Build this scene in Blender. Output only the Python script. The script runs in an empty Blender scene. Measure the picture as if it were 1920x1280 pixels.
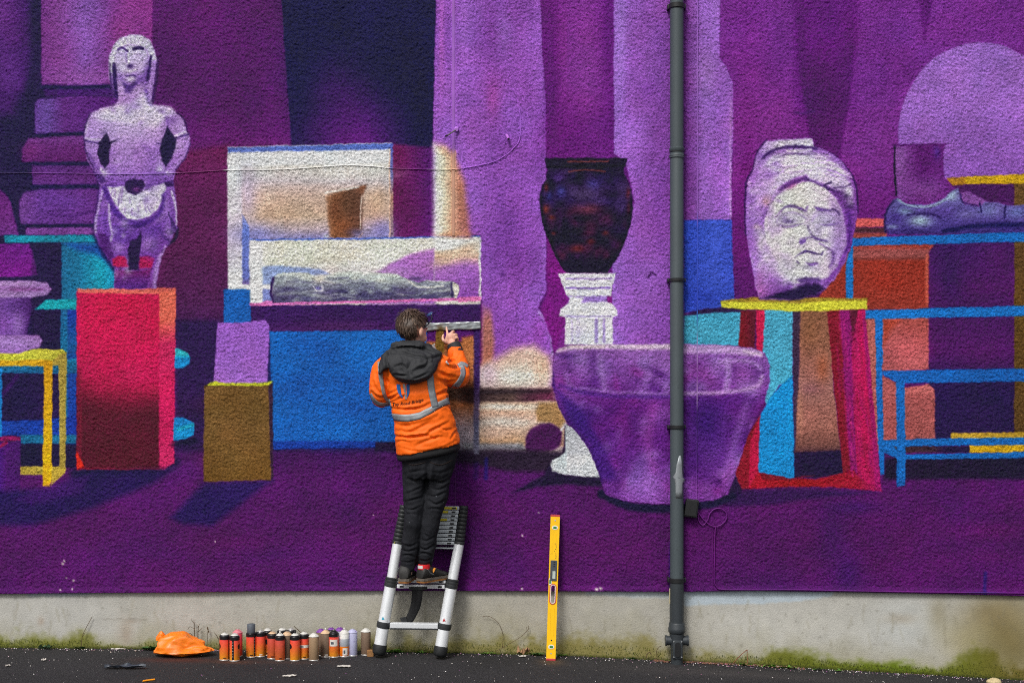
import bpy, bmesh, math, random
import numpy as np
from mathutils import Vector, Matrix
from mathutils.bvhtree import BVHTree

random.seed(7)
rng = np.random.default_rng(7)
scene = bpy.context.scene
COL = scene.collection

# ------------------------------------------------------------------ camera
# metres; the wall face is the plane y = 0, the camera looks along +y
PPM = 280.0        # photograph pixels per metre on the wall plane
DIST = 9.0         # camera to wall
HOR = 690.0        # photograph row of the eye level
GROUND0 = 1222.0   # photograph row of z = 0 on the wall plane
EYE = (GROUND0 - HOR) / PPM
cam_data = bpy.data.cameras.new('camera')
cam = bpy.data.objects.new('camera', cam_data)
COL.objects.link(cam)
cam.location = (0.0, -DIST, EYE)
cam.rotation_euler = (math.radians(90), 0, 0)
cam_data.sensor_width = 36.0
cam_data.lens = 36.0 * PPM * DIST / 1920.0
cam_data.shift_y = (HOR - 640.0) / 1920.0
cam_data.clip_start = 0.1
cam_data.clip_end = 500.0
scene.camera = cam

# ------------------------------------------------------------------ overcast daylight
SUN_EL, SUN_AZ = math.radians(50), math.radians(-24)   # azimuth from the camera side of the wall, minus = left
world = bpy.data.worlds.new('World')
scene.world = world
world.use_nodes = True
wn = world.node_tree
wn.nodes.clear()
sky = wn.nodes.new('ShaderNodeTexSky')
sky.sky_type = 'NISHITA'
sky.sun_disc = False
sky.sun_elevation = SUN_EL
sky.sun_rotation = math.radians(180) - SUN_AZ
sky.dust_density = 5.0
sky.ozone_density = 1.0
hs = wn.nodes.new('ShaderNodeHueSaturation')      # the cloud cover greys the sky
hs.inputs['Saturation'].default_value = 0.18
bg = wn.nodes.new('ShaderNodeBackground')
bg.inputs['Strength'].default_value = 0.085
wo = wn.nodes.new('ShaderNodeOutputWorld')
wn.links.new(sky.outputs[0], hs.inputs['Color'])
wn.links.new(hs.outputs[0], bg.inputs['Color'])
wn.links.new(bg.outputs[0], wo.inputs['Surface'])

sun_data = bpy.data.lights.new('sun', 'SUN')
sun_data.energy = 1.5
sun_data.angle = math.radians(14)
sun_data.color = (1.0, 0.97, 0.93)
sun = bpy.data.objects.new('sun', sun_data)
COL.objects.link(sun)
sd = Vector((math.sin(SUN_AZ) * math.cos(SUN_EL), -math.cos(SUN_AZ) * math.cos(SUN_EL), math.sin(SUN_EL)))
sun.rotation_euler = sd.to_track_quat('Z', 'Y').to_euler()
sun.location = sd * 20

vs = scene.view_settings
vs.view_transform = 'Standard'
vs.look = 'None'
vs.gamma = 1.0
vs.use_curve_mapping = False
vs.exposure = 0.5
scene.cycles.max_bounces = 6
scene.cycles.use_denoising = False
scene.cycles.filter_width = 1.05
# ------------------------------------------------------------------ noise and painting on the wall plane
def smooth(t):
    return t * t * (3 - 2 * t)

def vnoise(x, y, cell, seed):
    r = np.random.default_rng(seed).random((257, 257)).astype(np.float32)
    gx = x / cell + 1000.37; gy = y / cell + 1000.71
    ix = np.floor(gx).astype(np.int64); iy = np.floor(gy).astype(np.int64)
    fx = smooth((gx - ix).astype(np.float32)); fy = smooth((gy - iy).astype(np.float32))
    ix &= 255; iy &= 255
    a = r[iy, ix]; b = r[iy, ix + 1]; c = r[iy + 1, ix]; d = r[iy + 1, ix + 1]
    return (a + (b - a) * fx) * (1 - fy) + (c + (d - c) * fx) * fy

def fbm(x, y, cell, seed, n=4):
    s = 0; amp = 0.5
    for k in range(n):
        s = s + amp * (vnoise(x, y, cell / 2 ** k, seed + k) - 0.5)
        amp *= 0.55
    return s

def srgb2lin(c):
    c = np.asarray(c, dtype=np.float32)
    return np.where(c <= 0.04045, c / 12.92, ((np.maximum(c, 0) + 0.055) / 1.055) ** 2.4)

def catmull(pts, closed, n=5):
    P = [np.array(p, float) for p in pts]
    m = len(P); out = []
    for i in range(m if closed else m - 1):
        p1, p2 = P[i], P[(i + 1) % m]
        p0 = P[(i - 1) % m] if (closed or i > 0) else p1
        p3 = P[(i + 2) % m] if (closed or i + 2 < m) else p2
        for k in range(n):
            t = k / n
            out.append(0.5 * ((2 * p1) + (-p0 + p2) * t + (2 * p0 - 5 * p1 + 4 * p2 - p3) * t * t + (-p0 + 3 * p1 - 3 * p2 + p3) * t ** 3))
    if not closed:
        out.append(P[-1])
    return [tuple(p) for p in out]

class Painter:
    """Spray-paints flat shapes on a rectilinear set of points, in photograph-pixel units of the wall plane."""
    def __init__(self, xs, ys, base, wob=2.2):
        self.xs, self.ys = np.asarray(xs, np.float32), np.asarray(ys, np.float32)
        nx, ny = len(xs), len(ys)
        self.C = np.zeros((ny, nx, 3), np.float32) + np.array(base, np.float32) / 255
        gx, gy = np.meshgrid(self.xs, self.ys)
        self.WX = gx + (vnoise(gx, gy, 6.0, 11) - 0.5) * wob * 1.3 + (vnoise(gx, gy, 30.0, 12) - 0.5) * wob
        self.WY = gy + (vnoise(gx, gy, 6.0, 13) - 0.5) * wob * 1.3 + (vnoise(gx, gy, 30.0, 14) - 0.5) * wob
    def _box(self, x0, x1, y0, y1, m):
        i0 = max(0, np.searchsorted(self.xs, x0 - m)); i1 = np.searchsorted(self.xs, x1 + m)
        j0 = max(0, np.searchsorted(self.ys, y0 - m)); j1 = np.searchsorted(self.ys, y1 + m)
        return (slice(j0, j1), slice(i0, i1))
    def _col(self, col, gx, gy):
        if callable(col):
            return col(gx, gy)
        if isinstance(col[0], str):       # ('v'|'h', (pos, colour), ...) gradient stops
            t = gy if col[0] == 'v' else gx
            p = [s[0] for s in col[1:]]
            return np.stack([np.interp(t, p, [s[1][k] for s in col[1:]]) for k in range(3)], -1) / 255
        return np.array(col, np.float32) / 255
    def _put(self, sl, cov, col, alpha, clip, gx, gy):
        a = cov * alpha
        if clip is not None:
            a = a * clip[sl]
        c = self._col(col, gx, gy)
        self.C[sl] += (c - self.C[sl]) * a[..., None]
    def cover(self, pts, soft=2.0, curve=False):
        """signed coverage of a polygon"""
        if curve:
            pts = catmull(pts, True)
        P = np.array(pts, np.float32)
        sl = self._box(P[:, 0].min(), P[:, 0].max(), P[:, 1].min(), P[:, 1].max(), soft * 2 + 3)
        gx, gy = self.WX[sl], self.WY[sl]
        if gx.size == 0:
            return sl, gx, gx, gy
        d2 = np.full(gx.shape, 1e12, np.float32); ins = np.zeros(gx.shape, bool)
        for i in range(len(P)):
            ax, ay = P[i]; bx, by = P[(i + 1) % len(P)]
            ex, ey = bx - ax, by - ay
            L = ex * ex + ey * ey
            if L < 1e-9:
                continue
            t = np.clip(((gx - ax) * ex + (gy - ay) * ey) / L, 0, 1)
            d2 = np.minimum(d2, (gx - ax - t * ex) ** 2 + (gy - ay - t * ey) ** 2)
            cr = (ay > gy) != (by > gy)
            if abs(ey) > 1e-9:
                ins ^= cr & (gx < ex * (gy - ay) / ey + ax)
        d = np.sqrt(d2)
        sd = np.where(ins, d, -d)
        return sl, smooth(np.clip(0.5 + sd / (2 * soft), 0, 1)), gx, gy
    def poly(self, pts, col, soft=1.6, alpha=1.0, curve=False, clip=None):
        sl, cov, gx, gy = self.cover(pts, soft, curve)
        if gx.size:
            self._put(sl, cov, col, alpha, clip, gx, gy)
    def mask(self, pts, soft=1.6, curve=False):
        m = np.zeros(self.C.shape[:2], np.float32)
        sl, cov, gx, gy = self.cover(pts, soft, curve)
        if gx.size:
            m[sl] = cov
        return m
    def line(self, pts, col, w, soft=1.5, alpha=1.0, curve=True, clip=None, taper=False):
        if curve and len(pts) > 2:
            pts = catmull(pts, False)
        P = np.array(pts, np.float32)
        sl = self._box(P[:, 0].min(), P[:, 0].max(), P[:, 1].min(), P[:, 1].max(), w + soft * 2 + 3)
        gx, gy = self.WX[sl], self.WY[sl]
        if gx.size == 0:
            return
        best = np.full(gx.shape, -1e9, np.float32)
        n = len(P) - 1
        for i in range(n):
            ax, ay = P[i]; bx, by = P[i + 1]
            ex, ey = bx - ax, by - ay
            L = max(ex * ex + ey * ey, 1e-9)
            t = np.clip(((gx - ax) * ex + (gy - ay) * ey) / L, 0, 1)
            d = np.sqrt((gx - ax - t * ex) ** 2 + (gy - ay - t * ey) ** 2)
            hw = w / 2
            if taper:
                u = (i + t) / n
                hw = hw * np.sin(np.pi * np.clip(u, 0.06, 0.94))
            best = np.maximum(best, hw - d)
        cov = smooth(np.clip(0.5 + best / (2 * soft), 0, 1))
        self._put(sl, cov, col, alpha, clip, gx, gy)
    def blob(self, cx, cy, rx, ry, col, alpha=1.0, rot=0.0, clip=None, hard=1.0):
        r = max(rx, ry) * 2.2
        sl = self._box(cx - r, cx + r, cy - r, cy + r, 2)
        gx, gy = self.WX[sl], self.WY[sl]
        if gx.size == 0:
            return
        c, s = math.cos(math.radians(rot)), math.sin(math.radians(rot))
        u = ((gx - cx) * c + (gy - cy) * s) / rx; v = (-(gx - cx) * s + (gy - cy) * c) / ry
        self._put(sl, np.exp(-((u * u + v * v) ** hard)), col, alpha, clip, gx, gy)

def rect(x0, y0, x1, y1):
    return [(x0, y0), (x1, y0), (x1, y1), (x0, y1)]
# ------------------------------------------------------------------ the mural, in photograph-pixel units on the wall plane
def paint_mural(xs, ys):
    p = Painter(xs, ys, (84, 22, 104), 1.5)
    P, L, B = p.poly, p.line, p.blob
    LO, HI, TOP = -700, 2600, -500
    NAVY = (38, 24, 68); DPUR = (82, 22, 102); LIL = (152, 90, 196)
    # ---- back walls
    P([(LO, TOP), (290, TOP), (290, 900), (LO, 900)], (40, 22, 70))
    P([(LO, TOP), (52, TOP), (58, 120), (45, 170), (LO, 170)], ('h', (-40, (104, 56, 134)), (10, (96, 46, 126)), (62, (58, 28, 92))), soft=9)
    P([(LO, 20), (20, 60), (40, 165), (25, 215), (LO, 240)], (84, 42, 118), soft=16, alpha=.7)
    P([(285, TOP), (528, TOP), (545, 300), (430, 310), (430, 620), (285, 620)], ('v', (0, (86, 20, 100)), (200, (88, 22, 102)), (262, (102, 36, 112)), (300, (94, 34, 88)), (520, (88, 36, 84)), (620, (72, 32, 86))), soft=1.5)
    B(400, 40, 110, 80, (104, 34, 112), .35); B(320, 160, 40, 110, (70, 14, 88), .45); B(470, 130, 50, 130, (74, 16, 92), .3)
    P([(340, 288), (428, 272), (428, 620), (320, 640), (300, 540), (318, 470)], ('v', (275, (104, 36, 84)), (330, (98, 36, 88)), (480, (90, 38, 84)), (570, (82, 38, 86)), (640, (56, 28, 76))), soft=7)
    P([(528, TOP), (819, TOP), (818, 0), (811, 290), (548, 290), (528, 0)], (32, 24, 72), soft=1.6)
    B(660, 262, 78, 62, (104, 36, 128), .95); B(650, 185, 90, 70, (84, 28, 110), .55); B(740, 120, 60, 90, (26, 26, 62), .6); B(560, 120, 30, 120, (26, 24, 66), .5)
    B(790, 190, 22, 80, (24, 20, 56), .6)
    P([(728, 270), (814, 276), (815, 450), (728, 450)], ('h', (735, (104, 32, 80)), (770, (98, 28, 96)), (815, (84, 20, 112))), soft=4)
    B(760, 400, 40, 50, (96, 34, 88), .5)
    # ---- floor
    P([(LO, 838), (HI, 838), (HI, 1400), (LO, 1400)], ('v', (838, (68, 26, 88)), (900, (86, 28, 100)), (1010, (84, 20, 94)), (1115, (86, 22, 100))), soft=5)
    for k in range(46):
        r = np.random.default_rng(900 + k).random(6)
        B(-100 + 2150 * r[0], 900 + 215 * r[1], 40 + 90 * r[2], 10 + 26 * r[3], [(98, 34, 118), (58, 14, 84), (104, 26, 104)][k % 3], .16 + .2 * r[4])
    P([(330, 600), (880, 600), (880, 846), (330, 846)], (50, 28, 78), soft=8)
    # ---- stone steps behind the statue
    P([(75, TOP), (286, TOP), (286, 160), (210, 164), (78, 163)], ('h', (75, (112, 50, 128)), (110, (132, 66, 148)), (160, (134, 80, 170)), (215, (126, 56, 140)), (286, (140, 54, 140))), soft=1.8)
    B(160, 30, 34, 60, (142, 92, 188), .6); B(120, 100, 26, 60, (124, 60, 140), .5); B(235, 90, 26, 70, (150, 62, 136), .5); B(180, 145, 70, 14, (152, 84, 168), .5)
    L([(80, 164), (215, 163)], (36, 18, 74), 8, 3)
    P(rect(84, 168, 216, 182), ('v', (168, (74, 36, 114)), (182, (64, 26, 96))), soft=3)
    P([(70, 186), (160, 181), (226, 184), (226, 250), (66, 252), (66, 196)], ('h', (66, (104, 66, 152)), (90, (106, 74, 158)), (120, (98, 48, 128)), (200, (84, 36, 116))), soft=2)
    L([(68, 253), (170, 250)], (34, 18, 70), 6, 2.4)
    P([(54, 260), (160, 254), (200, 256), (200, 304), (42, 305), (43, 280)], ('v', (256, (118, 60, 140)), (275, (106, 46, 120)), (305, (92, 36, 104))), soft=2.2)
    B(60, 285, 16, 16, (128, 52, 128), .5)
    L([(42, 308), (190, 306)], (36, 18, 72), 6, 2.5)
    P(rect(62, 311, 190, 347), ('v', (311, (90, 48, 120)), (330, (98, 48, 122)), (347, (100, 52, 132))), soft=2)
    L([(60, 351), (190, 349)], (34, 20, 72), 7, 2.6)
    P([(46, 361), (90, 355), (195, 354), (195, 421), (40, 420), (37, 405), (37, 378)], ('h', (37, (116, 68, 150)), (80, (104, 58, 146)), (195, (104, 50, 132))), soft=2.6)
    L([(95, 402), (135, 405), (175, 396)], (70, 34, 104), 4, 2.5, .7); B(120, 380, 40, 16, (96, 56, 146), .6)
    L([(38, 424), (190, 423)], (32, 18, 66), 6, 2.2)
    P(rect(48, 427, 180, 440), (126, 68, 152), soft=2)
    P([(LO, 350), (0, 352), (16, 366), (27, 392), (34, 425), (38, 441), (LO, 441)], ('v', (350, (98, 40, 118)), (395, (112, 46, 130)), (441, (112, 54, 136))), soft=2.2)
    L([(0, 352), (20, 372), (30, 410), (37, 440)], (28, 18, 64), 5, 2.5, .8)
    # ---- turquoise table behind
    P([(LO, 457), (54, 457), (62, 475), (72, 515), (40, 520), (LO, 523)], ('v', (457, (104, 34, 124)), (520, (124, 30, 140))), soft=1.8)
    P(rect(60, 456, 118, 640), (46, 22, 72), soft=4, alpha=.5)
    P([(116, 455), (196, 455), (216, 480), (216, 545), (146, 545), (146, 640), (115, 640)], ('h', (116, (36, 104, 146)), (150, (30, 118, 158)), (190, (6, 160, 186)), (215, (0, 156, 196))), soft=1.6)
    P([(122, 456), (196, 456), (216, 500), (180, 478), (150, 470)], (24, 70, 160), soft=9, alpha=.85)
    P([(8, 442), (186, 440), (186, 454), (10, 455)], ('h', (8, (22, 128, 154)), (60, (14, 150, 176)), (120, (36, 128, 156)), (186, (10, 150, 176))), soft=1.4)
    P([(66, 580), (86, 562), (146, 561), (146, 579)], ('h', (66, (8, 176, 184)), (146, (24, 164, 180))), soft=1.4)
    P(rect(114, 580, 130, 842), ('v', (580, (40, 100, 150)), (650, (14, 112, 156)), (842, (20, 96, 150))), soft=1.5)
    P(rect(127, 580, 146, 842), ('v', (580, (14, 56, 146)), (650, (16, 90, 150)), (680, (0, 76, 160)), (842, (0, 62, 158))), soft=2)
    P(rect(-8, 675, 146, 700), ('v', (675, (28, 112, 152)), (700, (22, 96, 144))), soft=1.6)
    L([(126, 676), (146, 674)], (10, 130, 180), 5, 1.5)
    P(rect(4, 700, 112, 795), (44, 24, 74), soft=1.8)
    L([(2, 742), (16, 726), (32, 706)], (72, 34, 108), 6, 3, .8); B(40, 760, 30, 20, (36, 20, 66), .5)
    P([(LO, 792), (60, 788), (146, 780), (146, 816), (LO, 818)], ('h', (0, (0, 70, 160)), (146, (8, 60, 156))), soft=2)
    P(rect(38, 815, 146, 831), (34, 108, 150), soft=1.6)
    P(rect(38, 832, 146, 876), (38, 24, 64), soft=2)
    P(rect(-3, 690, 4, 820), (0, 130, 205), soft=1.3)
    P([(LO, 819), (38, 818), (38, 826), (LO, 834)], (138, 12, 92), soft=1.4)
    P([(LO, 832), (16, 828), (38, 826), (37, 930), (0, 948), (LO, 960)], ('h', (0, (78, 34, 128)), (12, (82, 28, 112)), (38, (74, 24, 104))), soft=1.8)
    L([(-4, 840), (12, 829)], (150, 12, 84), 5, 1.6)
    # stone capital on the yellow table
    P([(LO, 555), (60, 555), (58, 590), (50, 628), (LO, 632)], ('h', (-20, (126, 82, 168)), (20, (120, 76, 164)), (58, (78, 42, 112))), soft=3)
    B(30, 575, 30, 10, (84, 50, 124), .6); B(34, 608, 12, 22, (156, 116, 190), .6); B(6, 605, 12, 20, (132, 76, 168), .7)
    P([(LO, 527), (70, 527), (90, 530), (97, 542), (90, 553), (60, 558), (LO, 555)], ('v', (527, (176, 136, 200)), (540, (158, 110, 182)), (557, (172, 138, 202))), soft=2)
    L([(20, 543), (80, 543)], (142, 74, 150), 5, 3, .7); L([(0, 533), (60, 533)], (196, 164, 214), 4, 2, .5)
    P([(LO, 630), (60, 628), (74, 629), (80, 640), (74, 652), (46, 660), (40, 666), (LO, 664)], ('v', (628, (150, 104, 178)), (640, (168, 128, 202)), (664, (150, 104, 188))), soft=2)
    # yellow table
    P([(LO, 664), (40, 662), (52, 657), (76, 654), (118, 655), (125, 660), (100, 676), (LO, 678)], ('h', (0, (198, 200, 58)), (80, (206, 206, 66)), (125, (190, 182, 60))), soft=1.4)
    P([(98, 675), (125, 659), (125, 676), (112, 679), (112, 684), (99, 686)], (178, 150, 62), soft=1.2)
    P([(110, 664), (126, 659), (123, 878), (112, 876)], ('v', (659, (176, 152, 66)), (878, (166, 142, 62))), soft=1.3)
    P([(LO, 677), (99, 675), (99, 686), (LO, 686)], (222, 166, 30), soft=1.3)
    P(rect(38, 874, 112, 890), (184, 160, 62), soft=1.3)
    P([(96, 876), (112, 874), (124, 878), (122, 886), (96, 911)], (190, 164, 60), soft=1.3)
    P([(83, 680), (99, 678), (97, 895), (94, 912), (80, 911)], ('v', (680, (224, 162, 22)), (760, (216, 164, 22)), (911, (232, 176, 14))), soft=1.3)
    # ---- red box
    L([(140, 886), (250, 880), (330, 866)], (34, 22, 64), 16, 8, .9)
    def redbox(gx, gy):
        t = smooth(np.clip((gy - 690 + 0.0035 * (gx - 245) ** 2 * 0.6) / 95, 0, 1))[..., None]
        top = np.array((204, 22, 84)) / 255; bot = np.array((88, 14, 50)) / 255
        c = top + (bot - top) * t
        u = np.clip((gy - 640) / 60, 0, 1)[..., None]
        return c + (np.array((188, 40, 90)) / 255 - c) * 0.5 * u * (1 - t)
    P([(144, 546), (301, 546), (301, 880), (144, 879)], redbox, soft=1.4)
    B(245, 700, 26, 20, (196, 44, 94), .5); B(230, 575, 50, 26, (208, 16, 76), .5)
    P(rect(144, 700, 153, 880), (126, 16, 58), soft=3, alpha=.7)
    P([(144, 846), (149, 852), (158, 877), (144, 879)], (236, 54, 40), soft=1.5)
    P([(144, 542), (330, 540), (330, 552), (148, 549)], (240, 108, 96), soft=1.6)
    P([(299, 548), (330, 544), (327, 868), (306, 881), (299, 880)], ('v', (545, (250, 114, 90)), (600, (244, 108, 90)), (645, (204, 44, 96)), (760, (206, 34, 94)), (870, (208, 46, 104))), soft=1.5)
    L([(150, 878), (300, 879)], (150, 20, 58), 3, 1.4, .8)
    for (a, c1, c2) in (([(328, 653), (340, 655), (352, 663), (357, 671), (354, 683), (343, 690), (328, 691)], (50, 186, 200), (0, 146, 214)),
                        ([(326, 782), (345, 783), (364, 793), (364, 814), (350, 821), (326, 826)], (0, 138, 210), (0, 150, 216))):
        P(a, ('v', (a[0][1] + 12, c1), (a[0][1] + 20, c2)), soft=1.4)
    L([(335, 804), (352, 800), (362, 796)], (60, 190, 205), 5, 3, .7)
    L([(326, 832), (366, 826)], (28, 22, 52), 10, 5, .7)
    # shadows thrown on the floor by the boxes
    P([(LO, 950), (100, 915), (150, 885), (330, 878), (290, 905), (180, 950), (60, 985), (LO, 975)], (40, 26, 82), soft=10, alpha=.85)
    P([(100, 905), (170, 890), (150, 925), (60, 945), (30, 935)], (72, 30, 108), soft=8, alpha=.6)
    P([(385, 902), (512, 900), (470, 930), (400, 985), (345, 982), (320, 970)], (42, 34, 88), soft=9, alpha=.85)
    P([(325, 880), (380, 850), (384, 890), (300, 920)], (88, 34, 112), soft=10, alpha=.6)
    # ---- blue box, slab and the two picture cases
    P([(505, 618), (890, 615), (890, 828), (705, 829), (511, 842), (508, 700)], ('v', (620, (0, 104, 186)), (828, (0, 96, 180))), soft=1.5)
    for k in range(14):
        r = np.random.default_rng(300 + k).random(5)
        B(520 + 220 * r[0], 630 + 190 * r[1], 20 + 40 * r[2], 12 + 20 * r[3], [(0, 108, 196), (0, 78, 160)][k % 2], .4)
    P([(511, 826), (704, 826), (704, 838), (512, 842)], (10, 66, 158), soft=2.5)
    P([(704, 827), (790, 828), (790, 850), (704, 845)], (44, 28, 62), soft=2.5)
    P([(470, 572), (700, 566), (901, 563), (901, 618), (740, 619), (470, 622)], ('v', (565, (58, 30, 90)), (600, (60, 30, 88)), (620, (72, 36, 94))), soft=1.5)
    B(640, 610, 60, 9, (92, 56, 104), .35)
    L([(864, 566), (864, 600)], (58, 18, 90), 3, 1.2)
    # lilac block on the brown box
    P([(421, 543), (470, 543), (470, 606), (420, 606)], (0, 96, 178), soft=1.4)
    P([(409, 606), (450, 601), (498, 601), (506, 610), (503, 660), (501, 720), (400, 720), (403, 670), (407, 620)], ('v', (601, (152, 92, 196)), (660, (156, 96, 200)), (720, (164, 104, 204))), soft=1.5)
    P([(385, 723), (402, 714), (420, 718), (490, 717), (512, 714), (506, 724)], (192, 198, 44), soft=1.3)
    P([(383, 723), (505, 723), (509, 900), (382, 902)], ('v', (723, (112, 84, 48)), (800, (116, 86, 50)), (902, (112, 82, 42))), soft=1.4)
    B(440, 760, 60, 20, (98, 72, 38), .4); B(420, 860, 40, 26, (124, 94, 54), .4)
    P([(504, 723), (512, 716), (513, 896), (509, 901)], (58, 40, 60), soft=1.4)
    # first case
    P([(427, 276), (735, 268), (737, 450), (470, 452), (470, 570), (428, 545)], (214, 214, 216), soft=1.4)
    P([(427, 277), (735, 269), (735, 281), (427, 287)], (84, 110, 194), soft=1.6)
    P([(427, 286), (731, 281), (731, 312), (455, 318), (455, 544), (428, 544)], ('v', (286, (222, 228, 230)), (360, (216, 218, 222)), (440, (188, 180, 202)), (490, (204, 200, 214)), (520, (226, 230, 232)), (560, (228, 232, 234))), soft=2.5)
    P([(454, 312), (731, 306), (731, 449), (454, 452)], ('v', (312, (212, 210, 202)), (340, (198, 190, 196)), (365, (206, 180, 164)), (405, (204, 174, 152)), (428, (186, 166, 176)), (448, (150, 140, 190))), soft=4)
    B(465, 370, 18, 60, (184, 172, 200), .8); B(530, 400, 60, 28, (210, 172, 142), .5); B(480, 440, 40, 18, (124, 124, 190), .8); B(640, 325, 90, 14, (214, 208, 198), .6)
    B(715, 432, 24, 22, (132, 128, 196), .9); B(705, 380, 18, 30, (226, 180, 146), .6); B(600, 448, 70, 8, (130, 126, 190), .7); B(570, 355, 60, 14, (206, 178, 168), .5)
    P([(732, 270), (737, 270), (738, 448), (732, 448)], ('v', (270, (76, 96, 190)), (330, (120, 120, 180)), (370, (190, 140, 120)), (448, (140, 116, 150))), soft=1.2)
    L([(731, 282), (731, 445)], (226, 180, 150), 2.5, 1.2, .8)
    P([(454, 400), (468, 425), (468, 533), (455, 535)], ('v', (400, (150, 150, 200)), (430, (94, 116, 196)), (520, (100, 112, 190)), (535, (120, 90, 150))), soft=1.8)
    brown = [(611, 367), (640, 358), (688, 346), (681, 366), (678, 430), (662, 443), (640, 450), (618, 446), (615, 400)]
    bm_ = p.mask(brown, 2.5)
    P(brown, ('h', (612, (186, 140, 108)), (628, (140, 94, 66)), (650, (104, 74, 58)), (680, (96, 68, 62))), soft=5)
    B(640, 425, 26, 20, (146, 86, 54), .7, clip=bm_); B(665, 385, 22, 26, (98, 68, 52), .7, clip=bm_); B(628, 395, 14, 22, (104, 64, 46), .7, clip=bm_); B(680, 352, 12, 12, (156, 100, 72), .8, clip=bm_)
    L([(611, 361), (640, 357), (672, 351)], (236, 226, 214), 3.5, 1.6); L([(679, 368), (676, 410), (675, 428)], (226, 206, 190), 1.8, 1.0)
    B(668, 436, 16, 8, (92, 84, 120), .8); L([(672, 445), (680, 436)], (200, 160, 150), 2, 1.2, .8); B(612, 443, 5, 3, (226, 232, 240), .9)
    # second case with the log
    P([(470, 449), (901, 443), (901, 570), (470, 572)], (226, 228, 214), soft=1.4)
    P([(470, 452), (901, 446), (901, 474), (470, 500)], ('h', (470, (228, 230, 226)), (520, (224, 224, 204)), (812, (222, 222, 208)), (820, (230, 232, 228)), (901, (232, 232, 228))), soft=4)
    P([(690, 520), (727, 498), (765, 478), (815, 466), (815, 570), (690, 570)], ('v', (466, (186, 122, 198)), (500, (168, 104, 192)), (540, (148, 86, 184))), soft=5)
    P([(815, 470), (898, 466), (898, 562), (815, 562)], ('v', (462, (228, 216, 200)), (482, (224, 186, 156)), (500, (170, 112, 190)), (560, (140, 74, 180))), soft=2)
    B(872, 468, 30, 10, (224, 184, 152), .8, rot=-18); B(835, 490, 24, 8, (226, 194, 166), .8, rot=-18); B(880, 520, 26, 26, (156, 90, 198), .7)
    B(640, 508, 90, 10, (206, 196, 206), .5); B(730, 515, 40, 10, (196, 160, 200), .5)
    P(rect(470, 455, 492, 570), (228, 232, 234), soft=1.6)
    P([(492, 500), (515, 498), (600, 504), (620, 514), (515, 522), (508, 534), (492, 534)], (132, 152, 206), soft=3.5, alpha=.9)
    P(rect(440, 534, 506, 541), (234, 238, 240), soft=2)
    P(rect(492, 541, 509, 566), (122, 136, 200), soft=1.8)
    P([(420, 543), (469, 543), (469, 604), (420, 604)], (0, 98, 180), soft=1.4)
    L([(470, 450), (700, 447), (900, 443)], (66, 94, 186), 3, 1.1, curve=False)
    L([(901, 445), (901, 560)], (228, 226, 240), 3.4, 1.2)
    log = [(512, 524), (520, 513), (545, 511), (575, 511), (596, 519), (606, 520), (622, 512), (660, 509), (705, 511), (745, 514), (765, 524), (785, 530), (800, 526), (850, 528), (861, 534), (861, 545), (854, 562), (700, 567), (516, 569), (510, 560)]
    lm = p.mask(log, 1.8)
    P(log, ('v', (510, (196, 204, 200)), (524, (176, 186, 186)), (538, (120, 124, 144)), (555, (82, 76, 112)), (568, (70, 66, 100))), soft=1.8)
    for k in range(70):
        r = np.random.default_rng(50 + k).random(6)
        x0 = 515 + 330 * r[0]; y0 = 522 + 44 * r[1]
        L([(x0, y0), (x0 + 16 + 30 * r[2], y0 + (r[3] - .6) * 10)], [(186, 194, 194), (66, 54, 104), (150, 160, 166), (96, 90, 130)][k % 4], 3, 1.8, .55, clip=lm)
    for k in range(60):
        r = np.random.default_rng(5050 + k).random(6)
        x0 = 520 + 330 * r[0]; top = r[1] < .45
        B(x0, (520 + 10 * r[2]) if top else (538 + 26 * r[2]), 6 + 9 * r[3], 2.5 + 3 * r[4], [(212, 218, 208), (150, 160, 164), (120, 126, 150)][k % 3] if top else [(52, 46, 88), (168, 176, 180), (70, 66, 106), (104, 100, 134)][k % 4], .75, rot=30 * (r[5] - .5), clip=lm)
    L([(516, 517), (560, 513), (596, 522), (620, 514), (690, 512), (745, 517)], (212, 218, 206), 5, 3, .7, clip=lm)
    L([(512, 522), (508, 545), (512, 568)], (50, 32, 84), 5, 2); L([(520, 552), (560, 550), (620, 560)], (160, 168, 172), 5, 3, .6, clip=lm)
    B(598, 523, 10, 5, (214, 212, 196), .9); L([(588, 538), (594, 546), (604, 544), (605, 537)], (216, 216, 226), 3, 1.3); B(596, 540, 6, 3.5, (104, 96, 168), .9)
    L([(760, 520), (785, 538), (830, 536)], (214, 216, 206), 3.5, 1.8, .9, clip=lm); B(780, 522, 14, 4, (78, 68, 110), .8)
    P([(849, 529), (861, 534), (861, 545), (853, 562), (850, 545)], (226, 226, 206), soft=1.3); L([(846, 530), (848, 560)], (58, 50, 92), 4, 1.6, .9, clip=lm)
    L([(470, 571), (600, 568), (760, 564), (900, 559)], (226, 110, 186), 4.5, 1.4)
    P([(482, 569), (500, 563), (510, 564), (510, 572), (470, 573)], (226, 114, 188), soft=1.4)
    P([(862, 557), (901, 555), (901, 564), (858, 566)], (230, 118, 186), soft=1.3)
    # ---- lilac column in the middle
    colm = [(819, TOP), (1015, TOP), (1014, 0), (1018, 120), (1024, 200), (1024, 420), (1024, 545), (1008, 575), (1020, 592), (1032, 620), (1036, 650), (1036, 700), (1034, 722), (905, 740), (902, 440), (815, 440), (812, 260), (818, 0)]
    cm = p.mask(colm, 1.6)
    P(colm, ('h', (812, (158, 88, 196)), (850, (156, 90, 198)), (920, (142, 76, 178)), (1024, (152, 86, 196))), soft=1.6)
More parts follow.
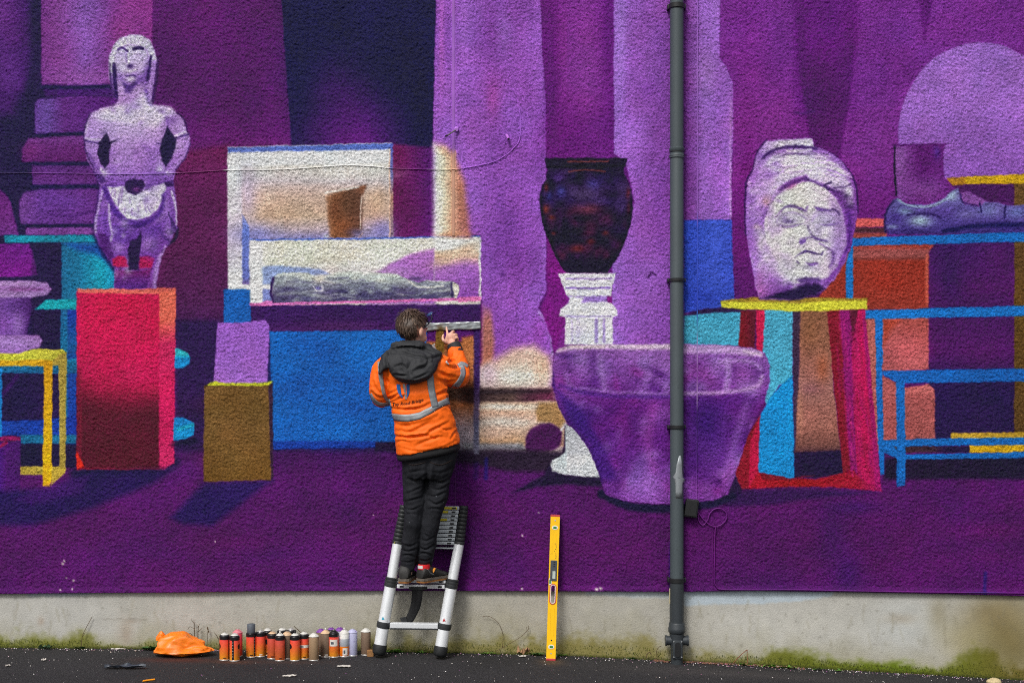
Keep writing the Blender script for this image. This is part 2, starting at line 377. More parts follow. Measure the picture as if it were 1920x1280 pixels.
    for k in range(60):
        r = np.random.default_rng(1200 + k).random(6)
        B(830 + 190 * r[0], -60 + 620 * r[1], 14 + 26 * r[2], 30 + 60 * r[3], [(166, 104, 210), (126, 60, 160), (150, 76, 170), (150, 96, 204)][k % 4], .14 + .22 * r[4], clip=cm, rot=10 * (r[5] - .5))
    B(935, 50, 36, 90, (128, 62, 158), .5, clip=cm); B(925, 190, 14, 36, (158, 66, 150), .6, clip=cm); B(945, 60, 14, 40, (158, 104, 204), .6, clip=cm)
    B(950, 460, 46, 70, (122, 62, 164), .55, clip=cm); B(870, 40, 10, 90, (172, 106, 210), .4, clip=cm); B(828, 70, 5, 110, (192, 100, 200), .5, clip=cm)
    B(998, 560, 30, 30, (156, 96, 204), .5, clip=cm); L([(1010, 585), (1026, 605), (1034, 640), (1035, 665)], (182, 150, 222), 5, 2.5, .8); B(1012, 630, 18, 30, (158, 62, 170), .45, clip=cm); L([(1018, 250), (1022, 420), (1020, 520)], (164, 106, 212), 6, 5, .5, clip=cm)
    L([(850, TOP), (850, 270)], (168, 98, 208), 8, 1.4)
    B(943, 515, 3.5, 4, (86, 44, 120), .9)
    # warm glow of the picture case
    P([(813, 270), (835, 276), (852, 292), (872, 340), (880, 400), (884, 444), (813, 446)], ('h', (813, (226, 230, 228)), (828, (226, 220, 196)), (846, (222, 176, 144)), (862, (190, 128, 110)), (884, (150, 88, 150))), soft=9)
    B(832, 282, 16, 10, (214, 160, 128), .6, rot=40); L([(851, 285), (852, 440)], (214, 158, 132), 9, 2, .8); L([(862, 350), (868, 400), (876, 440)], (176, 112, 88), 11, 8, .7); B(850, 440, 30, 5, (216, 150, 110), .7)
    # ---- purple curtain and second column
    P([(1013, TOP), (1152, TOP), (1150, 300), (1150, 560), (1060, 660), (1036, 660), (1030, 610), (1012, 578), (1024, 550), (1024, 200), (1013, 0)],
      ('h', (1014, (98, 30, 116)), (1050, (124, 46, 140)), (1100, (128, 52, 146)), (1150, (106, 34, 128))), soft=2)
    B(1060, 260, 60, 60, (92, 20, 110), .6); B(1100, 130, 40, 60, (136, 62, 154), .4); B(1035, 130, 14, 160, (88, 24, 108), .6); B(1140, 60, 10, 90, (92, 26, 116), .6)
    P([(1026, 440), (1070, 510), (1060, 600), (1040, 660), (1036, 640), (1014, 578), (1026, 550)], (122, 20, 128), soft=3)
    P([(1150, TOP), (1290, TOP), (1290, 660), (1148, 660), (1148, 470), (1175, 440), (1190, 380), (1180, 330), (1170, 300), (1151, 290)], ('h', (1150, (160, 106, 208)), (1175, (156, 92, 200)), (1230, (136, 74, 168)), (1290, (126, 64, 156))), soft=1.8)
    cm2 = p.mask([(1152, TOP), (1258, TOP), (1258, 646), (1152, 646)], 1.6)
    for k in range(34):
        r = np.random.default_rng(2200 + k).random(6)
        B(1150 + 110 * r[0], -60 + 700 * r[1], 12 + 20 * r[2], 26 + 46 * r[3], [(168, 110, 212), (122, 66, 160), (146, 80, 176)][k % 3], .14 + .22 * r[4], clip=cm2)
    B(1240, 420, 20, 200, (130, 66, 170), .5, clip=cm2); B(1165, 60, 12, 120, (170, 124, 220), .6, clip=cm2); B(1215, 170, 16, 20, (118, 56, 160), .4, clip=cm2); B(1200, 545, 40, 60, (160, 96, 202), .5, clip=cm2)
    L([(1215, 520), (1221, 512), (1228, 516)], (60, 30, 80), 4, 1.6, .9)
    # vase
    vase = [(1020, 300), (1022, 297), (1100, 296), (1176, 297), (1174, 308), (1169, 318), (1171, 326), (1179, 342), (1186, 368), (1187, 392), (1183, 420), (1173, 450), (1158, 482), (1146, 500), (1138, 512), (1062, 512), (1050, 498), (1035, 466), (1021, 432), (1013, 396), (1011, 368), (1016, 346), (1024, 336), (1026, 318)]
    vm = p.mask(vase, 1.6)
    P(vase, (36, 24, 52), soft=1.6)
    for k in range(130):
        r = np.random.default_rng(3300 + k).random(6)
        up = r[1] < .45
        B(1015 + 170 * r[0], 320 + 165 * r[1], 5 + 12 * r[2], 4 + 9 * r[3], ([(72, 50, 116), (84, 62, 120), (30, 20, 48), (60, 44, 110)] if up else [(92, 42, 70), (34, 22, 52), (28, 18, 44), (70, 38, 84)])[k % 4], .3 + .35 * r[4], clip=vm, rot=180 * r[5])
    for (x, y, rx, ry, c) in ((1100, 392, 26, 10, (112, 56, 74)), (1082, 466, 14, 7, (116, 48, 48)), (1108, 453, 8, 5, (104, 44, 50)), (1024, 392, 8, 8, (122, 52, 40)), (1035, 408, 5, 4, (126, 60, 46)), (1136, 437, 6, 4, (116, 52, 48)), (1180, 392, 4, 12, (96, 40, 48)), (1178, 362, 4, 10, (96, 40, 50)), (1024, 352, 4, 8, (100, 44, 44)), (1038, 438, 4, 3, (120, 56, 50)), (1052, 358, 8, 10, (70, 70, 150)), (1030, 366, 6, 8, (54, 54, 120)), (1110, 346, 12, 8, (72, 64, 140)), (1092, 362, 22, 14, (94, 74, 120)), (1046, 332, 10, 8, (80, 52, 126)), (1090, 346, 9, 16, (34, 22, 50)), (1165, 430, 20, 10, (48, 28, 72))):
        B(x, y, rx, ry, c, .8, clip=vm)
    L([(1064, 303), (1100, 303), (1140, 302)], (126, 66, 60), 2.5, 1.4, .85); L([(1066, 322), (1090, 319), (1135, 321)], (140, 74, 64), 2.5, 1.4, .75); L([(1024, 314), (1100, 312), (1172, 312)], (20, 14, 36), 4, 2, .6)
    L([(1013, 370), (1014, 396), (1022, 430), (1050, 496)], (24, 16, 40), 8, 4, .7, clip=vm); L([(1186, 380), (1172, 450), (1140, 508)], (26, 16, 44), 10, 5, .7, clip=vm)
    # white pedestal
    ped = [(1046, 513), (1154, 512), (1151, 524), (1147, 536), (1146, 550), (1145, 566), (1150, 572), (1157, 580), (1157, 591), (1148, 595), (1149, 646), (1059, 646), (1060, 595), (1049, 592), (1050, 580), (1058, 574), (1067, 568), (1068, 560), (1060, 550), (1056, 538)]
    P(ped, (226, 226, 240), soft=1.5)
    pm = p.mask(ped, 1.3)
    for (y, x0, x1, w, c) in ((522, 1062, 1146, 3.5, (160, 126, 198)), (540, 1062, 1142, 4, (128, 90, 180)), (556, 1064, 1140, 3, (168, 142, 206)), (531, 1058, 1146, 2, (206, 200, 226)), (593, 1062, 1146, 3, (168, 150, 208))):
        L([(x0, y), ((x0 + x1) / 2, y + .6), (x1, y - .5)], c, w, 1.5, .9, clip=pm)
    P([(1096, 556), (1140, 556), (1142, 566), (1090, 567)], (150, 112, 196), soft=3, clip=pm)
    P([(1138, 555), (1147, 555), (1147, 568), (1138, 566)], (128, 30, 128), soft=1.5)
    for x, w, c in ((1072, 3, (186, 170, 220)), (1084, 8, (204, 196, 228)), (1118, 6, (150, 122, 196)), (1132, 5, (160, 132, 204)), (1126, 3, (220, 214, 236))):
        L([(x, 600), (x + .5, 640)], c, w, 2, .85, clip=pm)
    B(1085, 620, 14, 12, (196, 190, 224), .7, clip=pm)
    # ---- painted column foot, warm side
    P([(800, 617), (895, 617), (895, 645), (800, 645)], (84, 24, 108), soft=2)
    P([(800, 640), (895, 640), (895, 855), (800, 855)], ('v', (640, (168, 104, 60)), (700, (176, 108, 70)), (730, (120, 80, 60)), (760, (150, 96, 62)), (800, (178, 160, 170)), (855, (140, 132, 150))), soft=4)
    P([(866, 632), (890, 628), (890, 715), (868, 720)], (192, 118, 70), soft=4)
    P([(818, 612), (833, 612), (833, 660), (816, 660)], (116, 90, 42), soft=2)
    P([(904, 570), (920, 580), (926, 640), (925, 690), (902, 720)], ('v', (570, (150, 92, 150)), (600, (176, 112, 96)), (680, (186, 118, 84)), (720, (200, 150, 130))), soft=6, alpha=.9)
    warm = [(895, 690), (930, 672), (960, 655), (1000, 648), (1030, 668), (1036, 700), (1034, 722), (1040, 752), (1060, 790), (1060, 850), (895, 850)]
    wm = p.mask(warm, 5)
    P(warm, ('v', (650, (214, 178, 164)), (680, (218, 186, 168)), (705, (220, 208, 196)), (728, (206, 184, 176))), soft=12)
    B(968, 706, 44, 16, (230, 228, 214), .95, clip=wm); B(985, 690, 22, 8, (226, 206, 190), .7, clip=wm); B(1015, 690, 16, 26, (222, 184, 156), .8, clip=wm); B(915, 700, 18, 24, (206, 186, 206), .8, clip=wm); B(980, 660, 22, 10, (216, 186, 172), .6)
    P([(840, 726), (1036, 728), (1040, 752), (895, 758), (840, 748)], ('h', (840, (76, 56, 46)), (900, (60, 46, 50)), (960, (96, 76, 72)), (990, (84, 50, 66)), (1036, (110, 50, 80))), soft=5)
    L([(900, 735), (1030, 733)], (46, 38, 46), 8, 5, .8)
    P([(895, 754), (1042, 752), (1060, 786), (1058, 836), (895, 836)], ('v', (752, (206, 168, 140)), (763, (224, 206, 186)), (772, (218, 178, 152)), (784, (212, 178, 158)), (792, (222, 208, 196)), (806, (214, 182, 158)), (830, (190, 150, 110))), soft=3)
    B(940, 762, 36, 4.5, (232, 228, 216), .9); B(945, 788, 40, 7, (226, 216, 204), .8); B(920, 812, 30, 12, (222, 194, 176), .6); B(1010, 800, 30, 22, (196, 160, 140), .5)
    P([(1010, 756), (1042, 754), (1061, 788), (1050, 802), (1030, 792), (1008, 790), (1004, 770)], (166, 128, 84), soft=4)
    P([(985, 832), (992, 808), (1015, 794), (1035, 794), (1050, 804), (1054, 818), (1046, 838), (1020, 846), (990, 846)], (76, 32, 84), soft=3, curve=True)
    B(1015, 815, 24, 10, (60, 26, 70), .5); B(1040, 830, 20, 8, (84, 30, 96), .4)
    L([(1052, 806), (1061, 795)], (226, 220, 226), 4, 1.3); L([(1062, 798), (1060, 840), (1050, 856)], (44, 26, 58), 7, 2)
    P([(868, 830), (980, 830), (984, 844), (868, 846)], (134, 134, 142), soft=5)
    P([(840, 842), (990, 842), (1060, 846), (1062, 862), (1030, 884), (960, 884), (870, 868), (840, 866)], (48, 38, 56), soft=7)
    P([(888, 617), (900, 617), (899, 760), (899, 850), (888, 850)], ('v', (617, (62, 40, 98)), (720, (64, 44, 98)), (760, (110, 92, 128)), (800, (104, 104, 136)), (850, (110, 108, 130))), soft=2.4)
    L([(912, 860), (911, 896)], (46, 38, 116), 7, 3, .8); L([(893, 870), (891, 896)], (52, 30, 90), 10, 4, .6)
    P([(1030, 870), (1060, 890), (1130, 892), (1130, 912), (1060, 908), (1010, 912), (960, 924), (990, 905), (1020, 890)], (40, 30, 58), soft=4, alpha=.95)
    # white cone
    cone = [(1060, 794), (1072, 801), (1090, 818), (1104, 842), (1114, 866), (1126, 894), (1092, 893), (1060, 890), (1036, 882), (1033, 870), (1036, 862), (1050, 856), (1060, 846)]
    P(cone, ('v', (794, (178, 182, 190)), (845, (190, 196, 202)), (862, (208, 216, 220)), (893, (200, 206, 212))), soft=1.5)
    L([(1062, 850), (1080, 846), (1104, 846)], (150, 156, 166), 2.4, 1.6, .5)
    # ---- right-hand background
    P([(1282, TOP), (1352, TOP), (1350, 110), (1362, 124), (1374, 158), (1376, 240), (1371, 330), (1371, 412), (1282, 412)], ('h', (1282, (116, 54, 140)), (1300, (132, 76, 164)), (1320, (150, 96, 192)), (1350, (152, 94, 196)), (1376, (164, 112, 212))), soft=1.8)
    rm = p.mask([(1282, TOP), (1350, TOP), (1350, 110), (1375, 160), (1371, 412), (1282, 412)], 1.5)
    B(1325, 140, 18, 40, (160, 118, 196), .6, clip=rm); B(1295, 330, 12, 90, (120, 58, 144), .5, clip=rm); B(1340, 30, 8, 80, (168, 116, 216), .6, clip=rm); B(1345, 300, 14, 90, (158, 92, 194), .5, clip=rm)
    L([(1371, 190), (1369, 330), (1369, 405)], (190, 144, 218), 3.5, 2, .8)
    P([(1352, TOP), (HI, TOP), (HI, 850), (1374, 850), (1371, 412), (1376, 240), (1374, 158), (1362, 124), (1350, 110)], ('v', (0, (118, 48, 142)), (150, (116, 46, 140)), (280, (124, 48, 140)), (420, (106, 34, 120)), (560, (88, 26, 104))), soft=1.6)
    B(1400, 180, 36, 140, (134, 48, 142), .5); B(1400, 60, 30, 90, (120, 40, 142), .5); B(1440, 230, 40, 50, (138, 52, 144), .4); B(1400, 330, 20, 100, (104, 26, 110), .5); B(1395, 490, 16, 70, (98, 22, 108), .6)
    P([(1484, TOP), (1622, TOP), (1614, 30), (1600, 130), (1576, 290), (1580, 420), (1520, 270), (1504, 180), (1490, 40)], ('v', (0, (106, 38, 128)), (90, (98, 28, 118)), (170, (80, 14, 98)), (290, (88, 18, 104))), soft=5)
    B(1500, 90, 12, 120, (80, 16, 98), .5); B(1595, 130, 10, 120, (82, 16, 100), .45); B(1530, 200, 22, 80, (74, 12, 92), .5)
    P([(1722, TOP), (1752, TOP), (1750, 0), (1733, 78), (1722, 0)], (90, 24, 110), soft=3)
    L([(1612, 0), (1597, 180), (1580, 290)], (132, 60, 154), 5, 5, .3); B(1640, 260, 46, 90, (124, 54, 146), .5); B(1690, 60, 40, 60, (112, 48, 140), .5); B(1860, 40, 60, 40, (102, 38, 120), .4)
    L([(1490, 213), (1510, 212), (1526, 208)], (66, 36, 96), 4, 2.5, .7)
    # disc
    import math as _m
    disc = [(1838 + 156 * _m.cos(a), 262 + 182 * _m.sin(a)) for a in np.linspace(0, 2 * _m.pi, 72, endpoint=False) if 262 + 182 * _m.sin(a) < 336] + [(1700, 336)]
    disc = [(1776, 336), (1692, 336), (1684, 290)] + [(1839 + 156 * _m.cos(a), 258 + 178 * _m.sin(a)) for a in np.linspace(_m.pi, 2 * _m.pi, 40)] + [(1996, 336)]
    P(disc, ('v', (80, (150, 98, 190)), (200, (154, 100, 196)), (336, (142, 86, 188))), soft=1.8)
    B(1800, 150, 40, 40, (160, 108, 202), .4); B(1880, 260, 50, 60, (146, 92, 190), .4)
    # right-hand shelves: panels
    P([(1780, 345), (1902, 343), (1902, 386), (1850, 380), (1800, 365)], (74, 22, 92), soft=2)
    P([(1740, 455), (1902, 450), (1902, 830), (1740, 830)], ('v', (455, (66, 30, 94)), (540, (84, 24, 98)), (580, (72, 26, 92)), (660, (84, 26, 100)), (700, (56, 26, 82)), (720, (46, 24, 76)), (830, (44, 26, 72))), soft=1.8)
    B(1780, 520, 30, 50, (48, 28, 84), .6); B(1850, 660, 40, 26, (98, 36, 108), .4); B(1870, 480, 30, 30, (84, 24, 96), .5)
    P([(1901, 344), (2010, 340), (2010, 386), (1901, 388)], (100, 74, 44), soft=1.5); P(rect(1901, 452, 2010, 830), ('v', (452, (92, 68, 42)), (600, (98, 72, 36)), (830, (88, 66, 40))), soft=1.6)
    # brick-red pedestal
    P([(1606, 410), (1657, 410), (1658, 424), (1602, 426)], (214, 92, 92), soft=1.6)
    P(rect(1600, 426, 1660, 436), (78, 46, 56), soft=2); P(rect(1600, 436, 1662, 450), (150, 70, 66), soft=2)
    P([(1602, 459), (1752, 456), (1746, 466), (1741, 474), (1741, 580), (1520, 580), (1560, 520), (1590, 470)], ('v', (460, (156, 60, 50)), (470, (150, 80, 80)), (482, (146, 78, 76)), (490, (140, 52, 42)), (560, (148, 58, 48)), (580, (138, 56, 48))), soft=1.6)
    L([(1602, 486), (1740, 483)], (112, 56, 54), 4, 2.4, .8); L([(1602, 459), (1750, 456)], (66, 40, 56), 4, 1.6, .8); L([(1737, 480), (1738, 570)], (206, 98, 80), 5, 2.5, .8); B(1670, 530, 40, 20, (150, 46, 36), .4)
    P([(1622, 596), (1741, 593), (1741, 692), (1654, 696), (1650, 840), (1640, 840)], ('v', (596, (170, 82, 76)), (660, (180, 88, 92)), (840, (164, 88, 86))), soft=1.6)
    P([(1654, 596), (1690, 596), (1670, 618), (1656, 650)], (166, 66, 50), soft=7, alpha=.9); B(1700, 650, 30, 30, (216, 100, 108), .5)
    P([(1625, 598), (1641, 598), (1650, 845), (1644, 845)], ('v', (598, (176, 96, 90)), (845, (186, 100, 96))), soft=1.5)
    P([(1654, 704), (1682, 718), (1682, 824), (1654, 826)], (176, 90, 90), soft=1.6); P([(1694, 726), (1742, 720), (1752, 732), (1753, 823), (1694, 824)], ('v', (720, (190, 100, 100)), (734, (192, 102, 100)), (740, (172, 88, 88)), (823, (162, 86, 84))), soft=1.6)
    P([(1658, 858), (2010, 850), (2010, 898), (1658, 898)], (40, 26, 56), soft=5)
    P(rect(1655, 836, 2010, 848), ('h', (1655, (66, 46, 50)), (1750, (62, 44, 56)), (1770, (44, 26, 66))), soft=1.5)
    P([(1782, 812), (2010, 808), (2010, 820), (1782, 822)], (190, 154, 48), soft=1.3); P([(1817, 835), (2010, 831), (2010, 846), (1817, 848)], (214, 168, 24), soft=1.3)
    BLU = (0, 106, 184)
    P([(1598, 446), (2010, 431), (2010, 451), (1598, 461)], BLU, soft=1.4)
    P([(1586, 492), (1599, 452), (1599, 560), (1585, 560)], (10, 118, 196), soft=1.3)
    P([(1622, 581), (2010, 571), (2010, 591), (1622, 598)], (6, 116, 198), soft=1.4)
    P([(1641, 596), (1655, 596), (1654, 700), (1656, 840), (1658, 888), (1650, 890), (1644, 800)], (6, 110, 192), soft=1.3)
    P([(1655, 695), (2010, 689), (2010, 714), (1692, 718), (1680, 716), (1655, 703)], (4, 98, 178), soft=1.4)
    P([(1680, 712), (1696, 714), (1697, 908), (1681, 911)], (8, 108, 190), soft=1.3)
    P([(1652, 824), (2010, 818), (2010, 832), (1652, 837)], BLU, soft=1.3); P([(1660, 836), (1684, 852), (2010, 845), (2010, 857), (1684, 861), (1660, 848)], BLU, soft=1.3)
    P([(1644, 826), (1668, 832), (1690, 850), (1676, 856), (1650, 845)], BLU, soft=1.4)
    # foot and sandal
    ank = [(1676, 274), (1772, 271), (1768, 300), (1770, 330), (1778, 348), (1790, 354), (1774, 372), (1745, 381), (1715, 381), (1690, 374), (1680, 366), (1678, 320)]
    am = p.mask(ank, 1.6)
    P(ank, ('h', (1676, (136, 80, 160)), (1700, (120, 58, 142)), (1725, (96, 38, 116)), (1750, (110, 48, 132)), (1775, (100, 36, 120))), soft=1.6)
    B(1738, 300, 16, 30, (86, 22, 104), .8, clip=am); B(1690, 300, 10, 30, (142, 90, 170), .6, clip=am); B(1730, 355, 40, 20, (130, 70, 152), .8, clip=am); B(1757, 285, 7, 14, (74, 46, 136), .7, clip=am); B(1700, 345, 10, 26, (116, 60, 138), .5, clip=am)
    L([(1677, 274), (1677, 320), (1680, 366)], (34, 20, 50), 4, 1.4); L([(1676, 273), (1725, 272), (1772, 271)], (84, 26, 104), 4, 1.8)
    P([(1797, 362), (1815, 360), (1850, 378), (1845, 386), (1812, 384), (1800, 376)], (134, 78, 160), soft=1.6)
    shoe = [(1674, 374), (1682, 371), (1700, 382), (1740, 385), (1768, 374), (1786, 356), (1797, 353), (1799, 368), (1808, 384), (1836, 388), (1846, 379), (1870, 379), (1884, 386), (2010, 380), (2010, 432), (1800, 438), (1664, 440), (1658, 424), (1660, 408), (1664, 390)]
    sm = p.mask(shoe, 1.8)
    P(shoe, ('v', (352, (120, 120, 176)), (390, (96, 80, 156)), (415, (80, 64, 140)), (440, (58, 44, 108))), soft=1.8)
    for (x, y, rx, ry, c, a) in ((1725, 414, 20, 9, (168, 196, 214), .95), (1695, 396, 14, 6, (136, 160, 196), .8), (1784, 368, 9, 7, (160, 186, 206), .8), (1672, 425, 10, 4, (134, 150, 186), .7), (1855, 395, 20, 12, (112, 116, 178), .9), (1905, 398, 20, 12, (104, 112, 180), .9), (1810, 402, 24, 8, (120, 112, 180), .7), (1770, 400, 24, 10, (84, 60, 140), .7), (1680, 405, 10, 8, (72, 50, 132), .7), (1890, 425, 30, 8, (52, 42, 110), .8)):
        B(x, y, rx, ry, c, a, clip=sm)
    L([(1684, 374), (1706, 386), (1740, 388), (1770, 376), (1790, 360)], (150, 172, 200), 4, 1.8, .9); L([(1700, 403), (1745, 402), (1765, 410)], (44, 30, 84), 4, 1.8, .85); L([(1770, 432), (1830, 424), (1920, 420)], (24, 24, 72), 8, 3, .8, clip=sm)
    L([(1836, 382), (1840, 400)], (40, 32, 84), 3, 1.3); L([(1884, 386), (1882, 410)], (40, 32, 84), 3.5, 1.4); L([(1676, 376), (1664, 392), (1658, 415), (1660, 436)], (36, 28, 72), 4, 1.8, .9); L([(1800, 364), (1806, 380), (1832, 386)], (44, 30, 90), 3, 1.4, .8)
    P([(1774, 334), (1808, 332), (2010, 322), (2010, 343), (1808, 346), (1786, 348)], ('h', (1775, (176, 124, 36)), (1806, (172, 120, 38)), (1812, (204, 164, 20)), (1930, (206, 166, 18))), soft=1.4)
    # ---- left of the shelves: blue, cyan and red frames
    P([(1282, 413), (1371, 412), (1378, 575), (1330, 580), (1282, 586)], ('h', (1282, (52, 76, 190)), (1340, (64, 88, 200)), (1378, (60, 82, 196))), soft=1.5); B(1320, 560, 40, 20, (44, 60, 170), .5)
    P([(1282, 590), (1320, 578), (1400, 574), (1400, 590)], (50, 30, 74), soft=2)
    P([(1282, 592), (1340, 586), (1391, 584), (1386, 648), (1282, 646)], (68, 166, 200), soft=1.6); B(1310, 620, 30, 16, (84, 178, 210), .5)
    P([(1389, 582), (1418, 582), (1414, 652), (1384, 648)], ('h', (1385, (128, 30, 44)), (1412, (96, 24, 50))), soft=1.5)
    P([(1418, 582), (1435, 582), (1432, 664), (1418, 654)], (206, 38, 82), soft=1.4)
    P([(1434, 582), (1486, 580), (1486, 712), (1460, 722), (1436, 760), (1432, 740), (1442, 700), (1430, 662)], (74, 170, 204), soft=1.5)
    P([(1486, 704), (1470, 716), (1444, 744), (1424, 778), (1400, 830), (1376, 890), (1400, 912), (1490, 900)], (0, 142, 212), soft=1.8)
    P([(1486, 580), (1501, 580), (1498, 700), (1500, 850), (1489, 850)], (62, 46, 70), soft=1.6)
    P([(1500, 580), (1556, 580), (1562, 720), (1576, 850), (1490, 850), (1498, 700)], ('v', (580, (140, 92, 70)), (640, (150, 98, 78)), (720, (160, 106, 100)), (800, (166, 108, 96)), (832, (120, 80, 74)), (850, (78, 52, 60))), soft=1.6)
    B(1542, 690, 12, 26, (178, 94, 60), .6); B(1520, 730, 20, 10, (146, 86, 100), .5); B(1500, 770, 6, 40, (184, 130, 100), .4); B(1520, 620, 16, 30, (146, 96, 66), .5)
    P([(1490, 847), (1578, 844), (1582, 886), (1530, 896), (1490, 894)], (42, 26, 64), soft=2)
    P([(1550, 580), (1578, 580), (1590, 760), (1604, 884), (1580, 888), (1565, 740)], (128, 12, 50), soft=1.5)
    P([(1574, 580), (1600, 580), (1602, 700), (1614, 890), (1594, 890)], (140, 28, 108), soft=2)
    P([(1592, 580), (1612, 580), (1600, 645)], (92, 34, 56), soft=2)
    P([(1608, 580), (1621, 580), (1652, 920), (1620, 905), (1606, 890), (1596, 660)], ('h', (1598, (164, 28, 88)), (1622, (190, 28, 88)), (1650, (150, 26, 96))), soft=1.6)
    P([(1616, 580), (1623, 600), (1652, 920), (1642, 918), (1636, 840)], (162, 28, 106), soft=2)
    P([(1424, 778), (1418, 886), (1404, 916), (1390, 916), (1376, 886), (1402, 815)], (132, 26, 48), soft=1.6)
    P([(1425, 776), (1421, 886), (1420, 915), (1404, 915), (1406, 830)], (186, 32, 72), soft=1.6)
    P([(1404, 916), (1420, 884), (1480, 896), (1530, 898), (1600, 880), (1606, 890), (1652, 920), (1560, 912), (1480, 912)], ('h', (1400, (168, 22, 52)), (1500, (146, 12, 38)), (1600, (160, 22, 56)), (1650, (152, 26, 92))), soft=1.7)
    P([(1424, 886), (1480, 896), (1528, 890), (1480, 900), (1430, 898)], (120, 22, 46), soft=1.8)
    P([(1376, 888), (1392, 916), (1390, 930), (1364, 932)], (46, 32, 66), soft=3)
    P([(1365, 930), (1400, 918), (1500, 914), (1640, 922), (1560, 930), (1440, 946), (1360, 950)], (50, 28, 78), soft=6, alpha=.8)
    B(1600, 950, 60, 14, (60, 34, 100), .5); B(1560, 1000, 30, 60, (56, 30, 96), .35); B(1590, 1075, 24, 40, (62, 40, 108), .45); B(1780, 940, 90, 30, (78, 28, 100), .5); L([(1847, 1070), (1846, 1110)], (40, 44, 110), 6, 2.5, .7); L([(1258, 1020), (1256, 1100)], (50, 40, 110), 5, 3, .6); B(965, 1080, 30, 26, (86, 22, 112), .4)
    # ---- the bowl
    bowl = [(1040, 662), (1048, 653), (1070, 648), (1130, 646), (1280, 645), (1360, 647), (1410, 652), (1434, 662), (1444, 684), (1443, 716), (1434, 748), (1418, 780), (1402, 812), (1388, 856), (1374, 900), (1364, 926), (1340, 936), (1290, 942), (1230, 944), (1170, 938), (1134, 926), (1128, 905), (1118, 872), (1104, 840), (1084, 812), (1060, 788), (1045, 758), (1036, 720), (1036, 684)]
    L([(1128, 925), (1180, 948), (1250, 952), (1330, 944), (1372, 930)], (36, 26, 60), 16, 4)
    bw = p.mask(bowl, 1.8)
    P(bowl, ('v', (648, (150, 96, 178)), (700, (130, 72, 162)), (735, (116, 54, 146)), (760, (102, 40, 126)), (860, (100, 42, 128)), (940, (128, 64, 158))), soft=1.8)
    for k in range(190):
        r = np.random.default_rng(4400 + k).random(6)
        B(1045 + 390 * r[0], 665 + 260 * r[1], 6 + 20 * r[2], 5 + 16 * r[3], [(158, 102, 192), (68, 28, 98), (132, 44, 140), (80, 34, 116), (154, 116, 196)][k % 5], .35 + .45 * r[4], clip=bw, rot=180 * r[5])
    P([(1036, 720), (1060, 780), (1100, 830), (1125, 900), (1160, 900), (1140, 850), (1110, 800), (1090, 770), (1060, 740)], (64, 36, 118), soft=9, alpha=.85, clip=bw)
    P([(1280, 740), (1380, 736), (1420, 745), (1390, 840), (1360, 880), (1300, 880), (1280, 800)], (88, 40, 126), soft=12, alpha=.75, clip=bw)
    B(1325, 790, 36, 54, (58, 32, 106), .85, clip=bw); B(1300, 850, 20, 40, (78, 36, 118), .6, clip=bw); B(1150, 830, 22, 50, (74, 34, 118), .6, clip=bw); B(1100, 735, 40, 16, (78, 36, 116), .6, clip=bw); B(1090, 780, 30, 26, (58, 34, 110), .6, clip=bw); B(1180, 800, 34, 60, (128, 44, 142), .5, clip=bw); B(1215, 905, 40, 36, (164, 104, 204), .85, clip=bw); B(1190, 885, 18, 26, (104, 72, 150), .5, clip=bw); B(1240, 830, 16, 60, (110, 44, 140), .5, clip=bw); B(1310, 915, 40, 20, (126, 60, 150), .6, clip=bw); B(1140, 690, 34, 20, (112, 60, 150), .5, clip=bw); B(1060, 668, 18, 6, (72, 36, 116), .7, clip=bw)
    L([(1060, 700), (1068, 722), (1090, 735)], (150, 104, 190), 9, 6, .6, clip=bw); L([(1124, 668), (1128, 700), (1134, 728)], (166, 124, 200), 10, 7, .55, clip=bw); L([(1180, 760), (1190, 800), (1176, 860), (1160, 900)], (82, 36, 116), 16, 10, .55, clip=bw); L([(1225, 760), (1215, 830), (1225, 880)], (150, 64, 160), 14, 10, .5, clip=bw); L([(1400, 760), (1380, 820), (1360, 890)], (144, 92, 184), 14, 9, .6, clip=bw); L([(1046, 656), (1080, 650), (1150, 649), (1255, 650)], (220, 198, 218), 10, 4, .9, clip=bw); L([(1070, 650), (1130, 649)], (222, 200, 196), 6, 3, .7, clip=bw)
    L([(1280, 655), (1360, 655), (1420, 662)], (196, 158, 212), 15, 5, .85, clip=bw); L([(1395, 658), (1428, 666)], (214, 190, 214), 5, 3, .8, clip=bw)
    L([(1285, 668), (1350, 668), (1420, 672)], (124, 64, 156), 5, 4, .6, clip=bw)
    L([(1050, 722), (1090, 735), (1150, 742), (1255, 744)], (84, 44, 132), 7, 4, .8, clip=bw); L([(1090, 727), (1160, 735), (1250, 738)], (160, 116, 196), 5, 4, .6, clip=bw)
    L([(1282, 738), (1340, 736), (1390, 732), (1420, 722), (1428, 706)], (190, 150, 212), 7, 4, .85, clip=bw); L([(1362, 675), (1366, 700), (1362, 728)], (176, 140, 206), 10, 7, .75, clip=bw); L([(1350, 678), (1400, 676), (1426, 690)], (180, 142, 208), 6, 5, .7, clip=bw)
    B(1395, 700, 22, 16, (140, 66, 158), .6, clip=bw); B(1320, 702, 22, 18, (142, 62, 154), .5, clip=bw)
    L([(1036, 700), (1040, 745), (1062, 790), (1104, 838), (1128, 905)], (52, 30, 96), 6, 3, .75, clip=bw)
    # yellow board and carved head
    P([(1352, 563), (1380, 560), (1420, 557), (1625, 559), (1626, 566), (1352, 570)], (158, 132, 48), soft=1.4)
    P([(1352, 564), (1420, 567), (1500, 568), (1560, 564), (1625, 563), (1626, 579), (1540, 583), (1480, 584), (1400, 580), (1352, 576)], (214, 210, 58), soft=1.4)
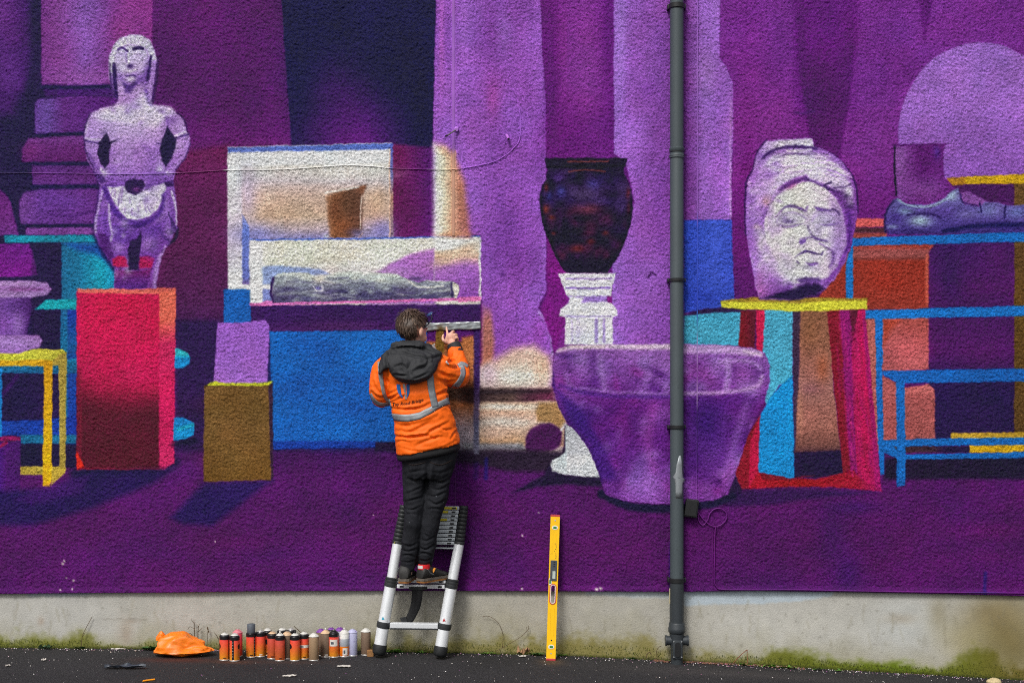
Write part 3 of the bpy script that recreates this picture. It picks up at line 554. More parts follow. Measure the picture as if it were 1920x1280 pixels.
    head = [(1435, 266), (1455, 262), (1500, 260), (1523, 259), (1526, 274), (1550, 282), (1578, 302), (1596, 330), (1605, 358), (1606, 400), (1604, 425), (1596, 455), (1585, 490), (1568, 520), (1548, 542), (1530, 554), (1480, 563), (1424, 562), (1416, 540), (1410, 500), (1402, 460), (1398, 410), (1399, 360), (1404, 338), (1415, 312), (1417, 292), (1428, 278)]
    L([(1436, 264), (1419, 288), (1413, 316), (1400, 342), (1397, 380), (1399, 440)], (44, 22, 74), 4, 1.8, .9); L([(1526, 276), (1560, 290), (1592, 322), (1606, 360), (1607, 400)], (44, 22, 74), 4, 1.8, .9)
    P(head, ('h', (1398, (150, 96, 192)), (1440, (164, 118, 200)), (1560, (150, 100, 190)), (1606, (130, 66, 168))), soft=1.8)
    hm = p.mask(head, 1.8)
    P([(1437, 266), (1523, 260), (1525, 275), (1480, 276), (1430, 290), (1422, 284)], ('h', (1425, (172, 128, 206)), (1460, (214, 206, 230)), (1525, (214, 204, 230))), soft=2)
    P([(1428, 310), (1450, 292), (1490, 284), (1540, 290), (1575, 312), (1594, 342), (1600, 370), (1575, 360), (1545, 345), (1515, 335), (1490, 336), (1462, 352), (1440, 376), (1418, 380), (1415, 345)], ('v', (284, (210, 202, 220)), (330, (200, 192, 222)), (380, (176, 140, 206))), soft=5)
    B(1425, 330, 16, 30, (160, 104, 200), .7, clip=hm); B(1500, 310, 40, 14, (222, 220, 232), .7, clip=hm); B(1560, 330, 24, 10, (196, 180, 220), .6, clip=hm)
    L([(1430, 296), (1450, 282), (1475, 276), (1505, 276), (1530, 279)], (62, 36, 96), 6, 2.2, .95, clip=hm); L([(1450, 297), (1480, 290), (1510, 289), (1545, 289)], (78, 48, 110), 3.2, 1.6, .9, clip=hm, taper=True); L([(1475, 283), (1500, 283), (1520, 281)], (226, 222, 222), 4, 2.4, .7, clip=hm)
    for (y0, y1) in ((310, 322), (320, 330), (300, 310)):
        L([(1550, y0), (1575, y0 + 6), (1592, y1 + 10)], (150, 104, 188), 2.4, 1.8, .7, clip=hm)
    face = [(1512, 340), (1535, 346), (1556, 362), (1574, 384), (1582, 410), (1586, 440), (1586, 462), (1577, 484), (1566, 505), (1552, 520), (1530, 526), (1500, 530), (1484, 530), (1470, 512), (1454, 490), (1440, 468), (1434, 440), (1434, 412), (1442, 390), (1458, 366), (1480, 348)]
    P(face, ('h', (1434, (224, 224, 218)), (1500, (222, 222, 212)), (1550, (206, 196, 214)), (1586, (178, 142, 204))), soft=2.4, curve=True)
    fm = p.mask(face, 2, True)
    P([(1424, 450), (1440, 470), (1465, 505), (1490, 532), (1500, 545), (1480, 548), (1450, 520), (1420, 480)], (214, 206, 222), soft=5, alpha=.8)
    P([(1414, 485), (1440, 490), (1470, 515), (1486, 535), (1480, 560), (1425, 560)], ('v', (485, (166, 114, 194)), (560, (138, 72, 166))), soft=6, alpha=.9)
    B(1424, 540, 14, 30, (176, 104, 170), .5, clip=hm); B(1475, 535, 14, 12, (96, 50, 146), .6, clip=hm)
    L([(1456, 362), (1472, 350), (1490, 340), (1510, 334)], (126, 66, 160), 11, 3.5, .9); L([(1462, 356), (1490, 341), (1512, 335)], (66, 40, 96), 4, 2, .7); B(1483, 350, 10, 4, (186, 66, 160), .6, rot=-30)
    L([(1510, 334), (1525, 341), (1545, 350)], (84, 54, 118), 5, 2.2, .85); L([(1545, 348), (1558, 342)], (50, 32, 80), 4, 1.6, .9); L([(1548, 352), (1566, 360), (1580, 362)], (54, 34, 84), 5, 2.2, .9); L([(1562, 352), (1584, 350), (1594, 346)], (66, 40, 96), 3.5, 1.8, .8)
    P([(1556, 360), (1584, 356), (1596, 372), (1600, 392), (1590, 394), (1578, 386), (1568, 372)], (104, 56, 138), soft=4, alpha=.8); B(1590, 362, 8, 10, (222, 222, 234), .9, clip=hm); B(1594, 380, 7, 7, (190, 168, 214), .8, clip=hm); B(1586, 368, 6, 6, (60, 36, 90), .8, clip=hm); B(1592, 388, 8, 8, (62, 40, 94), .6, clip=hm)
    P([(1584, 392), (1598, 395), (1601, 430), (1592, 465), (1576, 500), (1556, 530), (1542, 540), (1556, 516), (1578, 480), (1587, 440)], (120, 60, 164), soft=4, alpha=.85); L([(1590, 400), (1594, 440), (1586, 470)], (74, 36, 118), 7, 4, .7, clip=hm)
    L([(1445, 376), (1438, 392), (1432, 408)], (104, 66, 140), 6, 3, .8); B(1438, 376, 9, 10, (190, 150, 120), .8, rot=30); B(1419, 426, 9, 5, (196, 160, 130), .8); B(1410, 440, 10, 60, (158, 106, 198), .6, clip=hm); L([(1428, 432), (1434, 444)], (96, 60, 130), 3, 1.6, .8)
    for k in range(60):
        r = np.random.default_rng(6600 + k).random(6)
        B(1438 + 146 * r[0], 350 + 176 * r[1], 5 + 9 * r[2], 3 + 7 * r[3], [(196, 180, 208), (230, 230, 224), (184, 160, 204), (214, 210, 212)][k % 4], .3 + .3 * r[4], rot=180 * r[5], clip=fm)
    P([(1556, 372), (1580, 400), (1588, 445), (1578, 490), (1555, 520), (1560, 480), (1566, 440), (1560, 400)], (160, 122, 194), soft=8, alpha=.6, clip=fm); B(1530, 436, 26, 16, (204, 190, 216), .5, clip=fm); B(1476, 500, 16, 22, (186, 160, 206), .5, rot=-30, clip=fm)
    for (x, y, rx, ry, c, al) in ((1484, 404, 28, 9, (150, 128, 178), .5), (1552, 404, 24, 9, (146, 120, 178), .55), (1532, 432, 9, 14, (160, 136, 190), .5), (1515, 503, 24, 6, (170, 148, 194), .55), (1564, 466, 13, 24, (152, 118, 188), .65), (1500, 462, 20, 5, (184, 164, 204), .5), (1460, 440, 10, 20, (196, 178, 212), .5), (1512, 360, 40, 12, (212, 206, 206), .5), (1500, 520, 30, 6, (180, 164, 200), .5)):
        B(x, y, rx, ry, c, al, clip=fm)
    P([(1420, 424), (1440, 440), (1452, 476), (1488, 524), (1470, 532), (1436, 492), (1418, 455)], (212, 204, 220), soft=11, alpha=.85, clip=hm)
    for k in range(70):
        r = np.random.default_rng(9300 + k).random(6)
        B(1402 + 60 * r[0], 300 + 230 * r[1], 4 + 7 * r[2], 3 + 8 * r[3], [(214, 206, 224), (146, 96, 188), (186, 154, 208), (170, 126, 200)][k % 4], .25 + .35 * r[4], rot=180 * r[5], clip=hm)
    for k in range(46):
        r = np.random.default_rng(9500 + k).random(6)
        x0 = 1430 + 150 * r[0]; y0 = 286 + 44 * r[1] + .0025 * (x0 - 1505) ** 2
        L([(x0, y0), (x0 + 12, y0 + (x0 - 1500) * .06 - 1), (x0 + 24, y0 + (x0 - 1500) * .13)], [(160, 122, 192), (232, 230, 236), (140, 100, 178)][k % 3], 2.2, 1.5, .5, clip=hm)
    # face features
    L([(1460, 400), (1470, 389), (1486, 386), (1500, 391), (1512, 397)], (92, 64, 130), 6, 2.2, .85, taper=True); L([(1498, 391), (1508, 395), (1514, 388)], (100, 66, 144), 4.5, 2, .7); L([(1454, 418), (1463, 404), (1480, 398), (1498, 402), (1511, 410)], (158, 132, 186), 3.4, 1.8, .8); L([(1452, 408), (1464, 396)], (150, 104, 176), 3, 1.6, .8)
    P([(1526, 387), (1540, 390), (1562, 394), (1556, 398), (1532, 396)], (98, 66, 142), soft=2.2); L([(1522, 414), (1534, 403), (1552, 400), (1570, 406), (1577, 416)], (156, 128, 188), 3.4, 1.8, .75); L([(1560, 393), (1570, 396), (1574, 402)], (80, 54, 116), 3.5, 1.5, .9)
    B(1482, 408, 22, 10, (206, 200, 216), .6, clip=fm); L([(1456, 421), (1476, 426), (1504, 420)], (112, 78, 152), 5, 2, .9, taper=True); B(1478, 416, 15, 5, (88, 62, 130), .9); B(1470, 409, 6, 5, (126, 100, 160), .7); L([(1508, 400), (1516, 408), (1508, 420)], (196, 170, 210), 3, 2, .7)
    L([(1536, 421), (1556, 422), (1575, 417)], (112, 78, 154), 4.6, 2, .85, taper=True); B(1554, 415, 13, 4.5, (148, 120, 180), .7, clip=fm); B(1545, 408, 22, 10, (196, 180, 212), .6, clip=fm); L([(1520, 414), (1526, 402), (1534, 396)], (184, 158, 206), 3.5, 2, .7)
    L([(1514, 424), (1518, 436), (1524, 443), (1534, 448)], (84, 58, 118), 4, 1.9, .85); L([(1528, 447), (1542, 450), (1550, 452)], (84, 58, 124), 4.5, 1.8, .9); P([(1500, 450), (1512, 448), (1510, 455), (1502, 458), (1498, 455)], (104, 66, 156), soft=1.8); L([(1500, 448), (1514, 446), (1524, 445)], (94, 60, 140), 3, 1.6, .8)
    L([(1536, 456), (1552, 465), (1562, 473)], (112, 78, 146), 3, 1.5, .85); B(1552, 458, 9, 5, (216, 208, 232), .8, clip=fm); B(1505, 435, 18, 10, (226, 226, 218), .6, clip=fm)
    L([(1490, 484), (1500, 475), (1514, 471), (1528, 475), (1540, 478)], (66, 44, 108), 5, 1.8, .95, taper=True); L([(1540, 478), (1543, 472)], (66, 44, 108), 3, 1.4, .9); B(1515, 484, 18, 5, (216, 212, 224), .7, clip=fm); P([(1510, 492), (1534, 492), (1536, 496), (1518, 499)], (122, 84, 160), soft=2); L([(1494, 490), (1498, 494)], (90, 66, 126), 3, 1.5, .8)
    B(1500, 512, 26, 12, (228, 228, 224), .7, clip=fm); L([(1563, 476), (1562, 490), (1556, 500)], (96, 60, 140), 6, 3, .7, clip=fm); B(1470, 450, 24, 26, (228, 228, 220), .6, clip=fm); B(1470, 480, 18, 8, (196, 170, 212), .6, rot=20, clip=hm)
    P([(1492, 524), (1510, 519), (1535, 520), (1540, 528), (1500, 530)], (74, 48, 110), soft=3, alpha=.9)
    P([(1422, 560), (1450, 552), (1488, 540), (1512, 530), (1536, 532), (1546, 542), (1530, 554), (1490, 563)], (44, 30, 70), soft=4); B(1520, 528, 20, 5, (120, 68, 168), .5)
    # ---- statue on the red box
    st = [(224, 188), (213, 182), (208, 155), (203, 125), (204, 105), (212, 88), (226, 71), (246, 66), (268, 67), (283, 77), (292, 96), (295, 118), (291, 150), (284, 184), (286, 197), (318, 200), (330, 213), (345, 226), (350, 246), (356, 252), (357, 274), (350, 296), (330, 318), (326, 340), (331, 380), (333, 428), (320, 452), (306, 474), (298, 505), (292, 541), (215, 541), (216, 505), (205, 488), (190, 466), (178, 440), (178, 410), (184, 378), (188, 346), (178, 322), (164, 302), (160, 280), (158, 258), (162, 230), (172, 213), (190, 204), (214, 200)]
    L([(178, 440), (190, 468), (206, 492), (216, 508)], (40, 24, 72), 9, 4, .8); L([(333, 428), (330, 446), (316, 458)], (36, 22, 62), 6, 2.5, .9); L([(178, 322), (186, 345), (182, 390), (176, 430)], (46, 26, 82), 6, 3, .7); L([(296, 110), (294, 150), (286, 195)], (46, 22, 72), 5, 2.5, .7)
    P(st, ('v', (66, (176, 146, 206)), (190, (178, 142, 204)), (260, (164, 124, 196)), (330, (136, 88, 180)), (400, (124, 76, 172)), (470, (110, 60, 156)), (541, (128, 66, 160))), soft=1.8)
    sm2 = p.mask(st, 1.6)
    # head
    P([(205, 108), (212, 90), (226, 72), (246, 67), (268, 68), (282, 78), (291, 98), (293, 112), (284, 116), (278, 94), (262, 82), (240, 80), (224, 88), (217, 105), (217, 135), (206, 150)], (216, 216, 230), soft=3, alpha=.9)
    for k in range(14):
        a = 3.35 + k * 0.21
        L([(250 + 46 * math.cos(a) * .95, 112 + 46 * math.sin(a)), (250 + 34 * math.cos(a), 112 + 33 * math.sin(a))], (166, 140, 196), 2, 1.3, .55, clip=sm2)
    P([(216, 104), (226, 92), (246, 86), (264, 88), (276, 98), (280, 118), (276, 138), (266, 152), (254, 166), (240, 166), (226, 150), (217, 130)], ('v', (88, (204, 198, 224)), (120, (186, 166, 212)), (140, (168, 140, 202)), (166, (130, 88, 176))), soft=3)
    B(232, 128, 12, 10, (210, 206, 226), .7, clip=sm2); B(268, 128, 12, 10, (194, 180, 216), .6, clip=sm2); B(276, 140, 8, 26, (88, 50, 142), .75, clip=sm2, rot=8); B(262, 150, 12, 10, (98, 60, 152), .7, clip=sm2, rot=-35); B(225, 146, 8, 10, (122, 84, 170), .6, clip=sm2)
    L([(222, 95), (230, 91), (240, 97)], (98, 74, 140), 4, 1.5, .95); L([(252, 92), (262, 90), (268, 92)], (56, 36, 92), 5, 1.6, .95); L([(222, 88), (244, 82), (270, 86)], (224, 226, 234), 4, 2, .7, clip=sm2); L([(243, 94), (242, 112), (242, 120)], (218, 216, 230), 3.5, 1.6, .85); L([(236, 100), (238, 116)], (136, 104, 176), 3, 1.8, .7); B(228, 103, 7, 3, (160, 130, 190), .6); B(261, 103, 7, 3, (168, 140, 196), .6)
    B(244, 125, 5, 3.4, (66, 42, 104), .95); L([(240, 133), (248, 134), (254, 131)], (214, 210, 228), 4, 1.8, .8); L([(238, 143), (246, 142), (254, 143)], (84, 58, 128), 2.6, 1.3, .85); B(246, 149, 9, 5, (212, 210, 226), .85); L([(232, 158), (244, 164), (256, 156)], (60, 40, 100), 6, 2.4, .85); P([(234, 160), (252, 164), (246, 176), (234, 176)], (70, 42, 116), soft=3, alpha=.8)
    L([(214, 128), (216, 150), (219, 185)], (52, 30, 92), 6, 2.2, .9, clip=sm2); L([(208, 140), (211, 165), (214, 182)], (118, 74, 172), 6, 3, .7, clip=sm2); L([(284, 108), (280, 130), (277, 150)], (50, 28, 86), 4, 1.6, .9, clip=sm2); L([(290, 118), (287, 150), (281, 186)], (150, 106, 196), 5, 2.5, .6, clip=sm2); L([(274, 170), (278, 190), (284, 198)], (84, 48, 138), 6, 2.6, .8, clip=sm2); L([(294, 120), (291, 150), (285, 190)], (60, 30, 96), 3, 1.4, .8)
    # torso
    P([(172, 216), (200, 203), (222, 198), (262, 186), (285, 199), (320, 201), (330, 213), (316, 222), (290, 240), (250, 236), (214, 228), (184, 226)], (214, 212, 228), soft=7, alpha=.85)
    B(238, 190, 18, 12, (158, 110, 190), .6, clip=sm2); B(270, 186, 8, 14, (212, 204, 228), .7, clip=sm2, rot=-25); B(270, 226, 24, 12, (206, 198, 224), .6, clip=sm2); B(240, 270, 40, 40, (160, 112, 198), .5, clip=sm2); B(270, 290, 20, 50, (150, 100, 190), .4, clip=sm2)
    P([(200, 249), (206, 266), (222, 261), (210, 270), (206, 285), (205, 305), (198, 316), (190, 306), (184, 290), (186, 268), (194, 256)], (44, 28, 70), soft=2); B(196, 290, 5, 14, (92, 64, 128), .5)
    P([(314, 238), (322, 250), (332, 262), (330, 276), (324, 292), (312, 313), (304, 300), (300, 280), (304, 262), (310, 250)], (42, 28, 70), soft=2.2); L([(300, 270), (294, 270)], (70, 40, 120), 3, 1.4); L([(312, 222), (316, 236)], (104, 60, 156), 5, 3, .7)
    L([(160, 264), (175, 267), (190, 270)], (58, 34, 100), 3.5, 1.5, .95, clip=sm2); L([(162, 259), (175, 262), (188, 262)], (204, 192, 222), 3.5, 2, .8, clip=sm2); L([(328, 261), (342, 256), (356, 252)], (54, 32, 92), 3.5, 1.5, .95); L([(330, 255), (344, 250), (354, 246)], (206, 196, 224), 4, 2, .8, clip=sm2)
    L([(166, 232), (162, 250)], (206, 190, 222), 4, 3, .6, clip=sm2); B(182, 240, 10, 14, (168, 122, 204), .5, clip=sm2); L([(190, 252), (198, 246)], (70, 40, 120), 4, 2.4, .6)
    L([(168, 290), (180, 312), (192, 322)], (98, 58, 150), 5, 3, .6, clip=sm2); B(196, 324, 8, 4, (220, 218, 232), .95, rot=35); L([(190, 316), (200, 326)], (222, 220, 234), 4, 2, .9); B(300, 318, 7, 9, (206, 204, 226), .8, clip=sm2); B(314, 324, 7, 4, (226, 224, 238), .95); L([(346, 290), (330, 310), (318, 322)], (172, 132, 208), 6, 3, .7, clip=sm2)
    P([(176, 322), (196, 330), (200, 340), (190, 345)], (62, 36, 104), soft=3, alpha=.85)
    P([(200, 326), (310, 322), (316, 340), (270, 348), (200, 346)], ('v', (322, (140, 92, 188)), (346, (112, 64, 164))), soft=4, alpha=.8)
    L([(200, 347), (240, 352), (280, 348), (316, 342)], (70, 40, 120), 4, 1.8, .85); P([(308, 342), (326, 338), (326, 350), (312, 352)], (48, 28, 78), soft=2)
    # apron
    ap = [(202, 350), (212, 352), (236, 348), (242, 362), (254, 366), (268, 358), (290, 350), (308, 344), (312, 352), (306, 372), (296, 392), (280, 406), (258, 412), (240, 410), (226, 398), (214, 378)]
    P(ap, (208, 204, 224), soft=2.2); apm = p.mask(ap, 1.5)
    for k in range(26):
        r = np.random.default_rng(600 + k).random(5)
        x0 = 210 + 95 * r[0]; y0 = 352 + 45 * r[1]
        L([(x0, y0), (x0 + (258 - x0) * -.12 + 2, y0 + 9 + 8 * r[2])], [(140, 106, 176), (228, 226, 236), (156, 124, 188), (120, 88, 160)][k % 4], 2.6, 1.4, .7, clip=apm)
    B(284, 374, 14, 16, (184, 160, 212), .7, clip=apm); L([(232, 404), (258, 410), (282, 402)], (228, 226, 238), 5, 2.5, .8, clip=apm); L([(304, 352), (298, 380), (290, 394)], (226, 222, 236), 4, 2.4, .7, clip=apm)
    P([(236, 340), (250, 335), (268, 338), (272, 350), (264, 360), (254, 366), (240, 360), (235, 350)], (48, 28, 78), soft=2.4); B(256, 355, 7, 4, (136, 70, 150), .85)
    L([(196, 352), (204, 372), (216, 396), (236, 414), (258, 420), (284, 414), (302, 396), (310, 366)], (74, 40, 130), 9, 3, .9, clip=sm2); L([(232, 424), (255, 426), (272, 422)], (50, 30, 92), 5, 2.2, .85)
    # skirt folds
    L([(193, 358), (186, 384), (180, 412), (180, 436)], (190, 166, 216), 4, 2.2, .8, clip=sm2); L([(204, 384), (206, 416), (210, 440), (208, 452)], (206, 192, 224), 4, 2, .85, clip=sm2); L([(196, 400), (198, 430), (204, 456)], (100, 56, 152), 7, 3, .7, clip=sm2); P([(184, 438), (200, 440), (212, 462), (216, 490), (206, 488), (190, 466)], (74, 34, 104), soft=3, alpha=.85)
    P([(212, 420), (258, 432), (300, 420), (296, 446), (262, 452), (226, 460), (212, 446)], (92, 52, 148), soft=5, alpha=.7); L([(322, 360), (330, 390), (332, 420)], (204, 194, 222), 4, 1.8, .9, clip=sm2); L([(312, 366), (316, 396), (314, 430)], (150, 104, 196), 7, 3, .6, clip=sm2)
    for k in range(5):
        L([(316 + 3 * k, 400 + 5 * k), (322 + 2 * k, 420 + 4 * k), (320, 438)], (60, 42, 96), 2.2, 1.1, .8, clip=sm2)
    L([(300, 430), (308, 446), (318, 452)], (64, 38, 108), 5, 2.4, .7, clip=sm2); B(222, 464, 12, 10, (168, 122, 204), .8); B(278, 456, 14, 14, (168, 124, 204), .7); B(290, 460, 8, 14, (104, 80, 150), .5)
    P([(244, 452), (256, 448), (266, 432), (264, 456), (260, 505), (242, 506), (240, 470)], (46, 26, 72), soft=2.4)
    P([(212, 486), (222, 480), (236, 481), (241, 500), (222, 502), (212, 498)], (176, 24, 84), soft=2.4); P([(262, 482), (278, 480), (290, 485), (284, 502), (262, 504)], (166, 28, 86), soft=2.4)
    P([(218, 506), (240, 508), (262, 508), (284, 504), (276, 541), (216, 541)], ('v', (506, (118, 36, 104)), (524, (100, 46, 128)), (541, (88, 46, 136))), soft=3); L([(302, 478), (294, 505), (290, 538)], (172, 138, 208), 8, 4, .8, clip=sm2); L([(310, 462), (300, 490)], (180, 150, 212), 4, 2.2, .7, clip=sm2)
    B(245, 240, 62, 34, (206, 198, 222), .55, clip=sm2); B(238, 290, 40, 46, (176, 140, 206), .45, clip=sm2)
    for k in range(90):
        r = np.random.default_rng(9100 + k).random(6)
        B(165 + 185 * r[0], 200 + 330 * r[1], 4 + 9 * r[2], 3 + 8 * r[3], [(206, 196, 222), (112, 70, 160), (160, 118, 198), (190, 170, 214), (96, 54, 144)][k % 5], .2 + .35 * r[4], rot=180 * r[5], clip=sm2)
    P([(200, 249), (206, 266), (222, 261), (210, 270), (206, 285), (205, 305), (198, 316), (190, 306), (184, 290), (186, 268), (194, 256)], (40, 26, 66), soft=2); P([(314, 238), (322, 250), (332, 262), (330, 276), (324, 292), (312, 313), (304, 300), (300, 280), (304, 262), (310, 250)], (38, 26, 66), soft=2.2); P([(236, 340), (250, 335), (268, 338), (272, 350), (264, 360), (254, 366), (240, 360), (235, 350)], (46, 28, 74), soft=2.4); P([(244, 452), (256, 448), (266, 432), (264, 456), (260, 505), (242, 506), (240, 470)], (44, 26, 70), soft=2.4); B(256, 355, 7, 4, (136, 70, 150), .85)
    L([(222, 95), (230, 91), (240, 97)], (84, 58, 126), 5, 1.6, .95); L([(252, 92), (262, 90), (269, 92)], (50, 32, 86), 6, 1.6, .95); B(244, 125, 6, 4, (58, 36, 96), .95); L([(237, 143), (246, 142), (255, 143)], (76, 50, 118), 3.5, 1.3, .9); L([(214, 122), (216, 150), (219, 186)], (48, 28, 86), 7, 2.2, .9, clip=sm2); L([(284, 106), (280, 130), (277, 152)], (48, 26, 82), 5, 1.6, .9, clip=sm2)
    for a_ in ([(158, 258), (162, 286), (178, 318)], [(357, 270), (348, 296), (330, 318)], [(206, 120), (209, 155), (214, 182)], [(170, 214), (162, 232), (158, 256)], [(332, 212), (346, 228), (352, 246)]):
        L(a_, (46, 24, 78), 3, 1.5, .7)
    # a few chips of bare render
    for (x, y, r_) in ((118, 1055, 2.5), (121, 1050, 2), (138, 1087, 2.4), (125, 1082, 1.4), (114, 1104, 1.8), (136, 1102, 1.7), (1009, 960, 1.2), (1480, 508, 1.4), (700, 965, 1.2), (980, 1003, 2.2), (1118, 1106, 3), (1126, 1105, 3), (978, 1106, 2), (404, 1015, 1.5)):
        B(x, y, r_, r_, (222, 216, 206), .95)
    for k in range(90):      # streaks in the crimson frame
        r = np.random.default_rng(7700 + k).random(5)
        x0 = 1560 + 60 * r[0]; L([(x0 + (r[1] * 300) * .09, 590 + 300 * r[1]), (x0 + (r[1] * 300 + 50) * .09, 640 + 270 * r[1])], [(120, 14, 60), (206, 60, 120), (150, 30, 110)][k % 3], 3, 2.4, .35, clip=p.mask([(1552, 582), (1620, 582), (1650, 916), (1585, 886)], 2) if k == 0 else _cm)
        if k == 0: _cm = p.mask([(1552, 582), (1620, 582), (1650, 916), (1585, 886)], 2)
    # unevenness of spray coats
    gx, gy = np.meshgrid(p.xs, p.ys)
    v = 1 + 0.20 * fbm(gx, gy, 60, 71, 4) + 0.10 * (vnoise(gx, gy, 9, 77) - .5)
    p.C *= v[..., None]
    lum = p.C.mean(-1, keepdims=True)
    p.C = lum + (p.C - lum) * (1.04 - .10 * np.clip((lum - .3) / .25, 0, 1))
    p.C[..., 0] *= 1 + 0.10 * fbm(gx, gy, 45, 81, 3)
    return np.clip(p.C, 0.0, 1.0)
# ------------------------------------------------------------------ helpers
def scale_at(d):
    return PPM * DIST / (DIST - d)

def W(px, py, d=0.0):
    """photograph position at distance d in front of the wall -> world point"""
    s = scale_at(d)
    return Vector(((px - 960.0) / s, -d, EYE - (py - HOR) / s))

G_X = [-2000, 0, 320, 700, 860, 1030, 1270, 1400, 1500, 1600, 1750, 1920, 3800]
G_Y = [1205, 1214, 1217, 1221, 1224, 1228, 1239, 1245, 1251, 1257, 1265, 1275, 1330]
def ground_z(x):
    return (GROUND0 - np.interp(np.asarray(x) * PPM + 960, G_X, G_Y)) / PPM

def G(px, py):
    """photograph position of a point on the ground -> world point"""
    x, d = (px - 960) / PPM, 0.1
    for _ in range(12):
        z = float(ground_z(x))
        d = DIST - PPM * DIST * (EYE - z) / (py - HOR)
        x = (px - 960) / scale_at(d)
    return Vector((x, -d, float(ground_z(x))))

def tag(o, label=None, cat=None, group=None, kind=None):
    if label: o['label'] = label
    if cat: o['category'] = cat
    if group: o['group'] = group
    if kind: o['kind'] = kind
    return o

def thing(name, label, cat, loc=(0, 0, 0), group=None, rot=None):
    o = bpy.data.objects.new(name, None)
    o.empty_display_size = 0.05
    COL.objects.link(o)
    o.location = loc
    if rot is not None:
        o.rotation_euler = rot
    return tag(o, label, cat, group)

def obj(name, verts, faces, m, parent=None, smooth_=True, local=False, col=None):
    me = bpy.data.meshes.new(name)
    v = np.asarray([tuple(q) for q in verts], dtype=float)
    root = parent
    if parent is not None and not local:
        off = np.zeros(3); q = parent
        while q is not None:
            off += np.array(q.location); q = q.parent
        v = v - off
    me.from_pydata([tuple(q) for q in v], [], [tuple(f) for f in faces])
    if m is not None:
        me.materials.append(m)
    if smooth_:
        me.polygons.foreach_set('use_smooth', [True] * len(me.polygons))
    if col is not None:
        at = me.color_attributes.new('Col', 'FLOAT_COLOR', 'POINT')
        c = np.ones((len(v), 4), np.float32); c[:, :3] = col
        at.data.foreach_set('color', c.ravel())
    me.update()
    if smooth_:
        me.set_sharp_from_angle(angle=math.radians(52))
    o = bpy.data.objects.new(name, me)
    COL.objects.link(o)
    if parent is not None:
        o.parent = parent
    return o

class MB:
    def __init__(self):
        self.v, self.f = [], []
    def add(self, v, f):
        n = len(self.v)
        self.v += [Vector(q) for q in v]
        self.f += [tuple(i + n for i in q) for q in f]
        return self
    def box(self, c, size, M=None, bev=0.0):
        bm = bmesh.new()
        bmesh.ops.create_cube(bm, size=1.0)
        for q in bm.verts:
            q.co = Vector((q.co.x * size[0], q.co.y * size[1], q.co.z * size[2]))
        if bev:
            bmesh.ops.bevel(bm, geom=list(bm.edges), offset=bev, segments=2, affect='EDGES', profile=0.6)
        bm.verts.index_update()
        M = M or Matrix.Identity(3)
        self.add([Vector(c) + M @ q.co for q in bm.verts], [[w.index for w in f.verts] for f in bm.faces])
        bm.free()
        return self
    def tube(self, pts, rad, seg=12, cap=True, flat=None):
        pts = [Vector(q) for q in pts]; n = len(pts)
        if not hasattr(rad, '__len__'):
            rad = [rad] * n
        T = [(pts[min(i + 1, n - 1)] - pts[max(i - 1, 0)]).normalized() for i in range(n)]
        a = T[0].orthogonal().normalized()
        V = []
        for i in range(n):
            a = (a - T[i] * a.dot(T[i])).normalized()
            b = T[i].cross(a)
            for k in range(seg):
                t = 2 * math.pi * k / seg
                V.append(pts[i] + (a * math.cos(t) + b * math.sin(t)) * rad[i])
        F = [(i * seg + k, i * seg + (k + 1) % seg, (i + 1) * seg + (k + 1) % seg, (i + 1) * seg + k) for i in range(n - 1) for k in range(seg)]
        if cap:
            F += [tuple(range(seg - 1, -1, -1)), tuple((n - 1) * seg + k for k in range(seg))]
        return self.add(V, F)
    def lathe(self, prof, c=(0, 0, 0), seg=24, cap=True, a0=0.0, a1=None):
        c = Vector(c); n = len(prof); V = []; full = a1 is None
        m = seg if full else seg + 1
        for r, z in prof:
            for k in range(m):
                t = 2 * math.pi * k / seg if full else a0 + (a1 - a0) * k / seg
                V.append(c + Vector((r * math.cos(t), r * math.sin(t), z)))
        F = []
        for i in range(n - 1):
            for k in range(seg):
                k2 = (k + 1) % m if full else k + 1
                F.append((i * m + k, i * m + k2, (i + 1) * m + k2, (i + 1) * m + k))
        if cap and full:
            F += [tuple(range(m - 1, -1, -1)), tuple((n - 1) * m + k for k in range(m))]
        return self.add(V, F)
    def rings(self, R, cap=True):
        """R: list of (centre, A, B) ellipse rings"""
        seg = 28; V = []
        for c, A, Bv in R:
            for k in range(seg):
                t = 2 * math.pi * k / seg
                ct, st = math.cos(t), math.sin(t)
                e = 0.86
                ct, st = math.copysign(abs(ct) ** e, ct), math.copysign(abs(st) ** e, st)
                V.append(Vector(c) + Vector(A) * ct + Vector(Bv) * st)
        n = len(R)
        F = [(i * seg + k, i * seg + (k + 1) % seg, (i + 1) * seg + (k + 1) % seg, (i + 1) * seg + k) for i in range(n - 1) for k in range(seg)]
        if cap:
            F += [tuple(range(seg - 1, -1, -1)), tuple((n - 1) * seg + k for k in range(seg))]
        return self.add(V, F)
    def prism(self, poly, n, depth):
        """poly: 3D points of a planar outline, n: unit normal; extruded by depth along n"""
        n = Vector(n) * depth; m = len(poly)
        V = [Vector(q) for q in poly] + [Vector(q) + n for q in poly]
        F = [tuple(range(m - 1, -1, -1)), tuple(m + k for k in range(m))] + [(k, (k + 1) % m, m + (k + 1) % m, m + k) for k in range(m)]
        return self.add(V, F)
    def build(self, name, m, parent=None, smooth_=True, local=False, col=None):
        return obj(name, self.v, self.f, m, parent, smooth_, local, col)

def lin(c):
    return tuple(float(q) for q in srgb2lin(np.array(c) / 255.0))

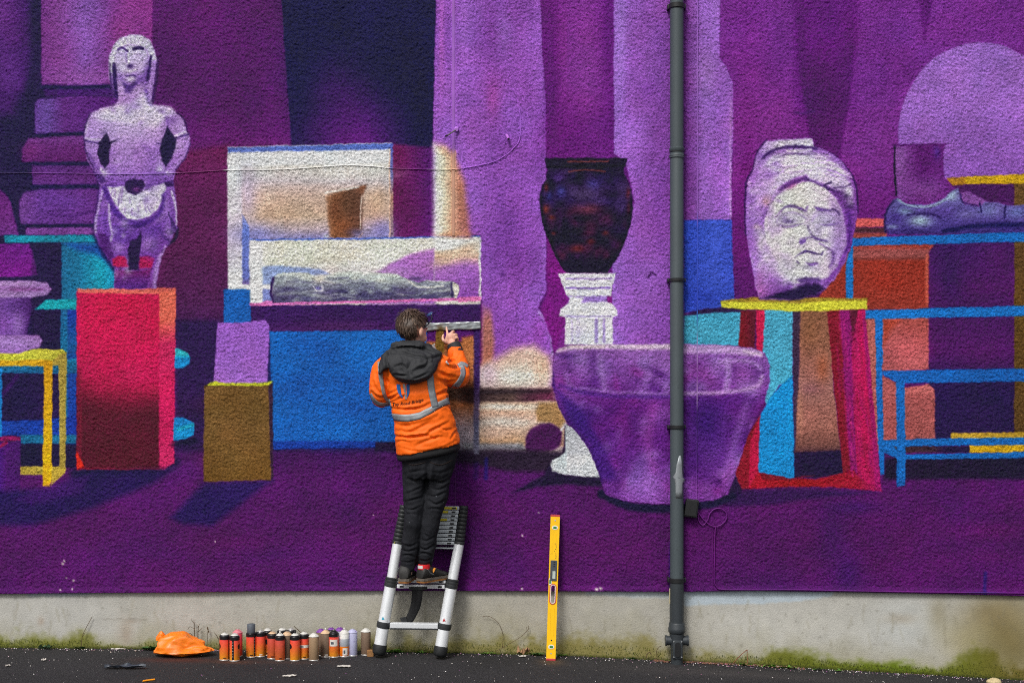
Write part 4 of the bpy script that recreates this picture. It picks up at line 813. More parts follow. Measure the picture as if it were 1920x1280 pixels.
def mat(name, rgb=None, rough=0.6, metal=0.0, noise=0.0, nscale=40.0, bump=0.0, bscale=120.0, vcol=False, spec=0.4, coat=0.0, grad=None, spots=None):
    """rgb in 0..255 display values"""
    m = bpy.data.materials.new(name); m.use_nodes = True
    nt = m.node_tree; N = nt.nodes; K = nt.links.new
    b = N['Principled BSDF']
    b.inputs['Roughness'].default_value = rough
    b.inputs['Metallic'].default_value = metal
    b.inputs['Specular IOR Level'].default_value = spec
    b.inputs['Coat Weight'].default_value = coat
    tc = N.new('ShaderNodeTexCoord')
    if vcol:
        s = N.new('ShaderNodeVertexColor'); s.layer_name = 'Col'; cs = s.outputs[0]
    elif grad:
        sx = N.new('ShaderNodeSeparateXYZ'); K(tc.outputs['Object'], sx.inputs[0])
        mr = N.new('ShaderNodeMapRange'); mr.inputs[1].default_value = grad[0]; mr.inputs[2].default_value = grad[1]
        K(sx.outputs[2], mr.inputs[0])
        rp = N.new('ShaderNodeValToRGB'); e = rp.color_ramp.elements
        for i, (p_, c_) in enumerate(grad[2]):
            q = e[i] if i < 2 else e.new(p_)
            q.position = p_; q.color = (*lin(c_), 1)
        K(mr.outputs[0], rp.inputs[0]); cs = rp.outputs[0]
    else:
        s = N.new('ShaderNodeRGB'); s.outputs[0].default_value = (*lin(rgb), 1); cs = s.outputs[0]
    if noise:
        nz = N.new('ShaderNodeTexNoise'); nz.inputs['Scale'].default_value = nscale; nz.inputs['Detail'].default_value = 5
        K(tc.outputs['Object'], nz.inputs['Vector'])
        mr = N.new('ShaderNodeMapRange'); mr.inputs[1].default_value = 0.3; mr.inputs[2].default_value = 0.7
        mr.inputs[3].default_value = 1 - noise; mr.inputs[4].default_value = 1 + noise
        K(nz.outputs[0], mr.inputs[0])
        mx = N.new('ShaderNodeVectorMath'); mx.operation = 'SCALE'
        K(cs, mx.inputs[0]); K(mr.outputs[0], mx.inputs['Scale']); cs = mx.outputs[0]
    if spots:      # (scale, threshold, colour): small stains and scuffs
        nz = N.new('ShaderNodeTexNoise'); nz.inputs['Scale'].default_value = spots[0]; nz.inputs['Detail'].default_value = 2
        K(tc.outputs['Object'], nz.inputs['Vector'])
        mr = N.new('ShaderNodeMapRange'); mr.inputs[1].default_value = spots[1]; mr.inputs[2].default_value = spots[1] + 0.03
        K(nz.outputs[0], mr.inputs[0])
        mx = N.new('ShaderNodeMix'); mx.data_type = 'RGBA'
        K(mr.outputs[0], mx.inputs[0]); K(cs, mx.inputs[6]); mx.inputs[7].default_value = (*lin(spots[2]), 1); cs = mx.outputs[2]
    K(cs, b.inputs['Base Color'])
    if bump:
        nz = N.new('ShaderNodeTexNoise'); nz.inputs['Scale'].default_value = bscale; nz.inputs['Detail'].default_value = 4
        K(tc.outputs['Object'], nz.inputs['Vector'])
        bp = N.new('ShaderNodeBump'); bp.inputs['Strength'].default_value = 1.0; bp.inputs['Distance'].default_value = bump
        K(nz.outputs[0], bp.inputs['Height']); K(bp.outputs[0], b.inputs['Normal'])
    return m

def grid_mesh(name, V, nx, ny, m, parent, col):
    """V: (ny, nx, 3) array -> one quad grid"""
    me = bpy.data.meshes.new(name)
    n = nx * ny; q = (nx - 1) * (ny - 1)
    me.vertices.add(n); me.vertices.foreach_set('co', V.reshape(-1).astype(np.float32))
    i = np.arange(n).reshape(ny, nx)
    F = np.stack([i[:-1, :-1], i[1:, :-1], i[1:, 1:], i[:-1, 1:]], -1).reshape(-1)
    me.loops.add(q * 4); me.loops.foreach_set('vertex_index', F.astype(np.int32))
    me.polygons.add(q)
    me.polygons.foreach_set('loop_start', np.arange(0, q * 4, 4, dtype=np.int32))
    me.polygons.foreach_set('use_smooth', np.ones(q, bool))
    me.update(calc_edges=True)
    me.materials.append(m)
    at = me.color_attributes.new('Col', 'FLOAT_COLOR', 'POINT')
    c = np.ones((n, 4), np.float32); c[:, :3] = col.reshape(-1, 3)
    at.data.foreach_set('color', c.ravel())
    o = bpy.data.objects.new(name, me); COL.objects.link(o)
    if parent is not None:
        o.parent = parent
    return o
# ------------------------------------------------------------------ the wall with its mural
PAINT_GAIN = 1.13
wall = thing('painted_wall', 'long roughcast building wall covered by a purple mural above a pale plinth', 'wall')
xs = np.concatenate([np.arange(-330, -8, 3.5), np.arange(-8, 1928, 1.52), np.arange(1928, 2260, 3.5)])
ys = np.concatenate([np.arange(-270, -8, 3.5), np.arange(-8, 1110, 1.52), [1110.0]])
B_X = [-400, 0, 320, 480, 700, 860, 1260, 1420, 1600, 1760, 1920, 2300]
B_Y = [1114, 1112, 1109.5, 1107, 1106.5, 1106.5, 1108, 1106.5, 1109, 1112, 1116, 1122]
mural_rgb = paint_mural(xs, ys)
gx, gy = np.meshgrid(xs, ys)
# roughcast relief: thrown grains standing proud of the coat
n1 = vnoise(gx, gy, 1.8, 21)
n2 = vnoise(gx + 2.0 * vnoise(gx, gy, 8, 5), gy, 3.0, 22)
n3 = vnoise(gx, gy, 17.0, 23)
spk = np.random.default_rng(25).random(gx.shape)
rough_h = np.clip((0.6 * n1 + 0.4 * n2 - 0.26) / 0.5, 0, 1.2) * 0.0068 + spk * 0.0036 + n3 * 0.001 + fbm(gx, gy, 130, 24, 3) * 0.010
t = np.clip((gy - 1099) / 8, 0, 1)                       # smooth bead along the lower edge
bead = (gx > 1330) * 0.75 + 0.25
rough_h = rough_h * (1 - 0.85 * t * bead) + t * (0.006 + 0.006 * bead)
cond = np.exp(-((gx - 850) / 5.0) ** 4) * (gy < 445)      # the coat is flat under the trunking
rough_h = rough_h * (1 - 0.8 * cond)
Z = (GROUND0 - (gy + (np.interp(gx, B_X, B_Y) - 1110) * np.clip((gy - 990) / 120, 0, 1))) / PPM
V = np.stack([(gx - 960) / PPM, -rough_h, Z], -1)
V = np.concatenate([V, V[-1:] * np.array([1, 0, 1]) + np.array([0, 0.0, 0.002]), V[-1:] * np.array([1, 0, 1]) + np.array([0, 0.05, 0.002])], 0)
lin_rgb = srgb2lin(mural_rgb) * PAINT_GAIN * (0.70 + 0.60 * np.random.default_rng(26).random(gx.shape))[..., None]   # random paint speckle, independent of the relief, raises the grain contrast
lum_ = lin_rgb.mean(-1, keepdims=True); lin_rgb = lin_rgb - 0.015
lin_rgb = np.concatenate([lin_rgb, lin_rgb[-1:], lin_rgb[-1:]], 0)
m_mural = mat('mural_paint', vcol=True, rough=0.5, spec=0.22, bump=0.0062, bscale=300.0)
render_o = grid_mesh('roughcast_mural', V, len(xs), len(ys) + 2, m_mural, wall, np.clip(lin_rgb, 0.003, 0.86))
tag(render_o, 'painted mural of museum objects, statue, vase, carved head and boxes in purple')

def mural_at(px, py):
    j = np.clip(np.searchsorted(ys, np.atleast_1d(py)), 0, len(ys) - 1); i = np.clip(np.searchsorted(xs, np.atleast_1d(px)), 0, len(xs) - 1)
    return np.clip(srgb2lin(mural_rgb[j, i]) * PAINT_GAIN, 0.004, 0.9)

def relief_at(px, py):
    j = min(max(int(np.searchsorted(ys, py)), 0), len(ys) - 1); i = min(max(int(np.searchsorted(xs, px)), 0), len(xs) - 1)
    return float(rough_h[j, i])

# plinth with its stains, painted in the same units
pxs = np.concatenate([np.arange(-330, 2260, 2.6)]); pys = np.concatenate([np.arange(1098, 1292, 2.2), [1300, 1330]])
pp = Painter(pxs, pys, (178, 176, 168))
def ground_row(x):
    return float(np.interp(x, G_X, G_Y))
qx, qy = np.meshgrid(pxs, pys)
gr = np.interp(qx, G_X, G_Y)
pp.C[:] = np.array((176, 174, 166)) / 255
tone = fbm(qx, qy, 190, 301, 4)[..., None]
pp.C += tone * np.array((0.05, 0.06, 0.085))
warmth = smooth(np.clip((qx - 560) / 300, 0, 1)) * (1 - smooth(np.clip((qx - 1180) / 200, 0, 1)))
pp.C += warmth[..., None] * (np.array((166, 162, 150)) / 255 - pp.C) * 0.55
pp.blob(700, 1150, 120, 34, (158, 152, 134), .5); pp.blob(930, 1160, 90, 40, (164, 158, 144), .5); pp.blob(1480, 1180, 180, 36, (192, 190, 180), .5); pp.blob(1700, 1170, 70, 50, (184, 188, 186), .6)
pp.poly([(1283, 1100), (1570, 1100), (1560, 1118), (1500, 1128), (1420, 1132), (1340, 1133), (1283, 1136)], (176, 188, 196), soft=3)
pp.poly([(1100, 1100), (1260, 1100), (1258, 1122), (1180, 1120), (1100, 1114)], (176, 186, 192), soft=4, alpha=.8)
pp.poly([(30, 1105), (190, 1105), (160, 1117), (60, 1119)], (158, 168, 178), soft=4, alpha=.8)
# brown damp patch at the right
pp.blob(1880, 1190, 60, 62, (116, 104, 62), .9); pp.blob(1860, 1150, 40, 22, (118, 102, 66), .5); pp.blob(1905, 1230, 60, 60, (112, 100, 60), .8); pp.blob(1760, 1150, 18, 34, (146, 138, 112), .6); pp.blob(1690, 1160, 30, 10, (160, 148, 128), .5); pp.blob(1810, 1200, 50, 40, (160, 150, 110), .6); pp.blob(1900, 1150, 90, 50, (140, 126, 92), .5)
pp.blob(235, 1190, 14, 26, (150, 132, 112), .5); pp.blob(75, 1165, 6, 8, (150, 130, 112), .5); pp.blob(245, 1165, 12, 3, (150, 138, 124), .6)
for k in range(130):
    r = np.random.default_rng(8000 + k).random(6)
    x0 = 20 + 1880 * r[0]; y0 = 1125 + 80 * r[1]
    pp.line([(x0, y0), (x0 + 14 * (r[2] - .5), y0 + 10 + 24 * r[3])], (128, 122, 100), 2.5, 3.0, .34 * r[4] + .06)
for k in range(420):
    r = np.random.default_rng(8800 + k).random(5)
    pp.blob(1920 * r[0], 1118 + 120 * r[1], 1.2 + 1.8 * r[2], 1 + 1.6 * r[3], (104, 100, 88), .4 * r[4])
pp.line([(192, 1162), (230, 1161), (272, 1161)], (128, 122, 112), 1.6, 1.4, .6)
# algae creeping up from the ground
H_X = [-400, 0, 60, 110, 150, 240, 270, 330, 450, 600, 700, 780, 880, 960, 1060, 1200, 1260, 1300, 1400, 1470, 1560, 1640, 1700, 1760, 1800, 1850, 1920, 2300]
H_Y = [26, 26, 30, 16, 34, 8, 26, 18, 22, 24, 30, 24, 34, 38, 36, 44, 28, 26, 26, 34, 30, 22, 26, 22, 40, 60, 30, 30]
hh = np.interp(qx, H_X, H_Y)
a = np.clip(1.25 - (gr - qy) / hh + 1.5 * fbm(qx, qy, 34, 401, 4) + .3 * (vnoise(qx, qy, 5, 409) - .5), 0, 1)
green = np.stack([np.interp(qx, [0, 300, 700, 1000, 1300, 1500, 1700, 1920], v) for v in ([110, 118, 122, 128, 132, 98, 92, 104], [114, 116, 116, 120, 124, 104, 112, 92], [44, 58, 70, 66, 74, 26, 14, 40])], -1) / 255
pp.C += (green - pp.C) * (smooth(a) * 0.96)[..., None]
b_ = np.clip(1.0 - (gr - qy) / (hh * 2.2) + 1.3 * fbm(qx, qy, 60, 431, 4), 0, 1)
pp.C += (np.array((140, 134, 100)) / 255 - pp.C) * (b_ * 0.42 * (1 - smooth(a)))[..., None]
dk = np.clip(1 - (gr - qy) / 5, 0, 1)  # darker line in the last rows above the ground
pp.C += (np.array((46, 46, 30)) / 255 - pp.C) * (dk * .6)[..., None]
pp.C *= (1 + .10 * fbm(qx, qy, 16, 441, 3))[..., None]
PV = np.stack([(qx - 960) / PPM, 0.016 - fbm(qx, qy, 80, 451, 4) * 0.004, (GROUND0 - qy) / PPM], -1)
m_plinth = mat('plinth_render', vcol=True, rough=0.85, spec=0.25, bump=0.0025, bscale=110.0)
grid_mesh('plinth', PV, len(pxs), len(pys), m_plinth, wall, np.clip(srgb2lin(np.clip(pp.C, 0, 1)) * 0.97, 0.004, 0.9))
m_block = mat('blockwork', (150, 146, 138), 0.9, noise=.1)
MB().box((0.02, 0.20, 2.45), (9.2, 0.28, 5.9)).build('masonry', m_block, wall, False)

# ------------------------------------------------------------------ the ground
gxx = np.concatenate([np.linspace(-30, -5, 14), np.linspace(-4.8, 4.8, 260), np.linspace(5, 30, 14)])
gyy = np.concatenate([np.linspace(0.06, -1.6, 90), np.linspace(-1.8, -9, 20), np.linspace(-10, -40, 12)])
a_, b2 = np.meshgrid(gxx, gyy)
gz = ground_z(np.clip(a_, -5.5, 5.5)) + fbm(a_, b2, 0.5, 501, 3) * 0.007 + fbm(a_, b2, 0.05, 505, 2) * 0.0022
GV = np.stack([a_, b2, gz], -1)[::-1]
gcol = np.zeros(a_.shape + (3,), np.float32) + np.array(lin((47, 46, 48)))
v_ = fbm(a_, b2, 0.7, 511, 4)
gcol *= (1 + 0.5 * v_)[..., None]
def ground_tint(px, py, rx, ry, c, al):
    q = G(px, py)
    w_ = np.exp(-(((a_ - q.x) / rx) ** 2 + ((b2 - q.y) / ry) ** 2)) * al
    gcol[:] += (np.array(lin(c)) - gcol) * w_[..., None]
ground_tint(335, 1236, .22, .07, (84, 46, 36), .8); ground_tint(438, 1240, .12, .05, (92, 58, 40), .6); ground_tint(540, 1240, .25, .05, (74, 56, 50), .5); ground_tint(1034, 1240, .07, .09, (92, 74, 54), .8); ground_tint(1380, 1262, .9, .12, (70, 66, 66), .5)  # soft tinted ovals at the bag, cans, level and right of the pipe
m_ground = mat('asphalt', vcol=True, rough=0.85, spec=0.2, noise=0.6, nscale=130.0, bump=0.008, bscale=150.0)
ground = grid_mesh('ground', GV, len(gxx), len(gyy), m_ground, None, gcol[::-1])
ground['kind'] = 'structure'
# ------------------------------------------------------------------ drainpipe
M_PIPE = mat('pipe_grey', (68, 77, 81), 0.55, noise=.06, nscale=6, spots=(60, .72, (50, 56, 60)))
M_PIPED = mat('pipe_dark', (52, 57, 61), 0.45, noise=.06, nscale=9)
M_BLACK = mat('black_plastic', (30, 31, 33), 0.5)
M_TAPE = mat('silver_tape', (150, 156, 160), 0.4, metal=0.35, noise=.05)
M_SCREW = mat('zinc_screw', (200, 204, 206), 0.35, metal=.7)
DPX, DP_D = 1269.0, 0.068
c0 = W(DPX, 690, DP_D)
def pz(py, d=DP_D):
    return EYE - (py - HOR) / scale_at(d)
pipe = thing('drainpipe', 'grey plastic drainpipe running down the wall to a black trap fitting', 'drainpipe', (c0.x, c0.y, float(ground_z(c0.x))))
def ring(name, y0, y1, r, m, par=pipe, bev=.002, seg=36):
    z0, z1 = pz(y1), pz(y0)
    return MB().lathe([(r - bev, z0), (r, z0 + bev), (r, z1 - bev), (r - bev, z1)], (c0.x, c0.y, 0), seg).build(name, m, par)
R0 = 0.0445
ring('pipe', 286, -300, R0, M_PIPE) if False else None
MB().lathe([(R0, pz(1088)), (R0, pz(292)), (R0 - .0015, pz(290))], (c0.x, c0.y, 0), 40).build('pipe', M_PIPE, pipe)
MB().lathe([(R0, pz(288)), (R0, pz(-300))], (c0.x, c0.y, 0), 40).build('pipe', M_PIPE, pipe)
MB().lathe([(R0 + .003, pz(1172)), (R0 + .003, pz(1086))], (c0.x, c0.y, 0), 40).build('pipe', M_PIPED, pipe)
sk = MB().lathe([(R0 + .001, pz(297)), (R0 + .006, pz(296)), (R0 + .006, pz(292)), (R0 + .003, pz(291)), (R0 + .003, pz(284)), (R0 + .006, pz(283)), (R0 + .006, pz(278)), (R0 + .001, pz(277))], (c0.x, c0.y, 0), 40).build('socket', M_PIPE, pipe)
for y in (285, 293):
    MB().lathe([(R0 + .0035, pz(y + 1)), (R0 + .0062, pz(y + .6)), (R0 + .0062, pz(y - .6)), (R0 + .0035, pz(y - 1))], (c0.x, c0.y, 0), 40).build('seal', M_BLACK, sk)
for y, hgt in ((12, 10), (525, 7), (800, 7), (1087, 9)):
    b = MB().lathe([(R0 + .001, pz(y + hgt / 2)), (R0 + .008, pz(y + hgt / 2 - 1)), (R0 + .008, pz(y - hgt / 2 + 1)), (R0 + .001, pz(y - hgt / 2))], (c0.x, c0.y, 0), 40)
    for s in (-1, 1):
        b.box((c0.x + s * (R0 + .008), c0.y + .034, pz(y)), (.016, .068, hgt / PPM * .9), bev=.002)
    b.build('bracket', M_BLACK, pipe)
# trap fitting at the foot
trap = MB().lathe([(R0 + .004, pz(1186)), (R0 + .012, pz(1184)), (R0 + .013, pz(1176)), (R0 + .009, pz(1174)), (R0 + .009, pz(1168)), (R0 + .005, pz(1166))], (c0.x, c0.y, 0), 40)
trap.lathe([(R0 - .004, float(ground_z(c0.x)) - .03), (R0 - .004, pz(1216)), (R0 + .002, pz(1206)), (R0 + .004, pz(1184))], (c0.x, c0.y, 0), 40)
to = trap.build('trap_fitting', M_PIPED, pipe)
for s in (-1, 1):
    MB().tube([(c0.x, c0.y, pz(1200)), (c0.x + s * .066, c0.y, pz(1200)), (c0.x + s * .067, c0.y, pz(1200)), (c0.x + s * .077, c0.y, pz(1200))], [.031, .031, .036, .036], 28).build('branch_stub', M_PIPED, to)
yf = c0.y - R0 - .004
def stadium(cx, cz, w, h, y, n=10):
    r = w / 2; P = []
    for k in range(n + 1):
        a = math.pi * k / n
        P.append((cx + r * math.cos(a), y, cz + h / 2 - r + r * math.sin(a)))
    for k in range(n + 1):
        a = math.pi + math.pi * k / n
        P.append((cx + r * math.cos(a), y, cz - h / 2 + r + r * math.sin(a)))
    return P
pl = MB().box((c0.x, yf + .012, pz(1214)), (.068, .03, .125), bev=.012).build('access_plate', M_PIPED, to)
MB().prism(stadium(c0.x, pz(1214), .038, .095, yf - .003)[::-1], (0, -1, 0), .006).build('raised_oval', M_BLACK, pl)
for s in (-1, 1):
    for z in (1199, 1228):
        MB().lathe([(.0045, 0), (.0045, .003), (.002, .005)], (0, 0, 0), 10)
        MB().tube([(c0.x + s * .026, yf - .002, pz(z)), (c0.x + s * .026, yf - .008, pz(z))], .0042, 10).build('screw', M_SCREW, pl)
# torn tape on the pipe
tp = []
V_, F_ = [], []
rows = [(853, 0.2, 0.5), (870, -.15, .72), (885, -.3, .85), (893, -.75, .86), (897, -.5, 1.25), (901, -.42, 1.2), (905, -.3, .9), (920, -.3, .8), (932, -.25, .62)]
for y, a0, a1 in rows:
    for k in range(6):
        u = a0 + (a1 - a0) * k / 5
        rr = R0 + .0025 + (.006 if abs(y - 899) < 5 and k > 4 else 0) + .0012 * math.sin(k * 2.3 + y)
        V_.append((c0.x + rr * math.sin(u), c0.y - rr * math.cos(u), pz(y)))
for i in range(len(rows) - 1):
    for k in range(5):
        F_.append((i * 6 + k, (i + 1) * 6 + k, (i + 1) * 6 + k + 1, i * 6 + k + 1))
to_ = obj('tape', V_, F_, M_TAPE, pipe); to_.modifiers.new('s', 'SOLIDIFY').thickness = .0008
MB().box((c0.x - R0 - .004, c0.y - .01, pz(1116)), (.008, .004, .1)).build('sticker', mat('old_sticker', (170, 160, 128), .7), pipe, False)

# ------------------------------------------------------------------ cables, trunking and fixings painted over with the wall
M_VC = mat('painted_over', vcol=True, rough=.5, spec=.3)
def cable(name, label, pts, r=.0032, lift=.0102, tint=1.0, cat='cable', group=None):
    pts = catmull(pts, False, 8)
    mb = MB().tube([W(x, y, lift) for x, y in pts], r, 8)
    c = np.repeat(np.array([mural_at(x, y)[0] for x, y in pts]), 8, 0) * tint
    o = mb.build(name, M_VC, None, True, col=np.clip(c, 0, .9))
    return tag(o, label, cat, group)
cable('cable', 'thin cable painted over, sagging across the statue and white frame', [(-300, 328), (0, 325), (100, 325), (200, 326), (320, 325), (430, 319), (520, 318), (600, 313), (650, 310), (700, 312), (740, 316), (830, 318), (870, 315), (920, 305), (945, 293), (962, 279), (975, 258), (975, 205)], r=.0027, tint=1.3)
cable('cable', 'straight vertical cable painted lilac beside the drainpipe, ending at a black box', [(1308, -260), (1308, 200), (1307.5, 500), (1307, 800), (1306, 936)], r=.0036, tint=.95)
cable('cable', 'looped purple cable coiled below the black box', [(1308, 958), (1318, 972), (1332, 984), (1346, 986), (1360, 976), (1362, 962), (1352, 953), (1340, 954), (1331, 962), (1327, 974), (1318, 984), (1310, 975), (1310, 962)], r=.0038, lift=.016, tint=1.1)
cable('cable', 'purple cable dropping from the coil and turning along the lower wall edge', [(1342, 985), (1340, 1010), (1340, 1040), (1339, 1085), (1343, 1098), (1352, 1104), (1400, 1105), (1500, 1105), (1600, 1107), (1800, 1110), (2200, 1114)], r=.0045, lift=.018, tint=1.1)
cable('cable', 'shorter purple cable running straight down beside the dropped cable', [(1335, 985), (1336, 1020), (1335.5, 1060), (1336, 1104)], r=.0034, tint=1.0)
def strip(name, label, x, y0, y1, w, lift, cat):
    n = 60; V2 = []; C2 = []
    for i in range(n + 1):
        y = y0 + (y1 - y0) * i / n
        for (dx, dd) in ((-w / 2, 0.0), (-w / 2, lift), (w / 2, lift), (w / 2, 0.0)):
            V2.append(W(x + dx, y, dd)); C2.append(mural_at(x, y)[0] * .72)
    F2 = [(i * 4 + k, i * 4 + k + 1, (i + 1) * 4 + k + 1, (i + 1) * 4 + k) for i in range(n) for k in range(3)]
    return tag(obj(name, V2, F2, M_VC, None, False, col=np.clip(np.array(C2), 0, .9)), label, cat)
strip('cable_trunking', 'narrow flat trunking strip painted lilac running up the column', 850, -260, 442, 5.0, .0075, 'trunking')
strip('cable_trunking', 'hair-thin trunking strip painted purple below the painted slab', 854, 862, 1104, 2.2, .0085, 'trunking')
# wall anchors
a1 = thing('wall_anchor', 'old metal bolt with lilac head and rusty dark tip sticking from the column', 'bolt', W(852, 243, 0))
MB().tube([W(856, 242, 0), W(856, 243, .03)], [.016, .012], 12).build('head', mat('painted_bolt', (190, 128, 224), .5), a1)
MB().tube([W(856, 243, .02), W(838, 254.5, .075)], .0045, 8).build('rod', mat('old_bolt', (96, 92, 84), .6), a1)
MB().tube([W(838.5, 254, .07), W(836, 255.6, .085)], .0065, 8).build('tip', M_BLACK, a1)
a2 = thing('wall_anchor', 'short lilac pipe stub with open black end beside the looped cable', 'bolt', W(951, 256, 0))
MB().tube([W(950, 253, 0), W(953.5, 260.5, .05)], .009, 12).build('stub', mat('painted_stub', (180, 110, 205), .5), a2)
MB().tube([W(953.5, 260.5, .0495), W(953.6, 260.7, .052)], .0062, 10).build('bore_disc', M_BLACK, a2)  # solid black disc stands for the dark opening of the stub
# black box beside the pipe
bx = thing('cable_box', 'small tilted black cable box half behind the drainpipe', 'box', W(1296, 966, 0))
Mr = Matrix.Rotation(math.radians(8), 3, 'Y')
MB().box(W(1296, 952, .035), (.085, .05, .118), Mr, bev=.004).build('case', M_BLACK, bx, False)
MB().box(W(1296, 952, .063), (.075, .006, .105), Mr, bev=.002).build('lid', M_BLACK, bx, False)
MB().tube([W(1306, 936, .02), W(1304, 941, .03)], .006, 8).build('gland', M_BLACK, bx)
# silver tape on the mural
V_, F_ = [], []
nx_, ny_ = 64, 7
for j in range(ny_):
    for i in range(nx_):
        x = 762 + (901 - 762) * i / (nx_ - 1); y = 606.5 - (x - 762) / 139 * 4 + 14.5 * j / (ny_ - 1)
        w_ = math.sin(i * .55 + j * .9) * math.sin(i * .21 - j * 1.3)
        V_.append(W(x, y + (0.35 * math.sin(i * .37) if j in (0, ny_ - 1) else 0), .0135 + .003 * w_ + .007 * abs(float(vnoise(np.array(i * 1.0 + j * .8), np.array(j * 1.0 - i * .25), 2.0, 61)) - .5)))
for j in range(ny_ - 1):
    for i in range(nx_ - 1):
        F_.append((j * nx_ + i, (j + 1) * nx_ + i, (j + 1) * nx_ + i + 1, j * nx_ + i + 1))
tc_ = np.tile(np.array(lin((158, 163, 166))), (len(V_), 1))
for q in range(len(V_)):
    x = 762 + 139 * (q % nx_) / (nx_ - 1); j = q // nx_
    k_ = math.exp(-((x - 826) / 8.0) ** 2) * min(1, j / 4.5)
    tc_[q] = tc_[q] * (1 - k_) + np.array(lin((126, 104, 52))) * k_
mt = obj('masking_tape', V_, F_, mat('foil_tape', vcol=True, rough=.25, metal=.5), None, True, col=tc_)
mt.modifiers.new('s', 'SOLIDIFY').thickness = .001
tag(mt, 'strip of crinkled silver tape stuck along the lower edge of the painted slab', 'tape')

# ------------------------------------------------------------------ telescopic ladder
M_ALU = mat('ladder_alu', (230, 233, 236), 0.28, metal=.25, noise=.04, nscale=14)
M_ALUD = mat('rung_alu', (196, 203, 208), 0.36, metal=.3, noise=.06, nscale=30)
M_COL = mat('ladder_collar', (44, 46, 47), 0.5, spots=(26, .66, (150, 146, 60)))
M_COLP = mat('ladder_collar_plain', (48, 50, 52), 0.5)
M_FOOT = mat('ladder_foot', (30, 32, 33), 0.6)
M_YEL = mat('ladder_sticker', (214, 196, 40), 0.5, noise=.2, nscale=60)
lad = thing('telescopic_ladder', 'half-collapsed aluminium telescopic ladder leaning on the wall under the painter', 'ladder', G(770, 1229))
LD = lambda y: 0.185 - (1226 - y) / (1226 - 945) * 0.125
LX = lambda y: float(np.interp(y, [945, 1017, 1088, 1171, 1226], [758, 746, 734, 719, 710]))
RX = lambda y: float(np.interp(y, [945, 1018, 1092, 1173, 1226], [871, 861, 847.5, 833.5, 825]))
def rail(f, y0, y1, r, name, m, par=lad, seg=28):
    return MB().tube([W(f(y0), y0, LD(y0)), W(f(y0 + (y1 - y0) * .5), (y0 + y1) / 2, LD((y0 + y1) / 2)), W(f(y1), y1, LD(y1))], r, seg).build(name, m, par)
for f, dy in ((LX, -1.5), (RX, 1.5)):
    rail(f, 1212 + dy, 1172 + dy, .041, 'rail_tube', M_ALU)
    rail(f, 1172 + dy, 1092 + dy, .0385, 'rail_tube', M_ALU)
    rail(f, 1092 + dy, 1018 + dy, .034, 'rail_tube', M_ALU)
    yb = 1226 + dy
    foot = MB().tube([W(f(1209 + dy), 1209 + dy, LD(1209)), W(f(1212 + dy), 1212 + dy, LD(1212)), W(f(1222 + dy), 1222 + dy, LD(1222)), W(f(yb), yb, LD(1226)), W(f(yb) - .5, yb + 2.5, LD(1228))], [.0425, .0455, .0455, .041, .03], 28)
    foot.build('rubber_foot', M_FOOT, lad)
    for (ya, yb_, r) in ((1166, 1177, .0455), (1083, 1087, .043), (1087.5, 1092.5, .0445), (1093, 1100, .043)):
        MB().tube([W(f(ya + dy), ya + dy, LD(ya)), W(f(ya + 1 + dy), ya + 1 + dy, LD(ya)), W(f(yb_ - 1 + dy), yb_ - 1 + dy, LD(yb_)), W(f(yb_ + dy), yb_ + dy, LD(yb_))], [r - .003, r, r, r - .003], 28).build('collar', M_COLP, lad)
    for k in range(10):
        ya = 947 + k * 7.3 + (1 if f is RX else 0); r = .0285 + .0009 * k
        MB().tube([W(f(ya), ya, LD(ya)), W(f(ya + .8), ya + .8, LD(ya)), W(f(ya + 5.6), ya + 5.6, LD(ya)), W(f(ya + 6.6), ya + 6.6, LD(ya))], [r - .003, r, r, r - .003], 24).build('collar', M_COL, lad)
    MB().tube([W(f(948), 948, LD(948)), W(f(1020), 1020, LD(1020))], .022, 20).build('inner_tube', M_COLP, lad)
def rung(y, h, dep, m, slots=True, name='rung', inset=12.5, red=False):
    p0, p1 = W(LX(y) + inset, y - .6, LD(y)), W(RX(y) - inset, y + .6, LD(y))
    c = (p0 + p1) / 2; L_ = (p1 - p0).length
    ang = math.atan2((p1 - p0).z, (p1 - p0).x)
    Mx = Matrix.Rotation(-ang, 3, 'Y')
    o = MB().box(c, (L_, dep, h), Mx, bev=min(.003, h * .2)).build(name, m, lad, False)
    if slots:
        for u in (-.40, .40):
            MB().box(c + Mx @ Vector((u * L_, -dep / 2 - .0005, 0)), (.026, .003, h * .55), Mx, bev=.0012).build('slot_block', M_BLACK, o, False)  # solid black block stands for the dark inside of the slot
    return o, c, L_, Mx
for k in range(10):
    y = 951 + k * 7.3
    o, c, L_, Mx = rung(y, .0205, .04, M_ALUD, inset=9)
    if k in (0, 1, 3):
        MB().box(c + Mx @ Vector((.07, -.0205, 0)), (.06 if k else .17, .001, .015), Mx).build('sticker', M_YEL, o, False)
rung(1026, .008, .05, M_ALUD, False, 'rung_lip', 9)
rung(1088.5, .019, .055, M_ALU)
rung(1098, .024, .055, M_ALU)
o, c, L_, Mx = rung(1171.5, .032, .05, M_ALU, False)
MB().box(c + Mx @ Vector((0, 0, -.019)), (L_, .044, .012), Mx).build('rung_shade_strip', M_COLP, o, False)  # dark strip under the rung stands for its shaded lower face
